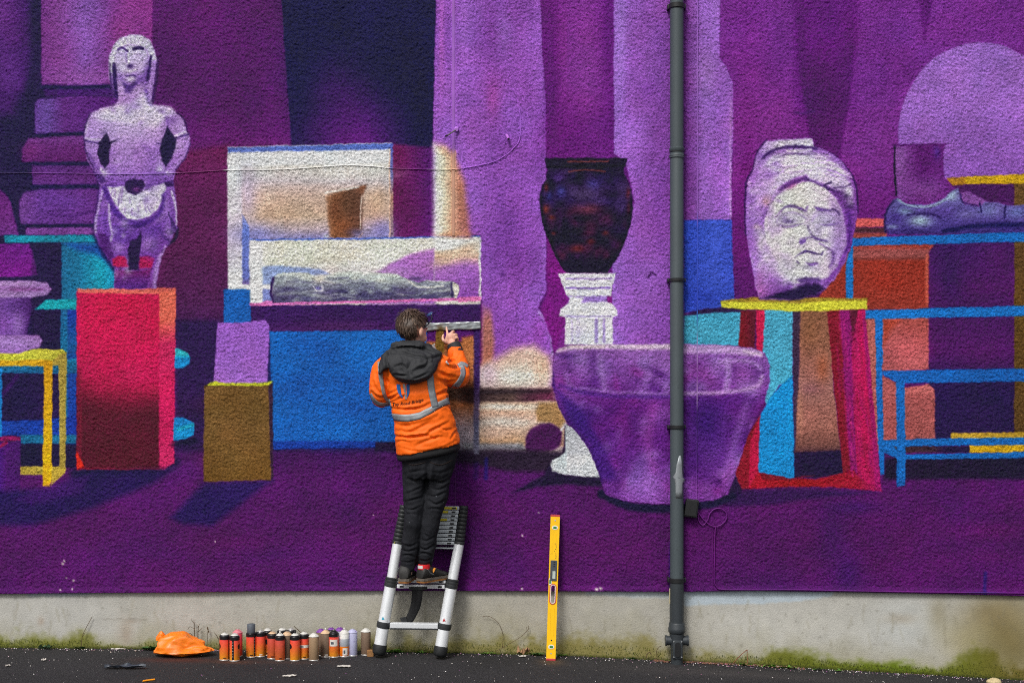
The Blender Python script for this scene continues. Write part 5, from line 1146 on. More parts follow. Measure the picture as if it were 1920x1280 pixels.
# strap hanging from the middle rung
sp = catmull([(782, 1100, .15), (782, 1115, .152), (779, 1135, .15), (772, 1152, .14), (766, 1163, .13), (762, 1167, .125)], False, 6)
V_, F_ = [], []
for i, q in enumerate(sp):
    hw = 10.5 - 2.0 * i / len(sp)
    for s in (-1, -.33, .33, 1):
        V_.append(W(q[0] + s * hw, q[1] + 1.5 * math.cos(s), q[2] + .004 * math.cos(s * 1.4)))
for i in range(len(sp) - 1):
    for k in range(3):
        F_.append((i * 4 + k, (i + 1) * 4 + k, (i + 1) * 4 + k + 1, i * 4 + k + 1))
M_STRAP = mat('black_webbing', (22, 22, 24), .75, bump=.001, bscale=300)
st_ = obj('strap', V_, F_, M_STRAP, lad); st_.modifiers.new('s', 'SOLIDIFY').thickness = .004
MB().box(W(757, 1161, .135), (.04, .012, .034), Matrix.Rotation(math.radians(-14), 3, 'Y'), bev=.003).build('strap_end', M_BLACK, st_, False)
MB().box(W(784, 1102, .15), (.12, .02, .022), bev=.003).build('latch_bar', M_BLACK, lad, False)
for (x, y, c_) in ((718, 1158, (70, 170, 200)), (832.5, 1161, (190, 50, 56))):
    MB().prism([W(x - 3, y + 3, LD(y) + .0398), W(x + 3, y + 3, LD(y) + .0398), W(x, y - 3, LD(y) + .0398)], (0, -1, 0), .0012).build('warning_sticker', mat('sticker', c_, .5), lad, False)

# ------------------------------------------------------------------ spirit level
ft, tp_ = G(1032.5, 1236.5), W(1041, 965, .034)
ax = (tp_ - ft); LEN = ax.length; ax.normalize()
sx = Vector((1, 0, 0)); sx = (sx - ax * sx.dot(ax)).normalized(); nrm = sx.cross(ax)   # points away from the wall or to it
if nrm.y > 0: nrm = -nrm
lev = thing('spirit_level', 'long yellow spirit level with display leaning upright against the wall', 'spirit level', ft)
M_LY = mat('level_yellow', (244, 190, 14), .38, noise=.04, nscale=20, spots=(70, .74, (120, 96, 30)))
M_LR = mat('level_red', (186, 62, 66), .45)
M_LW = mat('level_white', (226, 218, 210), .45)
M_LG = mat('vial_green', (46, 128, 62), .2, spec=.6)
M_LD = mat('display_grey', (66, 72, 80), .4)
M_LS = mat('display_screen', (176, 186, 178), .3)
HW, TH = .0305, .0125
def lp(u, v, n=0.0):
    return ft + sx * u + ax * v + nrm * n
def lbox(name, u, v, n, su, sv, sn, m, par=lev, bev=.002):
    Mx = Matrix((sx, nrm, ax)).transposed()
    return MB().box(lp(u, v, n), (su, sn, sv), Mx, bev).build(name, m, par, False)
SL0, SL1, SLW = .375 * LEN / .965, .50 * LEN / .965, .0165
body = MB(); Mx = Matrix((sx, nrm, ax)).transposed()
for (u0, u1, v0, v1) in ((-HW, HW, .012, SL0), (-HW, HW, SL1, LEN - .008), (-HW, -SLW, SL0, SL1), (SLW, HW, SL0, SL1)):
    body.box(lp((u0 + u1) / 2, (v0 + v1) / 2, TH), (u1 - u0, 2 * TH, v1 - v0), Mx)
bo = body.build('body', M_LY, lev, False)
for u in (-.012, .012):
    for (v0, v1) in ((.16, SL0 - .03), (SL1 + .2, LEN - .12)):
        lbox('groove_rib', u, (v0 + v1) / 2, 2 * TH + .0005, .003, v1 - v0, .002, M_LY, bo, 0)
for v, in ((.006,), (LEN - .004,)):
    lbox('end_cap', 0, v, TH, 2 * HW + .001, .014, 2 * TH + .002, M_LR)
for v in (.088, LEN - .083):
    b = MB().prism([lp(.019 * math.cos(t) * 1.05, v + .014 * math.sin(t), 2 * TH) for t in np.linspace(0, 2 * math.pi, 20, endpoint=False)], nrm, .002).build('vial_bezel', M_LW, lev, False)
    g = lbox('vial', 0, v, 2 * TH + .003, .022, .013, .003, M_LG, b, .001)
b = lbox('vial_bezel', -.019, LEN * .475 + .06, 2 * TH + .001, .018, .045, .003, M_LW, lev, .003); lbox('vial', -.021, LEN * .475 + .06, 2 * TH + .003, .011, .024, .003, M_LG, b, .001)
d_ = lbox('display', .0, LEN * .615, 2 * TH + .002, .044, .135, .006, M_LD, lev, .003); lbox('screen', .003, LEN * .585, 2 * TH + .0055, .02, .05, .002, M_LS, d_, .001)
for v in (.645, .66, .675): lbox('button', .004, LEN * v, 2 * TH + .0055, .012, .008, .002, M_BLACK, d_, .001)
hv, hvr = (SL0 + SL1) / 2, (SL1 - SL0) / 2
def stad(hw, hl, n=12):
    P = []
    for k in range(n + 1):
        a = math.pi * k / n; P.append((hw * math.cos(a), hl - hw + hw * math.sin(a)))
    for k in range(n + 1):
        a = math.pi + math.pi * k / n; P.append((hw * math.cos(a), -hl + hw + hw * math.sin(a)))
    return P
for (r1, r2, nn, m_, nm) in ((.0225, .0165, .0030, M_LR, 'handle_grip'), (.0168, .0128, .0042, M_LW, 'handle_rim')):
    A_, B_ = stad(r1, hvr + r1 - .0165), stad(r2, hvr + r2 - .0165); k_ = len(A_)
    V_ = [lp(u, hv + v, 2 * TH + nn) for u, v in A_] + [lp(u, hv + v, 2 * TH + nn) for u, v in B_] + [lp(u, hv + v, -.001) for u, v in B_] + [lp(u, hv + v, 2 * TH - .001) for u, v in A_]
    F_ = [(i, (i + 1) % k_, k_ + (i + 1) % k_, k_ + i) for i in range(k_)] + [(k_ + i, k_ + (i + 1) % k_, 2 * k_ + (i + 1) % k_, 2 * k_ + i) for i in range(k_)] + [(3 * k_ + i, 3 * k_ + (i + 1) % k_, (i + 1) % k_, i) for i in range(k_)]
    obj(nm, V_, F_, m_, lev)
MB().tube([lp(0, .13, 2 * TH), lp(0, .13, 2 * TH + .001)], .005, 12).build('hole_disc', M_BLACK, lev)  # solid black disc stands for the dark inside of the hole
for v in (.045, LEN - .035): MB().tube([lp(0, v, 2 * TH), lp(0, v, 2 * TH + .0015)], .005, 12).build('rivet', M_SCREW, lev)
for k in range(9):
    r = np.random.default_rng(40 + k).random(3)
    lbox('print_mark', .004 + .016 * (r[0] - .3), LEN * .70 + .012 * k, 2 * TH + .0012, .003 + .01 * r[1], .0025, .0008, mat('print_mark', (96, 84, 60), .6) if k == 0 else bpy.data.materials['print_mark'], lev, 0)

# ------------------------------------------------------------------ spray cans
M_RO = mat('can_red_orange', rough=.36, noise=.10, nscale=60, spec=.5, grad=(0.0, .155, [(0.0, (244, 164, 36)), (1.0, (222, 52, 60)), (.3, (240, 130, 46)), (.62, (230, 90, 56))]))
M_RO2 = mat('can_dusty_orange', rough=.45, noise=.16, nscale=50, spec=.4, grad=(0.0, .155, [(0.0, (206, 104, 44)), (1.0, (190, 66, 58)), (.4, (198, 88, 54)), (.7, (196, 76, 58))]))
M_PK = mat('can_pink_red', rough=.4, noise=.1, spec=.5, grad=(0.0, .155, [(0.0, (226, 80, 40)), (1.0, (216, 62, 92)), (.4, (222, 66, 60)), (.7, (216, 60, 76))]))
M_BR = mat('can_brown', (150, 124, 96), .42, noise=.10, nscale=50)
M_BRD = mat('can_dark_brown', (118, 98, 82), .38, noise=.12, nscale=50)
M_WO = mat('can_white_orange', rough=.36, noise=.05, spec=.5, grad=(0.0, .16, [(0.0, (232, 116, 20)), (1.0, (224, 222, 216)), (.42, (234, 124, 24)), (.44, (150, 156, 164)), (.72, (170, 174, 182)), (.76, (226, 224, 220))]))
M_LV = mat('can_lavender', (176, 176, 206), .4, noise=.06, spots=(34, .66, (124, 92, 168)))
M_CW = mat('can_white_dome', (206, 204, 198), .4, noise=.06)
M_CT = mat('can_tan_dome', (206, 174, 140), .5, noise=.08)
M_CP = mat('can_purple_dome', (120, 66, 150), .5, noise=.1)
M_CK = mat('can_black', (28, 27, 30), .35)
M_CG = mat('can_grey_cap', (84, 90, 98), .5)
M_RIM = mat('can_tin_rim', (206, 204, 200), .3, metal=.6)
M_TXT = mat('can_white_print', (220, 214, 206), .5)
M_PKD = mat('can_pink_dome', (206, 120, 130), .45)
CR = .0325
def can_parts(root, body_m, dome_m, band=True, cap=False, bar=None, sticker=None, disc=None, mark=True, seed=0, txt_dark=True, nozzle=True):
    loc = Vector((0, 0, 0)); mk = lambda: MB()
    b = mk().lathe([(CR - .002, .0045), (CR - .0005, .007), (CR - .0005, .150), (CR - .002, .1535)], loc, 30).build('body', body_m, root, True, True)
    mk().lathe([(CR - .004, 0), (CR + .0008, .0005), (CR + .0012, .0035), (CR - .0006, .0065)], loc, 30).build('base_rim', M_RIM, root, True, True)
    if band:
        mk().lathe([(CR - .0002, .134), (CR + .0006, .1345), (CR + .0006, .1525), (CR - .0002, .153)], loc, 30, False).build('band', M_CK, root, True, True)
    mk().lathe([(CR - .001, .1525), (CR + .001, .1545), (CR - .0005, .157), (CR - .004, .160), (CR - .0075, .1632)], loc, 30).build('shoulder', M_CK if band else dome_m, root, True, True)
    mk().lathe([(CR - .0075, .1625), (CR - .010, .1665), (CR - .0165, .1705), (.0135, .171), (.0135, .1735), (.011, .1745)], loc, 30).build('dome', dome_m, root, True, True)
    if cap:
        mk().lathe([(CR - .006, .1575), (CR - .0055, .159), (CR - .006, .213), (CR - .008, .2155), (.004, .2155)], loc, 30).build('cap', M_CG, root, True, True)
    elif nozzle and seed % 4 != 0:
        mk().lathe([(.0035, .174), (.003, .1805)], loc, 12).build('valve_stem', M_RIM, root, True, True)
    elif nozzle:
        mk().lathe([(.0035, .174), (.0035, .178), (.006, .1785), (.006, .187), (.0045, .1885)], loc, 14).build('nozzle', M_CW if seed % 3 else M_CK, root, True, True)
    def patch(name, a_c, da, z0, z1, m, par=b, off=.0009, n=8):
        mk().lathe([(CR + off - .0005, z0), (CR + off - .0005, z1)], loc, n, False, a_c - da, a_c + da).build(name, m, par, True, True)
    front = -math.pi / 2
    if bar is not None:
        patch('label_bar', front + bar, .20, .009, .134, M_CK)
        for k in range(6):
            patch('print_mark', front + bar, .035, .028 + k * .018, .034 + k * .018, M_TXT, b, .0014, 3)
    if sticker is not None:
        patch('sticker', front + sticker[0], sticker[1], sticker[2], sticker[3], M_TXT)
        patch('print_mark', front + sticker[0] - sticker[1] * .3, sticker[1] * .35, sticker[2] + .012, sticker[3] - .014, M_CG, b, .0014, 4)
    if disc is not None:
        n = 16
        V2 = [Vector((0, 0, .093))]; pts = []
        for k in range(n):
            t = 2 * math.pi * k / n; aa = front + disc + .5 * math.cos(t)
            pts.append(((CR + .0006) * math.cos(aa), (CR + .0006) * math.sin(aa), .093 + .017 * math.sin(t)))
        V2[0] = Vector(((CR + .0012) * math.cos(front + disc), (CR + .0012) * math.sin(front + disc), .093))
        obj('label_disc', V2 + pts, [(0, 1 + k, 1 + (k + 1) % n) for k in range(n)], M_CK, b, True, True)
    if mark:
        patch('print_mark', front + .25, .3, .014, .020, M_CK if txt_dark else M_TXT)
CANS = 'spray cans standing along the wall foot'
def can(px, by, label, **k):
    p_ = G(px, by)
    o = thing('spray_can', label, 'spray can', p_, CANS)
    o.rotation_euler = (0, 0, math.radians(k.pop('turn', 0)))
    can_parts(o, **k)
    return o
can(421, 1236, 'red-orange spray can with black band beside the crumpled orange bag', body_m=M_RO, dome_m=M_CW, disc=-1.1, bar=1.25, mark=True, seed=1)
can(440, 1237.5, 'red-orange spray can with a ticked black stripe facing out', body_m=M_RO, dome_m=M_CW, bar=-.15, disc=1.3, mark=False, seed=2)
can(445.5, 1229, 'pinkish red spray can tucked behind the two cans by the orange bag', body_m=M_PK, dome_m=M_PKD, band=False, mark=False, seed=3)
can(471, 1230.5, 'red-orange spray can wearing a tall grey cap', body_m=M_RO, dome_m=M_CK, cap=True, bar=.95, seed=4)
can(488.5, 1229.5, 'red-orange spray can with a pale dome beside the grey-capped one', body_m=M_RO, dome_m=M_RIM, mark=True, txt_dark=False, seed=5)
can(501.5, 1227, 'bright red-orange spray can with black disc wedged behind its neighbours', body_m=M_RO, dome_m=M_CW, disc=.1, seed=6)
can(510.5, 1233.5, 'dusty orange spray can with rusty dome and black side stripe', body_m=M_RO2, dome_m=M_CT, bar=1.0, seed=7)
can(525, 1237, 'dusty orange spray can without stripes, black band under a white dome', body_m=M_RO2, dome_m=M_CW, seed=8)
can(529, 1226, 'spray can with a white dome peeping out behind the plain dusty orange can', body_m=M_BRD, dome_m=M_CW, mark=False, seed=9)
can(538, 1233.5, 'narrow glimpse of a brown spray can with tan dome between two orange cans', body_m=M_BRD, dome_m=M_CT, band=False, mark=False, seed=10)
can(546, 1225.5, 'spray can with grey dome at the back, behind the can with a black disc', body_m=M_BRD, dome_m=M_RIM, mark=False, seed=11)
can(553, 1237, 'orange spray can with a large black disc on its left side', body_m=M_RO, dome_m=M_CW, disc=-1.0, mark=False, seed=12)
can(570, 1234, 'deep red and orange spray can with a white band sticker', body_m=M_RO, dome_m=M_CW, sticker=(0, 1.3, .076, .094), seed=13, mark=True)
can(588.5, 1236.5, 'plain light brown spray can with a white dome in the front row', body_m=M_BR, dome_m=M_CW, band=False, mark=False, seed=14)
can(602, 1227.5, 'brown spray can with purple dome behind the light brown can', body_m=M_BRD, dome_m=M_CP, band=False, mark=False, seed=15)
can(610.5, 1230, 'grey-brown spray can with white print near its foot', body_m=M_BRD, dome_m=M_CT, band=False, txt_dark=False, seed=16)
can(621, 1225, 'spray can with dark purple dome at the back behind the labelled can', body_m=M_BRD, dome_m=M_CP, seed=17, mark=False)
can(626, 1230.5, 'red and orange spray can with a big white paper label', body_m=M_RO, dome_m=M_CK, sticker=(.05, .85, .075, .118), mark=False, seed=18)
can(637, 1224.5, 'spray can with bright purple dome behind the white and orange can', body_m=M_LV, dome_m=M_CP, band=False, mark=False, seed=19)
can(645.5, 1229.5, 'white, grey and orange spray can with a small red print', body_m=M_WO, dome_m=M_CW, band=False, sticker=(.3, .5, .012, .06), mark=False, seed=20)
can(661, 1228, 'pale lavender spray can with purple markings', body_m=M_LV, dome_m=M_LV, band=False, mark=False, seed=21)
can(686, 1226.5, 'brown spray can with domed white top standing alone by the ladder foot', body_m=M_BRD, dome_m=M_CW, band=False, mark=False, seed=22, nozzle=False)
bk = thing('wood_block', 'small brown wooden offcut against the ladder foot', 'block', G(694, 1229))
MB().box(G(694, 1229) + Vector((0, 0, .019)), (.04, .05, .038), Matrix.Rotation(.2, 3, 'Z'), bev=.002).build('offcut', mat('offcut_wood', (150, 108, 66), .8, noise=.2, nscale=80), bk, False)

# ------------------------------------------------------------------ orange carrier bag
def crumple(name, label, cat, c, size, m, prof, seed, sc=1.0, nu=120, nv=64):
    from mathutils import noise as mn
    V2 = []; o_ = Vector((seed * 7.3, seed * 3.1, seed))
    rid = lambda q: 1 - 2.2 * abs(mn.noise(q))
    for j in range(nv + 1):
        ph = math.pi * j / nv
        for i in range(nu):
            th = 2 * math.pi * i / nu
            n = Vector((math.cos(ph), math.sin(ph) * math.cos(th), math.sin(ph) * math.sin(th)))   # long axis = x
            q = Vector((n.x * 1.7, n.y, n.z)) * sc
            q2 = Vector((q.x * .55 + q.z * .5, q.y, q.z * 1.25 - q.x * .3))
            k = .22 * rid(q2 * 1.0 + o_) + .07 * rid(q2 * 2.1 + o_ * 2) + .006 * rid(q * 7.5 - o_) - .13
            top = float(np.interp(n.x, prof[0], prof[1]))
            s_ = Vector((size[0], size[1] * (.35 + .65 * top), size[2] * top * (1.0 if n.z > 0 else .3)))
            V2.append(Vector(c) + Vector((n.x * s_.x, n.y * s_.y, n.z * s_.z)) * (1 + k))
    F2 = [(j * nu + i, (j + 1) * nu + i, (j + 1) * nu + (i + 1) % nu, j * nu + (i + 1) % nu) for j in range(nv) for i in range(nu)]
    zmin = float(ground_z(c[0])) + .003
    for q in V2:
        q.z = max(q.z, zmin + .005 * abs(math.sin(q.x * 60)))
    o = obj(name, V2, F2, m, None, True)
    return tag(o, label, cat)
M_BAG = mat('bag_plastic', (240, 124, 16), .42, noise=.05, nscale=18, spec=.55)
_b = M_BAG.node_tree.nodes['Principled BSDF']; _b.inputs['Subsurface Weight'].default_value = .25; _b.inputs['Subsurface Radius'].default_value = (.02, .008, .002)
bc = G(340, 1230)
bag = crumple('carrier_bag', 'crumpled orange plastic bag lying on the asphalt by the wall', 'bag', (bc.x + .005, bc.y + .035, bc.z + .035), (.178, .10, .108), M_BAG, ([-1, -.85, -.5, 0, .4, .75, 1], [1.1, 1.08, 1.05, 1.0, .8, .58, .5]), 5)
ear = crumple('handle_tail', None, None, (W(301, 1198, .2).x, bc.y + .03, bc.z + .105), (.032, .03, .05), M_BAG, ([-1, 0, 1], [.9, 1, .7]), 9, .8, 48, 26)
ear.parent = bag
# ------------------------------------------------------------------ litter, weeds and moss
M_VL = mat('litter_flecks', vcol=True, rough=.6)
mb = MB(); cl = []
fr = np.random.default_rng(77)
def fleck(x, y, s, c, h=.0025):
    z = float(ground_z(x)) + .0035
    a = fr.random() * 6.28; k = 5; r_ = s * (.6 + .8 * fr.random(k))
    V2 = [(x + r_[i] * math.cos(a + 6.283 * i / k), y + r_[i] * math.sin(a + 6.283 * i / k), z + h * .35 * fr.random()) for i in range(k)] + [(x, y, z + h + s * .5)]
    mb.add(V2, [(i, (i + 1) % k, k) for i in range(k)]); cl.extend([c] * (k + 1))
PAL = [(226, 220, 214), (236, 232, 230), (206, 176, 186), (190, 120, 160), (200, 190, 180), (150, 90, 150), (180, 150, 140)]
for k in range(1200):      # chips gathered along the wall foot
    x = -3.6 + 7.2 * fr.random()
    dens = np.interp(x, [-3.6, -2.2, -1, .2, .8, 1.3, 3.6], [.8, .9, .5, .45, .9, 1, .8])
    if fr.random() > dens: continue
    y = -.012 - abs(fr.normal()) * .055
    fleck(x, y, .0014 + .0032 * fr.random() ** 2.5, lin(PAL[int(fr.random() ** 1.3 * 7)]))
for k in range(650):       # scattered over the asphalt
    x = -4 + 8 * fr.random(); y = -.1 - 1.4 * fr.random()
    fleck(x, y, .0012 + .0034 * fr.random() ** 5, lin(PAL[int(fr.random() ** 2.5 * 7)]))
for k in range(420):       # leaf crumbs beside the pipe
    x = .95 + 1.0 * fr.random() ** 1.5; fleck(x, -.012 - .05 * fr.random() ** 2, .003 + .005 * fr.random(), lin([(110, 70, 52), (92, 60, 44), (136, 96, 74), (70, 48, 38)][int(fr.random() * 4)]), .004)
fl = mb.build('paint_flecks', M_VL, None, False, col=np.array(cl))
tag(fl, 'pale paint chips and crumbs scattered over the asphalt', 'debris', kind='stuff')

# moss cushions and low greenery hugging the wall foot
mb = MB(); cl = []
def blade(x, y, z, h, lean, w, c):
    a = fr.random() * 6.28; dx, dy = math.cos(a) * lean, -abs(math.sin(a)) * lean
    p0, p1, p2 = Vector((x - w, y, z)), Vector((x + w, y, z)), Vector((x + dx, y + dy, z + h))
    mb.add([p0, p1, p2], [(0, 1, 2)]); cl.extend([np.array(c) * .7, np.array(c) * .7, np.array(c)])
hx = lambda X: np.interp(X, H_X, H_Y)
DEN_X = [0, 100, 230, 330, 420, 560, 690, 790, 880, 930, 1000, 1060, 1180, 1260, 1300, 1360, 1420, 1520, 1600, 1700, 1800, 1850, 1920]
DEN_Y = [.9, .9, .3, .6, .3, .3, .6, .8, .4, .7, .5, .4, .7, .4, .2, .6, 1, 1, 1, 1, 1, .8, .3]
for k in range(11000):
    X = 1930 * fr.random() - 5
    if fr.random() > np.interp(X, DEN_X, DEN_Y): continue
    up = fr.random() ** 3.0 * hx(X) / PPM * .55
    dark = fr.random()
    c = lin([(98, 106, 30), (76, 88, 24), (120, 126, 44), (60, 70, 26), (104, 112, 20)][int(dark * 5)])
    xw = (X - 960) / PPM
    blade(xw, .012 - .02 * fr.random() * (up < .02), float(ground_z(xw)) + up, .004 + .008 * fr.random(), .006 * fr.random(), .0022, c)
mo = mb.build('moss', mat('moss', vcol=True, rough=.9), None, False, col=np.array(cl))
tag(mo, 'green moss growing along the foot of the plinth', 'moss', kind='stuff')

M_LEAF = mat('weed_leaf', (86, 128, 46), .55, noise=.2, nscale=50)
M_LEAFD = mat('weed_leaf_dark', (58, 92, 40), .55, noise=.2, nscale=50)
M_LEAFB = mat('weed_leaf_blue', (96, 124, 92), .6, noise=.15, nscale=50)
M_STEM = mat('dry_stem', (84, 66, 46), .8)
M_STEMR = mat('red_stem', (120, 70, 44), .8)
def leaf_mesh(mb_, base, d, length, width, droop=.3):
    d = Vector(d).normalized(); side = d.cross(Vector((0, 0, 1)))
    if side.length < .1: side = Vector((1, 0, 0))
    side.normalize(); n = 5; V2 = []
    for i in range(n):
        t = i / (n - 1); w = width * math.sin(math.pi * (.12 + .88 * t) ** .8) * .5
        c = Vector(base) + d * length * t - Vector((0, 0, droop * length * t * t)) 
        V2 += [c - side * w + Vector((0, 0, w * .3)), c, c + side * w + Vector((0, 0, w * .3))]
    F2 = []
    for i in range(n - 1):
        for k in range(2):
            F2.append((i * 3 + k, i * 3 + k + 1, (i + 1) * 3 + k + 1, (i + 1) * 3 + k))
    mb_.add(V2, F2)
def weed(px, py, label, n, size, m=M_LEAF, up=.7, spread=1.0):
    p_ = G(px, max(py, ground_row(px) + .8)); p_.y = max(p_.y, -.04) if py < ground_row(px) + 3 else p_.y
    p_.z = float(ground_z(p_.x))
    r_ = np.random.default_rng(int(px))
    o = thing('weed', label, 'weed', p_, 'weeds along the wall foot')
    for k in range(n):
        a = math.pi + math.pi * r_.random() if k % 3 else math.pi * 2 * r_.random()
        u = up * (.5 + .8 * r_.random())
        q = MB(); l = size * (.6 + .7 * r_.random())
        st = Vector((spread * size * (r_.random() - .5) * 1.4, -abs(spread * size * .3 * r_.random()), 0))
        leaf_mesh(q, p_ + st + Vector((0, 0, .003)), (math.cos(a), math.sin(a) * .6, u), l, l * .38)
        q.build('leaf', m, o)
weed(85, 1213, 'blue-green leafy weed tuft on the mossy foot of the plinth', 14, .055, M_LEAFB, 1.0)
weed(150, 1214, 'flat green weed below the thin leaning twig', 12, .04, M_LEAFD, .7)
weed(283, 1217, 'dark green weed tucked behind the orange bag', 26, .06, M_LEAFD, .8)
weed(740, 1222, 'green chickweed sprouting between the ladder feet', 30, .045, M_LEAF, .8, 1.6)
weed(790, 1222, 'low green sprigs beside the right ladder foot inside the ladder', 14, .03, M_LEAF, .7, 1.4)
weed(915, 1226, 'small green sprigs under the curled dry tendril', 16, .035, M_LEAF, .8, 1.6)
weed(1003, 1226, 'bushy green weed between the dry leaf and the spirit level', 22, .045, M_LEAFD, .8)
weed(1054, 1227, 'small green weed just right of the spirit level', 12, .035, M_LEAF, .8)
weed(1187, 1235, 'tiny green weed among the purple paint chips', 14, .035, M_LEAFD, .7)
weed(1256, 1240, 'green weed pressed against the foot of the drainpipe', 14, .035, M_LEAF, .7)
weed(1398, 1246, 'bright green seedlings beside the bent brown stalk', 30, .032, M_LEAF, .6, 2.4)
weed(1440, 1249, 'bright green seedlings in a row below the grey plinth', 26, .032, M_LEAF, .6, 2.4)
weed(1478, 1252, 'dense bright green seedlings where the moss thickens', 28, .034, M_LEAF, .6, 2.2)
weed(1535, 1256, 'lone green rosette in front of the thick moss', 14, .032, M_LEAF, .6, 1.2)
weed(1572, 1258, 'small star-shaped green rosette at the moss edge', 10, .03, M_LEAF, .6, 1.0)
def stalk(px, label, lines, m=M_STEM, r=.0018, cat='twig', leaf=None):
    p_ = W(px, ground_row(px), .012); p_.z = float(ground_z(p_.x))
    o = thing('dry_stalk', label, cat, p_, 'dry stalks at the wall foot')
    for pts, rr in lines:
        MB().tube([W(x, y, d_) for x, y, d_ in catmull(pts, False, 5)], rr, 6).build('stem', m, o)
    return o
stalk(155, 'thin straight dry twig leaning on the plinth', [([(152, 1214, .03), (155, 1190, .012), (173, 1155, 0)], .002), ([(154, 1193, .012), (158, 1188, .01), (160, 1184, .008)], .0012)])
stalk(364, 'dark branching dead weed behind the orange bag', [([(366, 1218, .02), (365, 1195, .015), (364, 1166, .01)], .0028), ([(371, 1218, .02), (371, 1195, .02), (372, 1172, .02)], .0026), ([(364, 1168, .01), (358, 1160, .01)], .0016), ([(364, 1178, .01), (356, 1174, .02), (352, 1180, .02)], .0014), ([(371, 1184, .02), (379, 1177, .02)], .0018), ([(365, 1195, .015), (356, 1186, .02), (354, 1190, .02)], .0015), ([(368, 1205, .02), (361, 1196, .025)], .0018), ([(372, 1176, .02), (375, 1168, .02)], .0012)])
stalk(389, 'single dark dead stalk with seed knots next to the branching dead weed', [([(388, 1216, .02), (389, 1195, .015), (390, 1176, .012)], .0016), ([(390, 1180, .012), (389, 1175, .012)], .005), ([(391, 1185, .012), (391, 1181, .012)], .004)])
stalk(405, 'short slanting dead twig left of the paired orange cans', [([(410, 1197, .012), (405, 1189, .012), (402, 1185, .012)], .0022), ([(410, 1197, .012), (412, 1216, .015)], .0012)])
stalk(553, 'dark bent twig poking up behind the spray cans', [([(570, 1190, .02), (560, 1181, .02), (551, 1173, .02)], .0025), ([(570, 1190, .02), (574, 1222, .03)], .002)])
stalk(942, 'curled brown tendril arching on the plinth', [([(942, 1212, .012), (943, 1190, .006), (935, 1168, .004), (918, 1155, .004), (905, 1155, .004)], .0016)])
stalk(985, 'thin forked twig leaning up the plinth left of the spirit level', [([(930, 1220, .03), (955, 1206, .02), (975, 1194, .012), (990, 1180, .008), (991, 1172, .006)], .0018), ([(986, 1184, .008), (987, 1174, .006)], .0012)])
stalk(1235, 'small hooked dry stem left of the drainpipe', [([(1230, 1236, .02), (1231, 1220, .012), (1236, 1212, .01), (1240, 1211, .01)], .0018)])
stalk(1400, 'bent brown stalk folded into an upside-down V', [([(1375, 1242, .03), (1388, 1228, .03), (1401, 1217, .03)], .0026), ([(1401, 1217, .03), (1401, 1230, .04), (1402, 1244, .06)], .0022)], M_STEMR)
stalk(1214, 'tiny curled brown stem among paint chips', [([(1211, 1234, .02), (1213, 1226, .015), (1218, 1222, .015), (1221, 1226, .015)], .0025)], M_STEM)
# dry leaf, plastic scraps, straw, stone
def sheet(name, label, cat, px, py, w, d, h, m, seed, nx=16, ny=8, rot=0.0, twist=1.0):
    p_ = G(px, py); r_ = np.random.default_rng(seed); V2 = []
    for j in range(ny):
        for i in range(nx):
            u, v = i / (nx - 1) - .5, j / (ny - 1) - .5
            edge = .75 + .5 * float(vnoise(np.array(u * 9.0), np.array(v * 3.0), 1.0, seed))
            x, y = u * w, v * d * edge * (1 - .7 * abs(u * 2) ** 3)
            z = h * (float(vnoise(np.array(u * 6.0 + v), np.array(v * 5.0), 1.0, seed + 1)) ** 1.4) + .004
            c, s = math.cos(rot), math.sin(rot)
            V2.append(p_ + Vector((x * c - y * s, x * s + y * c, z)))
    F2 = [(j * nx + i, j * nx + i + 1, (j + 1) * nx + i + 1, (j + 1) * nx + i) for j in range(ny - 1) for i in range(nx - 1)]
    o = obj(name, V2, F2, m, None, False); o.modifiers.new('s', 'SOLIDIFY').thickness = .0012
    return tag(o, label, cat)
sheet('dry_leaf', 'curled dry brown leaf lying left of the spirit level', 'leaf', 981, 1226, .085, .06, .06, mat('dead_leaf', (160, 124, 92), .8, noise=.15), 21)
sheet('plastic_scrap', 'torn dark grey plastic strip lying on the open asphalt', 'litter', 235, 1253, .26, .06, .03, mat('dark_plastic', (54, 60, 70), .35), 23, 26, 6)
sheet('paper_scrap', 'white scrap of paper on the asphalt in front of the ladder foot', 'litter', 645, 1250, .09, .035, .01, mat('paper_white', (190, 184, 176), .8), 25)
sheet('paper_scrap', 'crumpled white paper scrap on the open asphalt below the brown can', 'litter', 543, 1268, .085, .03, .012, bpy.data.materials['paper_white'], 27)
sheet('paper_scrap', 'pale scrap of paper lying left of the dry brown leaf foot', 'litter', 979, 1231, .05, .03, .01, bpy.data.materials['paper_white'], 29)
sheet('paper_scrap', 'slim white scrap on the asphalt left of the orange bag', 'litter', 222, 1217.5, .1, .02, .01, bpy.data.materials['paper_white'], 31)
sheet('plastic_scrap', 'small white plastic flake near the left end of the asphalt', 'litter', 82, 1238, .03, .03, .014, bpy.data.materials['paper_white'], 33)
sheet('plastic_scrap', 'tiny white triangular flake on the asphalt nearest the road edge', 'litter', 15, 1249, .028, .03, .012, bpy.data.materials['paper_white'], 35)
a_p, b_p = G(268, 1278), G(290, 1275)
tag(MB().tube([a_p + Vector((0, 0, .007)), b_p + Vector((0, 0, .007))], .0055, 10).build('straw', mat('straw_orange', (240, 150, 24), .4), None), 'short piece of orange plastic straw on the asphalt', 'straw')
sp_ = G(1864, 1280); bm_s = bmesh.new(); bmesh.ops.create_icosphere(bm_s, subdivisions=3, radius=1)
V_ = []
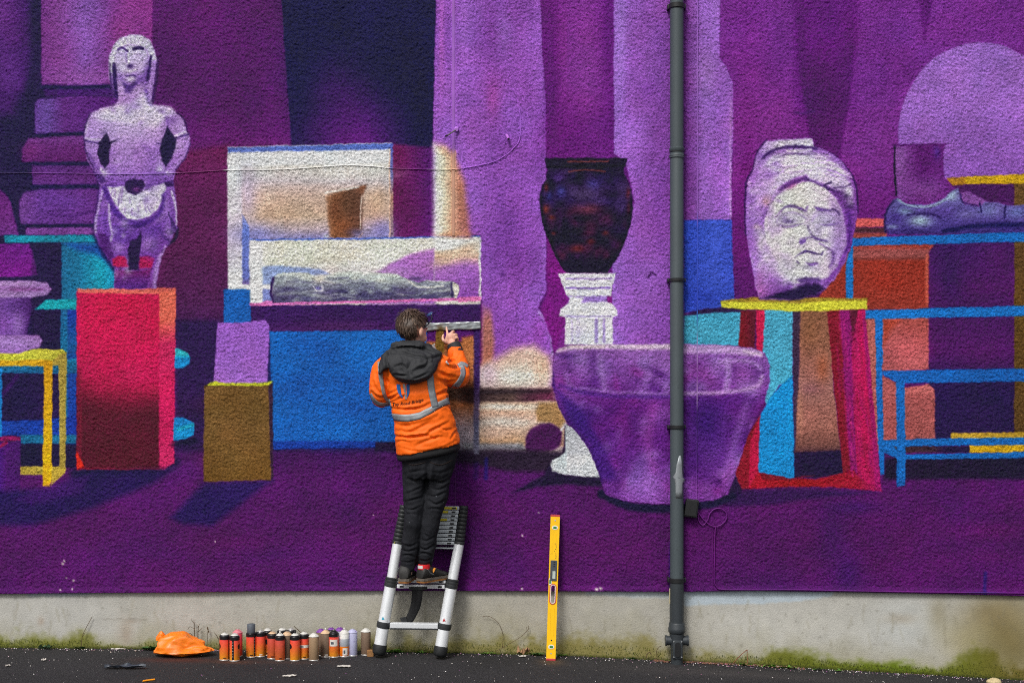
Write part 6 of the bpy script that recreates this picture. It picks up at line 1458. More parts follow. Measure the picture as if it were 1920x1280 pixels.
for q in bm_s.verts:
    k = 1 + .25 * (float(vnoise(np.array(q.co.x * 2 + q.co.z), np.array(q.co.y * 2 + 3.0), 1.0, 91)) - .5)
    V_.append(sp_ + Vector((q.co.x * .05 * k, q.co.y * .035 * k, max(-.004, q.co.z * .03 * k) + .006)))
tag(obj('stone', V_, [[w.index for w in f.verts] for f in bm_s.faces], mat('yellow_stone', (190, 172, 132), .85, noise=.2, nscale=60, bump=.003, bscale=90)), 'lumpy pale yellow stone at the foot of the damp stained plinth', 'stone')
bm_s.free()
# ------------------------------------------------------------------ the painter on the ladder
from mathutils import noise as mnoise
def fuse(mb, voxel, smooth_n=4, lam=.5):
    """union of closed shapes: voxel remesh, then relax; returns (V array, faces)"""
    me = bpy.data.meshes.new('tmp'); me.from_pydata([tuple(q) for q in mb.v], [], mb.f); me.update()
    o = bpy.data.objects.new('tmp', me); COL.objects.link(o)
    md = o.modifiers.new('r', 'REMESH'); md.mode = 'VOXEL'; md.voxel_size = voxel
    if smooth_n:
        sm_ = o.modifiers.new('s', 'SMOOTH'); sm_.factor = lam; sm_.iterations = smooth_n
    dg = bpy.context.evaluated_depsgraph_get(); dg.update()
    ev = o.evaluated_get(dg).to_mesh()
    V = np.empty(len(ev.vertices) * 3, np.float32); ev.vertices.foreach_get('co', V); V = V.reshape(-1, 3)
    F = [tuple(p_.vertices) for p_ in ev.polygons]
    o.evaluated_get(dg).to_mesh_clear()
    bpy.data.objects.remove(o); bpy.data.meshes.remove(me)
    return V.astype(float), F

def normals(V, F):
    N = np.zeros_like(V)
    F4 = np.array([f if len(f) == 4 else (f[0], f[1], f[2], f[2]) for f in F])
    n = np.cross(V[F4[:, 2]] - V[F4[:, 0]], V[F4[:, 3]] - V[F4[:, 1]])
    for k in range(4):
        np.add.at(N, F4[:, k], n)
    return N / (np.linalg.norm(N, axis=1)[:, None] + 1e-12)

def to_px(V):
    s = PPM * DIST / (DIST + V[:, 1])
    return V[:, 0] * s + 960, HOR + (EYE - V[:, 2]) * s

def folds(V, F, lines, back=-0.05, noise_amp=.0, noise_sc=12.0, seed=0.0, stretch=(1, 1, 1)):
    N = normals(V, F); X, Y = to_px(V); disp = np.zeros(len(V))
    face = np.clip((-N[:, 1] + .25) / .35, 0, 1)
    for pts, w, amp in lines:
        P_ = np.array(catmull(pts, False, 4) if len(pts) > 2 else pts, float)
        best = np.full(len(V), 1e9); side = np.zeros(len(V)); tt = np.zeros(len(V))
        for i in range(len(P_) - 1):
            a, b = P_[i], P_[i + 1]; e = b - a; L2 = max(e @ e, 1e-9)
            t = np.clip(((X - a[0]) * e[0] + (Y - a[1]) * e[1]) / L2, 0, 1)
            dx, dy = X - a[0] - t * e[0], Y - a[1] - t * e[1]
            d = np.hypot(dx, dy); m = d < best
            best[m] = d[m]; side[m] = (e[0] * dy - e[1] * dx)[m] / math.sqrt(L2); tt[m] = (i + t[m]) / (len(P_) - 1)
        fade = np.sin(np.pi * np.clip(tt, .08, .92)) ** .6
        disp += fade * face * (-amp * np.exp(-(best / w) ** 2) + .7 * amp * np.exp(-((best - 2.0 * w) / (1.2 * w)) ** 2) * np.where(side < 0, 1, .45))
    if noise_amp:
        q = V * np.array(stretch) * noise_sc + seed
        disp += noise_amp * np.array([mnoise.fractal(Vector(p_), 1.0, 2.0, 3) for p_ in q])
    return V + N * disp[:, None]

def pring(px, py, d, hw, hd, roll=0.0, pitch=0.0):
    """torso ring: half width hw in pixels, half depth hd in metres"""
    s = scale_at(d)
    A = Vector((math.cos(roll), 0, math.sin(roll))) * (hw / s)
    Bv = Vector((0, -math.cos(pitch), -math.sin(pitch))) * hd
    return (W(px, py, d), A, Bv)

def limb(mb, pts, seg=20):
    """pts: (px, py, d, r); rounded ends"""
    P_ = [W(q[0], q[1], q[2]) for q in pts]; R_ = [q[3] for q in pts]
    n = 4; C_ = catmull([(*p_, r) for p_, r in zip(P_, R_)], False, n)
    pp_ = [Vector(c[:3]) for c in C_]; rr = [c[3] for c in C_]
    t0 = (pp_[0] - pp_[1]).normalized(); t1 = (pp_[-1] - pp_[-2]).normalized()
    pp_ = [pp_[0] + t0 * rr[0] * .55, pp_[0] + t0 * rr[0] * .3] + pp_ + [pp_[-1] + t1 * rr[-1] * .3, pp_[-1] + t1 * rr[-1] * .55]
    rr = [rr[0] * .45, rr[0] * .85] + rr + [rr[-1] * .85, rr[-1] * .45]
    return mb.tube(pp_, rr, seg)

def ell(mb, c, ax_, seg=20, R=None):
    """ellipsoid; ax_ semi axes, R rotation"""
    R = R or Matrix.Identity(3); n = 14; V2 = []; F2 = []
    for j in range(1, n):
        ph = math.pi * j / n
        for i in range(seg):
            th = 2 * math.pi * i / seg
            V2.append(Vector(c) + R @ Vector((ax_[0] * math.sin(ph) * math.cos(th), ax_[1] * math.sin(ph) * math.sin(th), ax_[2] * math.cos(ph))))
    m = len(V2); V2 += [Vector(c) + R @ Vector((0, 0, ax_[2])), Vector(c) - R @ Vector((0, 0, ax_[2]))]
    for j in range(n - 2):
        for i in range(seg):
            F2.append((j * seg + i, (j + 1) * seg + i, (j + 1) * seg + (i + 1) % seg, j * seg + (i + 1) % seg))
    for i in range(seg):
        F2.append((m, i, (i + 1) % seg)); F2.append((m + 1, (n - 2) * seg + (i + 1) % seg, (n - 2) * seg + i))
    return mb.add(V2, F2)

M_SKIN = mat('skin', (222, 168, 146), .5, noise=.06, nscale=30)
M_SKIN.node_tree.nodes['Principled BSDF'].inputs['Subsurface Weight'].default_value = .15
M_SKIN.node_tree.nodes['Principled BSDF'].inputs['Subsurface Radius'].default_value = (.012, .005, .003)
M_HIVIS = mat('hivis_orange', (251, 106, 14), .62, noise=.05, nscale=9, spec=.3, bump=.0006, bscale=420, spots=(16, .73, (196, 96, 40)))
M_HOOD = mat('hood_black', (42, 43, 46), .68, noise=.08, nscale=16, spec=.3, bump=.0006, bscale=420)
M_JEAN = mat('dark_denim', (33, 34, 39), .8, noise=.22, nscale=14, spec=.2, bump=.0008, bscale=380, spots=(34, .735, (112, 116, 122)))
M_REFL = mat('reflective_grey', (138, 142, 146), .5, metal=.25, noise=.06, nscale=40)
M_HAIR = mat('hair_brown', (76, 59, 48), .5, noise=.3, nscale=60, spec=.45)
M_HAIRL = mat('hair_light', (112, 90, 74), .45, noise=.2, nscale=60, spec=.5)
M_LOGO = mat('logo_blue', (14, 86, 156), .6)
M_INK = mat('print_black', (40, 24, 18), .6)
M_SHOE = mat('shoe_black', (40, 39, 38), .6, noise=.2, nscale=30, bump=.001, bscale=200)
M_SOLE = mat('shoe_sole', (150, 98, 48), .7, noise=.35, nscale=40)
M_MID = mat('shoe_midsole', (98, 90, 82), .7, noise=.3, nscale=60)
M_RED = mat('sock_red', (206, 30, 36), .7)
M_SOCKW = mat('sock_white', (206, 206, 204), .7)
M_GLASS = mat('glasses_frame', (24, 30, 38), .3)
M_LENS = mat('glasses_lens', (28, 66, 112), .12, spec=.8)
M_ORT = mat('shoe_tab', (232, 150, 50), .6)

RUNG_Z = W(780, 1085.5, LD(1088)).z
HD = .345                                    # head distance from the wall
hc = W(774, 617.5, HD)                         # centre of the head
yaw = math.radians(-42); nod = math.radians(-6)
RH = Matrix.Rotation(yaw, 3, 'Z') @ Matrix.Rotation(nod, 3, 'X')   # local +y looks towards the wall
hp = lambda x, y, z: hc + RH @ Vector((x, y, z))
# ---- bare body: one continuous surface
bd = MB()
ell(bd, hp(0, -.008, .022), (.078, .096, .092), R=RH)                   # skull
ell(bd, hp(0, .035, -.03), (.062, .064, .085), R=RH)                    # face
ell(bd, hp(0, .058, -.088), (.036, .034, .03), R=RH)                    # chin
bd.tube([hp(0, .088, .018), hp(0, .108, -.026), hp(0, .1, -.034)], [.009, .015, .012], 12)   # nose
for s in (-1, 1):
    ell(bd, hp(s * .086, -.004, -.016), (.014, .024, .036), R=RH @ Matrix.Rotation(s * .35, 3, 'Z'))   # ears
    ell(bd, hp(s * .03, .086, .016), (.018, .012, .009), R=RH)          # brow
    ell(bd, hp(s * .045, .05, -.05), (.026, .03, .03), R=RH)            # cheek
ell(bd, hp(0, .092, -.06), (.024, .01, .007), R=RH); ell(bd, hp(0, .09, -.071), (.02, .01, .006), R=RH)   # lips
limb(bd, [(776, 634, HD - .012, .056), (774, 652, HD - .01, .058), (772, 672, HD, .066)])
bd.rings([pring(771, 662, .345, 30, .05), pring(773, 676, .345, 52, .085), pring(778, 710, .34, 50, .1), pring(788, 770, .335, 44, .1), pring(797, 815, .325, 44, .1), pring(802, 850, .315, 44, .09), pring(803, 866, .31, 40, .085)])
limb(bd, [(722, 684, .36, .05), (713, 712, .37, .047), (712, 742, .355, .042), (738, 730, .245, .037), (772, 697, .17, .028), (780, 688, .155, .026)])
limb(bd, [(826, 684, .345, .05), (845, 702, .285, .048), (862, 706, .225, .043), (858, 682, .155, .037), (850, 650, .1, .027), (847, 642, .09, .026)])
for q in ([(781, 868, .30, .062), (778, 945, .28, .042), (769, 1030, .25, .034), (764, 1074, .225, .032)], [(823, 868, .30, .062), (815, 948, .275, .042), (800, 1035, .23, .034), (796, 1072, .2, .032)]):
    limb(bd, q)
# right hand pressing the tape
def finger(pts, r0=.0092, r1=.0074):
    n = len(pts)
    bd.tube([W(*q) for q in catmull(pts, False, 4)], [r0 + (r1 - r0) * k / (4 * (n - 1)) for k in range(4 * (n - 1) + 1)], 12)
    ell(bd, W(*pts[-1]), (r1, r1, r1))
ell(bd, W(844.5, 634, .078), (.034, .017, .038), R=Matrix.Rotation(math.radians(-14), 3, 'Y'))
ell(bd, W(839, 638, .074), (.02, .017, .026), R=Matrix.Rotation(math.radians(24), 3, 'Y'))
finger([(839.5, 630, .072), (838.6, 624, .062), (837.8, 619, .046), (837, 614, .028)])
finger([(845, 627, .076), (848, 622, .074), (850.6, 621, .056), (851, 625, .04)])
finger([(850, 629, .078), (854.5, 626.5, .074), (857, 629, .056), (855, 633, .044)])
finger([(852.5, 634, .08), (857.5, 633, .074), (858.5, 637, .06), (855, 640, .05)], .0085, .007)
finger([(837, 640, .07), (831.5, 638, .062), (830, 633.5, .052), (831.2, 628.5, .044)], .0105, .0085)
# left hand round the held can
cb, ct = W(794, 682, .145), W(817, 641, .118)
cdir = (ct - cb).normalized(); cmid = cb.lerp(ct, .35)
c1 = Vector((0, -1, 0)); c1 = (c1 - cdir * c1.dot(cdir)).normalized(); c2 = cdir.cross(c1)
ell(bd, cmid - c2 * .0 + c1 * .046 - cdir * .005, (.03, .018, .04))
bd.tube([W(779, 689, .157), cmid + c1 * .046 - cdir * .01], [.024, .022], 12)
for k in range(4):
    o_ = cmid + cdir * (-.03 + .021 * k); sg = 1
    bd.tube([o_ + (c1 * math.cos(a) + c2 * math.sin(a)) * (.044 if a < .4 else .0415) for a in np.linspace(0, 2.6, 9)], [.0092 - .0002 * i for i in range(9)], 10)
bd.tube([cmid + c1 * .046 + cdir * .012, cmid + (c1 * .8 - c2 * .6) * .044 + cdir * .045, cmid + (c1 * .3 - c2 * .9) * .043 + cdir * .062], [.011, .010, .0085], 10)
bV, bF = fuse(bd, .0052, 2, .45)
person = obj('person', bV, bF, M_SKIN)
tag(person, 'person in orange hi-vis jacket and dark trousers standing on the ladder, pressing tape', 'person')
def child(name, V2, F2, m, parent=person, sm_=True):
    return obj(name, V2, F2, m, parent, sm_)
# nails of the right hand and eyes
for q in ((837, 613.8, .0375), (831.3, 628, .0525)):
    mb = MB(); ell(mb, W(*q), (.005, .0025, .006)); mb.build('fingernail', mat('nail', (236, 190, 172), .3) if 'nail' not in bpy.data.materials else bpy.data.materials['nail'], person)
for s in (-1, 1):
    mb = MB(); ell(mb, hp(s * .03, .081, .002), (.013, .011, .011)); mb.build('eye', mat('eye', (214, 208, 200), .2) if 'eye' not in bpy.data.materials else bpy.data.materials['eye'], person)

# ---- trousers
tr = MB()
tr.rings([pring(803, 836, .315, 54, .118), pring(803, 848, .315, 55, .12), pring(803, 866, .313, 50, .12), pring(802, 884, .31, 46, .112), pring(801, 896, .305, 40, .095)])
limb(tr, [(779, 866, .312, .082), (778, 900, .302, .074), (777, 945, .29, .066), (774, 985, .28, .06), (769, 1026, .258, .055), (766, 1052, .238, .052), (765, 1064, .228, .05)])
limb(tr, [(826, 866, .312, .084), (823, 905, .3, .076), (815, 948, .284, .068), (806, 990, .268, .06), (800, 1030, .236, .054), (797, 1050, .215, .05), (796, 1060, .206, .047)])
tV, tF = fuse(tr, .0068, 4)
tl = [([(802, 868), (801, 890), (799, 915)], 4, .02), ([(765, 897), (780, 902), (796, 892)], 2.6, .008), ([(763, 886), (778, 884), (796, 880)], 3, .006),
      ([(806, 898), (825, 905), (845, 896)], 2.6, .009), ([(806, 884), (826, 886), (848, 878)], 3, .006), ([(808, 915), (824, 918), (840, 908)], 2.2, .006), ([(760, 926), (776, 920), (792, 912)], 2.4, .007),
      ([(760, 940), (776, 936), (793, 932)], 2.2, .008), ([(803, 938), (818, 945), (834, 936)], 2.4, .009), ([(802, 928), (816, 930), (836, 922)], 2.0, .006), ([(758, 952), (772, 956), (790, 948)], 2.2, .007), ([(802, 955), (815, 952), (830, 956)], 2.2, .006), ([(756, 966), (770, 962), (786, 966)], 2.2, .004),
      ([(753, 1018), (768, 1024), (782, 1018)], 2.2, .007), ([(752, 1030), (766, 1034), (782, 1028)], 2.0, .008), ([(752, 1042), (766, 1040), (780, 1045)], 2.0, .008), ([(754, 1052), (766, 1054), (779, 1050)], 1.8, .006),
      ([(786, 1010), (800, 1014), (816, 1006)], 2.2, .007), ([(785, 1024), (798, 1030), (814, 1022)], 2.0, .009), ([(785, 1038), (798, 1036), (812, 1042)], 2.0, .009), ([(784, 1048), (798, 1050), (811, 1046)], 1.8, .007), ([(790, 1000), (802, 1006), (812, 1024)], 2, .005),
      ([(770, 865), (774, 890), (770, 920)], 2, .003), ([(838, 862), (842, 880), (838, 900)], 2, .003)]
tV = folds(tV, tF, [(a, b * .9, c * .7) for a, b, c in tl], noise_amp=.010, noise_sc=11, seed=3.3, stretch=(1, 1, .8))
trousers = child('trousers', tV, tF, M_JEAN)
def hull_bvh(V2, F2):
    return BVHTree.FromPolygons([tuple(q) for q in V2], F2)
CAM = Vector((0, -DIST, EYE))
def stick(bvh, px, py, off=.002):
    d = (W(px, py, 0) - CAM).normalized()
    h = bvh.ray_cast(CAM, d)
    if h[0] is None:
        return None
    n = h[1] if h[1].dot(d) < 0 else -h[1]
    return h[0] + n * off - d * off * .5
t_bvh = hull_bvh(tV, tF)
def ribbon(bvh, path, width, name, m, parent, n=40, off=.0025, across=5, curve=True):
    P_ = np.array(catmull(path, False, 8) if curve else path, float)
    L = np.concatenate([[0], np.cumsum(np.hypot(*np.diff(P_, axis=0).T))]); V2 = []; ok = []
    for i in range(n + 1):
        s = L[-1] * i / n
        x, y = np.interp(s, L, P_[:, 0]), np.interp(s, L, P_[:, 1])
        e = 1.0; x2, y2 = np.interp(min(s + e, L[-1]), L, P_[:, 0]), np.interp(min(s + e, L[-1]), L, P_[:, 1]); x1, y1 = np.interp(max(s - e, 0), L, P_[:, 0]), np.interp(max(s - e, 0), L, P_[:, 1])
        tx, ty = x2 - x1, y2 - y1; l = math.hypot(tx, ty) or 1
        w_ = np.interp(i / n, np.linspace(0, 1, len(width)), width) if hasattr(width, '__len__') else width
        for k in range(across):
            u = (k / (across - 1) - .5) * w_
            q = stick(bvh, x - ty / l * u, y + tx / l * u, off)
            V2.append(q if q is not None else Vector((0, 0, 0))); ok.append(q is not None)
    F2 = []
    for i in range(n):
        for k in range(across - 1):
            f = (i * across + k, i * across + k + 1, (i + 1) * across + k + 1, (i + 1) * across + k)
            if all(ok[j] for j in f) and max((V2[f[0]] - V2[f[2]]).length, (V2[f[1]] - V2[f[3]]).length) < .035:
                F2.append(f)
    used = sorted({j for f in F2 for j in f}); mp = {j: i for i, j in enumerate(used)}
    if not F2:
        return None
    o = child(name, [V2[j] for j in used], [tuple(mp[j] for j in f) for f in F2], m, parent)
    sd_ = o.modifiers.new('s', 'SOLIDIFY'); sd_.thickness = .0015; sd_.offset = 0
    return o
for pts in ([(806, 866), (826, 871), (848, 862)], [(762, 868), (776, 871), (798, 866)]):
    ribbon(t_bvh, pts, 1.2, 'pocket_seam', M_INK, trousers, 16, .001, 2)

# ---- jacket
jk = MB()
jk.rings([pring(770, 648, .335, 24, .06), pring(770, 656, .338, 34, .078), pring(771, 664, .342, 47, .098), pring(772, 674, .345, 56, .115, -.02), pring(775, 690, .345, 59, .132, -.03), pring(780, 715, .343, 58, .138, -.06), pring(786, 745, .34, 56, .138, .02), pring(792, 775, .336, 55.5, .14, .1), pring(797, 800, .332, 58, .143, .14), pring(800, 822, .328, 60, .145, .17, .06), pring(803, 840, .326, 60.5, .146, .18, .09)])
limb(jk, [(727, 680, .355, .066), (716, 698, .365, .067), (711, 722, .37, .0655), (712, 742, .355, .062), (722, 746, .30, .057), (746, 722, .235, .05), (770, 699, .178, .044)])
limb(jk, [(822, 682, .35, .07), (838, 700, .31, .074), (853, 708, .26, .07), (864, 704, .222, .063), (862, 687, .18, .058), (857, 668, .13, .053), (853, 657, .112, .05)])
jV, jF = fuse(jk, .0066, 4)
jl = [  # creases read from the photograph
    ([(740, 817), (762, 820), (790, 817), (802, 816)], 2.4, .012), ([(802, 816), (808, 808), (824, 800), (840, 792)], 2.6, .009), ([(806, 818), (812, 822), (822, 818)], 2.0, .006), ([(770, 808), (790, 800), (808, 790)], 3, .006),
    ([(742, 795), (760, 798), (790, 792), (820, 780)], 3, .005), ([(735, 765), (760, 768), (790, 764), (806, 756)], 2.4, .009), ([(734, 754), (752, 745), (765, 741)], 2.4, .007), ([(726, 748), (740, 744), (752, 734)], 2.4, .009), ([(728, 740), (742, 733), (756, 728)], 2.2, .005),
    ([(818, 742), (832, 735), (842, 732)], 2.6, .010), ([(812, 706), (826, 716), (842, 724)], 3, .007), ([(815, 694), (832, 702), (852, 706)], 2.6, .008), ([(822, 712), (838, 716), (850, 714)], 2.2, .006), ([(834, 672), (842, 678), (850, 676)], 2.2, .012), ([(842, 678), (846, 668), (848, 660)], 2.0, .009), ([(838, 686), (852, 690), (866, 686)], 2.4, .007), ([(862, 664), (856, 674), (846, 680)], 2.2, .006),
    ([(700, 715), (704, 728), (712, 738)], 2.6, .008), ([(706, 700), (711, 716), (722, 730)], 2.6, .006), ([(698, 735), (708, 744), (722, 745)], 2.4, .008), ([(712, 690), (718, 704), (727, 716)], 2.4, .006),
    ([(840, 745), (846, 757), (848, 768), (856, 786), (860, 798)], 2.4, .016), ([(838, 760), (846, 768), (854, 780)], 2.0, .006), ([(846, 822), (852, 812), (860, 806)], 2, .006), ([(750, 838), (780, 846), (820, 842), (856, 826)], 2.0, .004), ([(800, 776), (815, 770), (836, 758)], 2.2, .005), ([(760, 778), (770, 788), (776, 800)], 2, .004), ([(742, 830), (752, 826), (766, 828)], 2.2, .005), ([(824, 800), (834, 806), (846, 804)], 2, .005), ([(780, 835), (800, 826), (830, 818)], 2.6, .005), ([(750, 806), (765, 810), (780, 808)], 2.4, .005)]
jV = folds(jV, jF, jl, noise_amp=.0075, noise_sc=9, seed=8.1, stretch=(1, 1, 1.5))
jacket = child('jacket', jV, jF, M_HIVIS)
j_bvh = hull_bvh(jV, jF)
# black lining showing under the hem
ln = MB(); ln.rings([pring(803, 828, .324, 56, .13, .17, .08), pring(803, 845, .322, 60.5, .1435, .18, .09), pring(804, 850, .32, 60, .142, .18, .09), pring(804, 853, .32, 56, .13, .18, .09)])
ln.build('jacket_lining', mat('lining_black', (26, 26, 29), .8), jacket)
# waist band round the whole jacket
V2 = []; n = 90; inside = W(790, 770, .337)
for i in range(n):
    th = 2 * math.pi * i / n
    px_ = 789 + 56 * math.cos(th); s = scale_at(.337 + .13 * math.sin(th))
    cy = float(np.interp(px_, [733, 748, 762, 790, 815, 842], [780.5, 782, 782, 777.5, 767.5, 751]))
    for k in range(4):
        yy = cy + (k / 3 - .5) * 13.0
        dirv = Vector((math.cos(th), -math.sin(th), 0)); cpt = W(789, yy, .337); org = cpt + dirv * .4
        h = j_bvh.ray_cast(org, -dirv)
        V2.append((h[0] if h[0] is not None else cpt + dirv * .17) + dirv * .003)
# the arms must not catch the band: keep it on the torso shape
cen = np.array([(W(789, 770, .337).x, -.337)])
for i in range(n):
    th = 2 * math.pi * i / n
    for k in range(4):
        q = V2[i * 4 + k]; r_ = math.hypot(q.x - cen[0][0], q.y - cen[0][1]); lim = 1 / math.sqrt((math.cos(th) / .212) ** 2 + (math.sin(th) / .165) ** 2)
        if r_ > lim:
            f = lim / r_; q.x = cen[0][0] + (q.x - cen[0][0]) * f; q.y = cen[0][1] + (q.y - cen[0][1]) * f
bo = child('reflective_band', V2, [(i * 4 + k, ((i + 1) % n) * 4 + k, ((i + 1) % n) * 4 + k + 1, i * 4 + k + 1) for i in range(n) for k in range(3)], M_REFL, jacket)
bo.modifiers.new('s', 'SOLIDIFY').thickness = .002
ribbon(j_bvh, [(803, 690), (806, 704), (808.5, 728), (812, 746), (816, 762)], 12.5, 'reflective_band', M_REFL, jacket, 40)
ribbon(j_bvh, [(712, 678), (713, 694), (715, 712), (718, 730), (722, 743), (727, 752)], [8, 8, 7.5, 6.5, 6], 'reflective_band', M_REFL, jacket, 36)
ribbon(j_bvh, [(861, 680), (866.5, 690), (867.5, 702), (860, 717), (849, 728), (838, 734)], [10, 9.5, 9.5, 10, 11, 11], 'reflective_band', M_REFL, jacket, 44)
ribbon(j_bvh, [(863, 681), (870, 682), (877, 687)], 5.5, 'reflective_band', M_REFL, jacket, 16)
ribbon(j_bvh, [(694.5, 738), (699, 747), (707, 754.5), (718, 758), (729, 757)], 6.5, 'reflective_band', M_REFL, jacket, 30)
ribbon(j_bvh, [(729, 748), (731, 758), (734, 769)], 5, 'reflective_band', M_REFL, jacket, 14)
ribbon(j_bvh, [(836, 677), (839, 680), (841, 683)], [3, 4, 2], 'white_stitch', M_SOCKW, jacket, 8, .002, 3)
# logo and lettering
def decal(name, poly, m, parent=jacket, off=.0022):
    P_ = np.array(poly, float); c = P_.mean(0); V2 = [stick(j_bvh, *c, off)]; k = len(P_)
    for f in (.5, 1.0):
        V2 += [stick(j_bvh, *(c + (q - c) * f), off) for q in P_]
    F2 = [(0, 1 + i, 1 + (i + 1) % k) for i in range(k)] + [(1 + i, 1 + k + i, 1 + k + (i + 1) % k, 1 + (i + 1) % k) for i in range(k)]
    return child(name, V2, F2, m, parent)
decal('logo', [(743.8, 720), (750.5, 720), (751, 727), (752.5, 735), (756.5, 746.5), (750, 742), (746, 735), (744, 727)], M_LOGO)
decal('logo', [(761.8, 720), (767.8, 720), (768.2, 728), (767.5, 737), (763.5, 746), (762.6, 733)], M_LOGO)
decal('logo', [(755, 719.5), (759.8, 719.5), (762.6, 745), (763.2, 747.5), (759.6, 747.5), (757.5, 733)], M_REFL)
fc = bpy.data.curves.new('lettering', 'FONT'); fc.body = 'Tay Road Bridge'; fc.size = 1.0; fc.align_x = 'LEFT'; fc.resolution_u = 2; fc.offset = .012
fo = bpy.data.objects.new('lettering_tmp', fc); COL.objects.link(fo)
dg = bpy.context.evaluated_depsgraph_get(); dg.update()
tm = fo.evaluated_get(dg).to_mesh()
TV = [tuple(q.co) for q in tm.vertices]; TF = [tuple(p_.vertices) for p_ in tm.polygons]
fo.evaluated_get(dg).to_mesh_clear(); bpy.data.objects.remove(fo)
wx = max(q[0] for q in TV); V2 = []
for x, y, z in TV:
    u = x / wx; px_ = 735.2 + 58.4 * u; py_ = 760.6 - 9.5 * u + 2.0 * math.sin(math.pi * u) - y * 8.6
    V2.append(stick(j_bvh, px_ + y * 1.2, py_, .0022) or Vector((0, 0, 0)))
child('lettering', V2, TF, M_INK, jacket, False)
# cuffs
for pts in ([(856.5, 663, .122, .0485), (852, 650, .1, .047), (850.5, 645.5, .094, .044)], [(764, 705, .195, .046), (775, 694, .168, .044)]):
    MB().tube([W(*q[:3]) for q in pts], [q[3] for q in pts], 22).build('cuff', M_HOOD, jacket)
# ---- hood: a soft bag lying on the shoulders
HO = catmull([(733, 643), (752, 637.5), (772, 636.5), (792, 638.5), (803, 647), (816, 653), (829, 660), (829, 668), (824, 682), (816, 698), (806, 710), (793, 717), (775, 720.5), (757, 719), (744, 713.5), (735, 704), (729, 694), (722, 694), (713, 704), (708.5, 699), (710, 682), (716, 666), (724, 657), (731, 653)], True, 4)
HP = np.array(HO); gx2 = np.arange(704, 834, 2.0); gy2 = np.arange(632, 725, 2.0)
hx_, hy_ = np.meshgrid(gx2, gy2); d2 = np.full(hx_.shape, 1e9); ins = np.zeros(hx_.shape, bool)
for i in range(len(HP)):
    a, b = HP[i], HP[(i + 1) % len(HP)]; e = b - a; L2 = e @ e + 1e-9
    t = np.clip(((hx_ - a[0]) * e[0] + (hy_ - a[1]) * e[1]) / L2, 0, 1)
    d2 = np.minimum(d2, (hx_ - a[0] - t * e[0]) ** 2 + (hy_ - a[1] - t * e[1]) ** 2)
    cr = (a[1] > hy_) != (b[1] > hy_)
    if abs(e[1]) > 1e-9: ins ^= cr & (hx_ < e[0] * (hy_ - a[1]) / e[1] + a[0])
ed = np.sqrt(d2)
base_d = np.zeros(hx_.shape)
for j in range(hx_.shape[0]):
    for i in range(hx_.shape[1]):
        q = stick(j_bvh, hx_[j, i], hy_[j, i], 0.0)
        base_d[j, i] = -q.y if (q is not None and -q.y > .3) else np.nan
col_mean = np.nanmean(base_d)
base_d = np.where(np.isnan(base_d), .40, base_d)
for _ in range(10):      # smooth the bearing surface
    pd = np.pad(base_d, 1, mode='edge'); base_d = (pd[:-2, 1:-1] + pd[2:, 1:-1] + pd[1:-1, :-2] + pd[1:-1, 2:] + base_d) / 5
low = np.clip((hy_ - 648) / 60, 0, 1)
bul = (.016 + .050 * low) * np.sqrt(np.clip(1 - (1 - np.clip(ed / 17, 0, 1)) ** 2, 0, 1))
V2, idx = [], {}
for j in range(hx_.shape[0]):
    for i in range(hx_.shape[1]):
        if ins[j, i]:
            idx[(j, i)] = len(V2) // 2
            V2 += [W(hx_[j, i], hy_[j, i], base_d[j, i] + .010 + bul[j, i]), W(hx_[j, i], hy_[j, i], base_d[j, i] - .03)]
F2 = []; edge = {}
for j in range(hx_.shape[0] - 1):
    for i in range(hx_.shape[1] - 1):
        k4 = [(j, i), (j, i + 1), (j + 1, i + 1), (j + 1, i)]
        if all(k in idx for k in k4):
            a = [idx[k] for k in k4]
            F2.append(tuple(2 * q for q in a)); F2.append(tuple(2 * q + 1 for q in a[::-1]))
            for m_ in range(4):
                e_ = (a[m_], a[(m_ + 1) % 4]); edge[e_] = edge.get(e_, 0) + 1
for (a, b) in list(edge):
    if (b, a) not in edge:
        F2.append((2 * b, 2 * a, 2 * a + 1, 2 * b + 1))
hm_ = MB(); hm_.add(V2, F2)
hm_.tube([W(x, y, d_) for x, y, d_ in [(738, 648, .36), (750, 648, .41), (770, 648, .425), (790, 648, .415), (803, 652, .37), (806, 656, .30)]], [.024, .026, .026, .026, .025, .022], 16)   # stand collar
hV, hF = fuse(hm_, .0058, 5)
hl = [([(735, 662), (755, 661), (780, 668), (806, 672), (822, 668)], 2.2, .010), ([(741, 688), (752, 684), (757, 686), (762, 692)], 2.2, .012), ([(740, 702), (752, 704), (760, 704)], 2.0, .010), ([(776, 696), (786, 690), (797, 687), (806, 680)], 2.4, .013), ([(776, 710), (788, 706), (804, 698)], 2.0, .007), ([(726, 664), (724, 676), (728, 692)], 2.6, .018), ([(796, 664), (804, 672), (800, 682)], 2.2, .008), ([(752, 665), (758, 676), (756, 684)], 2.4, .006), ([(770, 700), (766, 690), (772, 678)], 2.6, .006), ([(790, 648), (800, 656), (812, 664)], 2, .007), ([(765, 648), (768, 655), (768, 662)], 2, .004), ([(735, 655), (755, 651), (785, 652), (800, 658)], 1.6, .010), ([(745, 711), (758, 714), (778, 715), (796, 711)], 1.6, .005)]
hV = folds(hV, hF, hl, noise_amp=.006, noise_sc=16, seed=1.7)
hood = child('hood', hV, hF, M_HOOD, jacket)

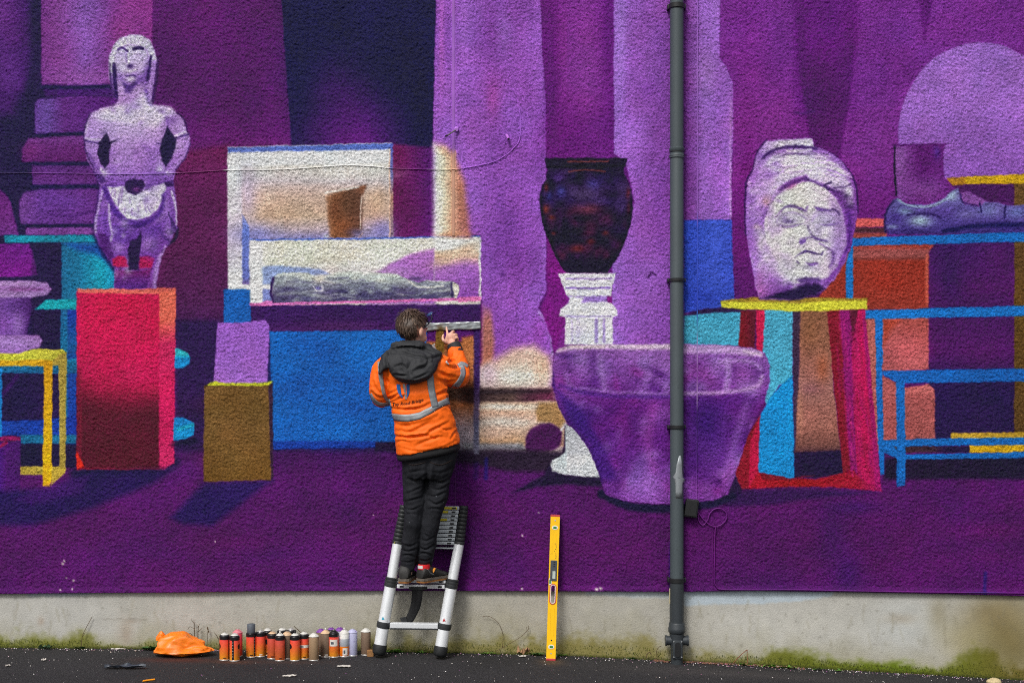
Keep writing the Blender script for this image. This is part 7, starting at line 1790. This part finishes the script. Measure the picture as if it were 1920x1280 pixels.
# ---- hair
def hair_ok(n):           # n: unit direction in head space (y forward, z up)
    back = -n[1]
    lim = np.interp(n[1], [-1, -.55, -.2, .05, .2, .45, .75, 1], [-.93, -.86, -.62, -.40, .02, .30, .45, .62])
    if abs(n[0]) > .74 and n[1] > -.34:      # clear of the ears
        lim = max(lim, .12)
    return n[2] > lim
nu, nv = 72, 44; V2 = []; keep = {}
for j in range(nv + 1):
    ph = math.pi * j / nv * .985
    for i in range(nu):
        th = 2 * math.pi * i / nu
        n3 = np.array((math.sin(ph) * math.cos(th), math.sin(ph) * math.sin(th), math.cos(ph)))
        if hair_ok(n3):
            r_ = np.array((.088, .108, .102)); off = np.array((0, -.010, .022))
            tpz = 1 + .05 * math.sin(th * 5 + ph * 3) * math.sin(ph) + .10 * max(0, n3[2]) ** 2 * (.5 + .5 * math.sin(th * 3 + 1)) + (.05 if n3[1] < 0 and n3[2] < 0 else 0)
            p_ = n3 * r_ * tpz + off
            if n3[2] < -.35: p_[0] *= .86; p_[1] *= .90; 
            keep[(j, i)] = len(V2); V2.append(hp(*p_))
F2 = []
for j in range(nv):
    for i in range(nu):
        k4 = [(j, i), (j + 1, i), (j + 1, (i + 1) % nu), (j, (i + 1) % nu)]
        if all(k in keep for k in k4): F2.append(tuple(keep[k] for k in k4))
cap_n = len(V2)
hairV, hairF = list(V2), list(F2)
hr = np.random.default_rng(31)
hl_V, hl_F = [], []
crown = np.array((.25, -.45, .86)); crown /= np.linalg.norm(crown)
for k in range(2600):
    n3 = hr.normal(size=3); n3 /= np.linalg.norm(n3)
    if not hair_ok(n3) : continue
    r_ = np.array((.088, .108, .102)); off = np.array((0, -.010, .022))
    flow = n3 - crown * (n3 @ crown) if True else 0
    flow = flow + np.array((.25, 0, -.55)) + hr.normal(size=3) * .16
    flow -= n3 * (flow @ n3); flow /= np.linalg.norm(flow) + 1e-9
    ln_ = .026 + .026 * hr.random(); lift = .003 + .004 * hr.random() * (1.6 if n3[2] > .5 else .6)
    if n3[2] > .62 and hr.random() < .25: lift += .010
    w_ = .0018 + .0018 * hr.random(); side = np.cross(n3, flow)
    base = n3 * r_ + off
    if n3[2] < -.35: base[0] *= .86; base[1] *= .90
    tgt = hl_V if hr.random() < .09 else hairV; tf = hl_F if tgt is hl_V else hairF
    b0 = len(tgt)
    for q, (a, u, ww) in enumerate(((0, .0005, 1), (.4, .7, 1), (.75, 1.0, .7), (1, .85, .15))):
        c = base + flow * ln_ * a + n3 * lift * u
        tgt.append(hp(*(c - side * w_ * ww))); tgt.append(hp(*(c + side * w_ * ww)))
    tf += [(b0 + 2 * q, b0 + 2 * q + 1, b0 + 2 * q + 3, b0 + 2 * q + 2) for q in range(3)]
hair = child('hair', hairV, hairF, M_HAIR)
child('hair_highlight', hl_V, hl_F, M_HAIRL, hair)
# glasses pushed up on the head
gl = MB()
gl.tube([hp(.091, -.02, -.012), hp(.099, .02, .022), hp(.096, .07, .068), hp(.075, .085, .10)], .004, 8)
gl.tube([hp(-.091, -.02, -.012), hp(-.099, .02, .022), hp(-.096, .07, .068), hp(-.075, .085, .10)], .004, 8)
gl.tube([hp(.075, .085, .10), hp(0, .10, .118), hp(-.075, .085, .10)], .004, 8)
go = gl.build('glasses', M_GLASS, person)
for s in (-1, 1):
    mb = MB(); ell(mb, hp(s * .048, .094, .112), (.034, .006, .02), R=RH @ Matrix.Rotation(-s * .3, 3, 'Z') @ Matrix.Rotation(-.7, 3, 'X')); mb.build('lens', M_LENS, go)

# ---- shoes
def shoe(heel, toe, sock=None, tab=False):
    h, t = Vector(heel), Vector(toe); ax_ = (t - h); L = ax_.length; ax_.normalize()
    sd_ = ax_.cross(Vector((0, 0, 1))).normalized(); up = Vector((0, 0, 1))
    P = lambda u, s, z: h + ax_ * (u * L) + sd_ * s + up * z
    mb = MB(); seg = 22; rows = [(-.02, .030, .03, .07), (.03, .038, .022, .105), (.12, .041, .022, .118), (.25, .041, .022, .112), (.38, .040, .022, .092), (.52, .044, .022, .078), (.68, .048, .022, .066), (.82, .046, .022, .056), (.93, .036, .024, .046), (1.0, .016, .028, .038)]
    V2 = []
    for u, w_, z0, z1 in rows:
        for k in range(seg):
            a = 2 * math.pi * k / seg; c_, s_ = math.cos(a), math.sin(a)
            V2.append(P(u, w_ * math.copysign(abs(c_) ** .8, c_), (z0 + z1) / 2 + (z1 - z0) / 2 * math.copysign(abs(s_) ** .75, s_)))
    F2 = [(i * seg + k, i * seg + (k + 1) % seg, (i + 1) * seg + (k + 1) % seg, (i + 1) * seg + k) for i in range(len(rows) - 1) for k in range(seg)] + [tuple(range(seg - 1, -1, -1)), tuple((len(rows) - 1) * seg + k for k in range(seg))]
    s0 = child('shoe', V2, F2, M_SHOE)
    out = []
    for u, w_ in ((-.03, .018), (.0, .034), (.12, .043), (.35, .040), (.55, .045), (.75, .050), (.9, .043), (.99, .024), (1.03, .008)): out.append((u, w_))
    ol = [P(u, w_, 0) for u, w_ in out] + [P(u, -w_, 0) for u, w_ in out[::-1]]
    def slab(name, z0, z1, m, g=1.0):
        k = len(ol); c = sum(ol, Vector()) / k
        V3 = [c + (q - c) * g + up * z0 for q in ol] + [c + (q - c) * g + up * z1 for q in ol]
        return child(name, V3, [tuple(range(k - 1, -1, -1)), tuple(range(k, 2 * k))] + [(i, (i + 1) % k, k + (i + 1) % k, k + i) for i in range(k)], m, s0, False)
    slab('sole', .0, .012, M_SOLE); slab('midsole', .012, .027, M_MID, 1.03)
    for k in range(4):
        u = .36 + .09 * k; zz = float(np.interp(u, [.36, .68], [.094, .067]))
        MB().tube([P(u, -.028, zz - .008), P(u, 0, zz + .003), P(u, .028, zz - .008)], .003, 6).build('lace', M_MID, s0)
    for sgn in (-1, 1):
        MB().tube([P(.10, sgn * .0405, .09), P(.20, sgn * .043, .06), P(.34, sgn * .042, .045)], .0022, 6).build('side_stripe', M_REFL, s0)
    if tab:
        MB().box(P(.33, .042, .075), (.014, .006, .034), Matrix.Rotation(.5, 3, 'Y'), bev=.002).build('tab', M_ORT, s0, False)
    if sock:
        mb = MB(); mb.lathe([(.040, .085), (.041, .1), (.039, .116)], P(.14, 0, 0), 20).build('sock', M_RED, s0)
        MB().lathe([(.0418, .092), (.0412, .112)], P(.14, 0, 0), 8, False, math.radians(200), math.radians(262)).build('sock_patch', M_SOCKW, s0)
    return s0
zz = RUNG_Z + .001
s1 = shoe((W(757, 1088, .285).x, -.285, zz), (W(771, 1088, .035).x, -.035, zz))
s2 = shoe((W(788, 1088, .27).x, -.27, zz), (W(836, 1084, .07).x, -.07, zz), True, True)
# ---- the can in the left hand
hcan = thing('spray_can', 'spray can with a white dome held in the painter\'s left hand', 'spray can', cb - cdir * .035)
hcan.rotation_mode = 'QUATERNION'; hcan.rotation_quaternion = cdir.to_track_quat('Z', 'Y')
can_parts(hcan, body_m=M_BR, dome_m=M_CW, band=False, mark=False, seed=4)
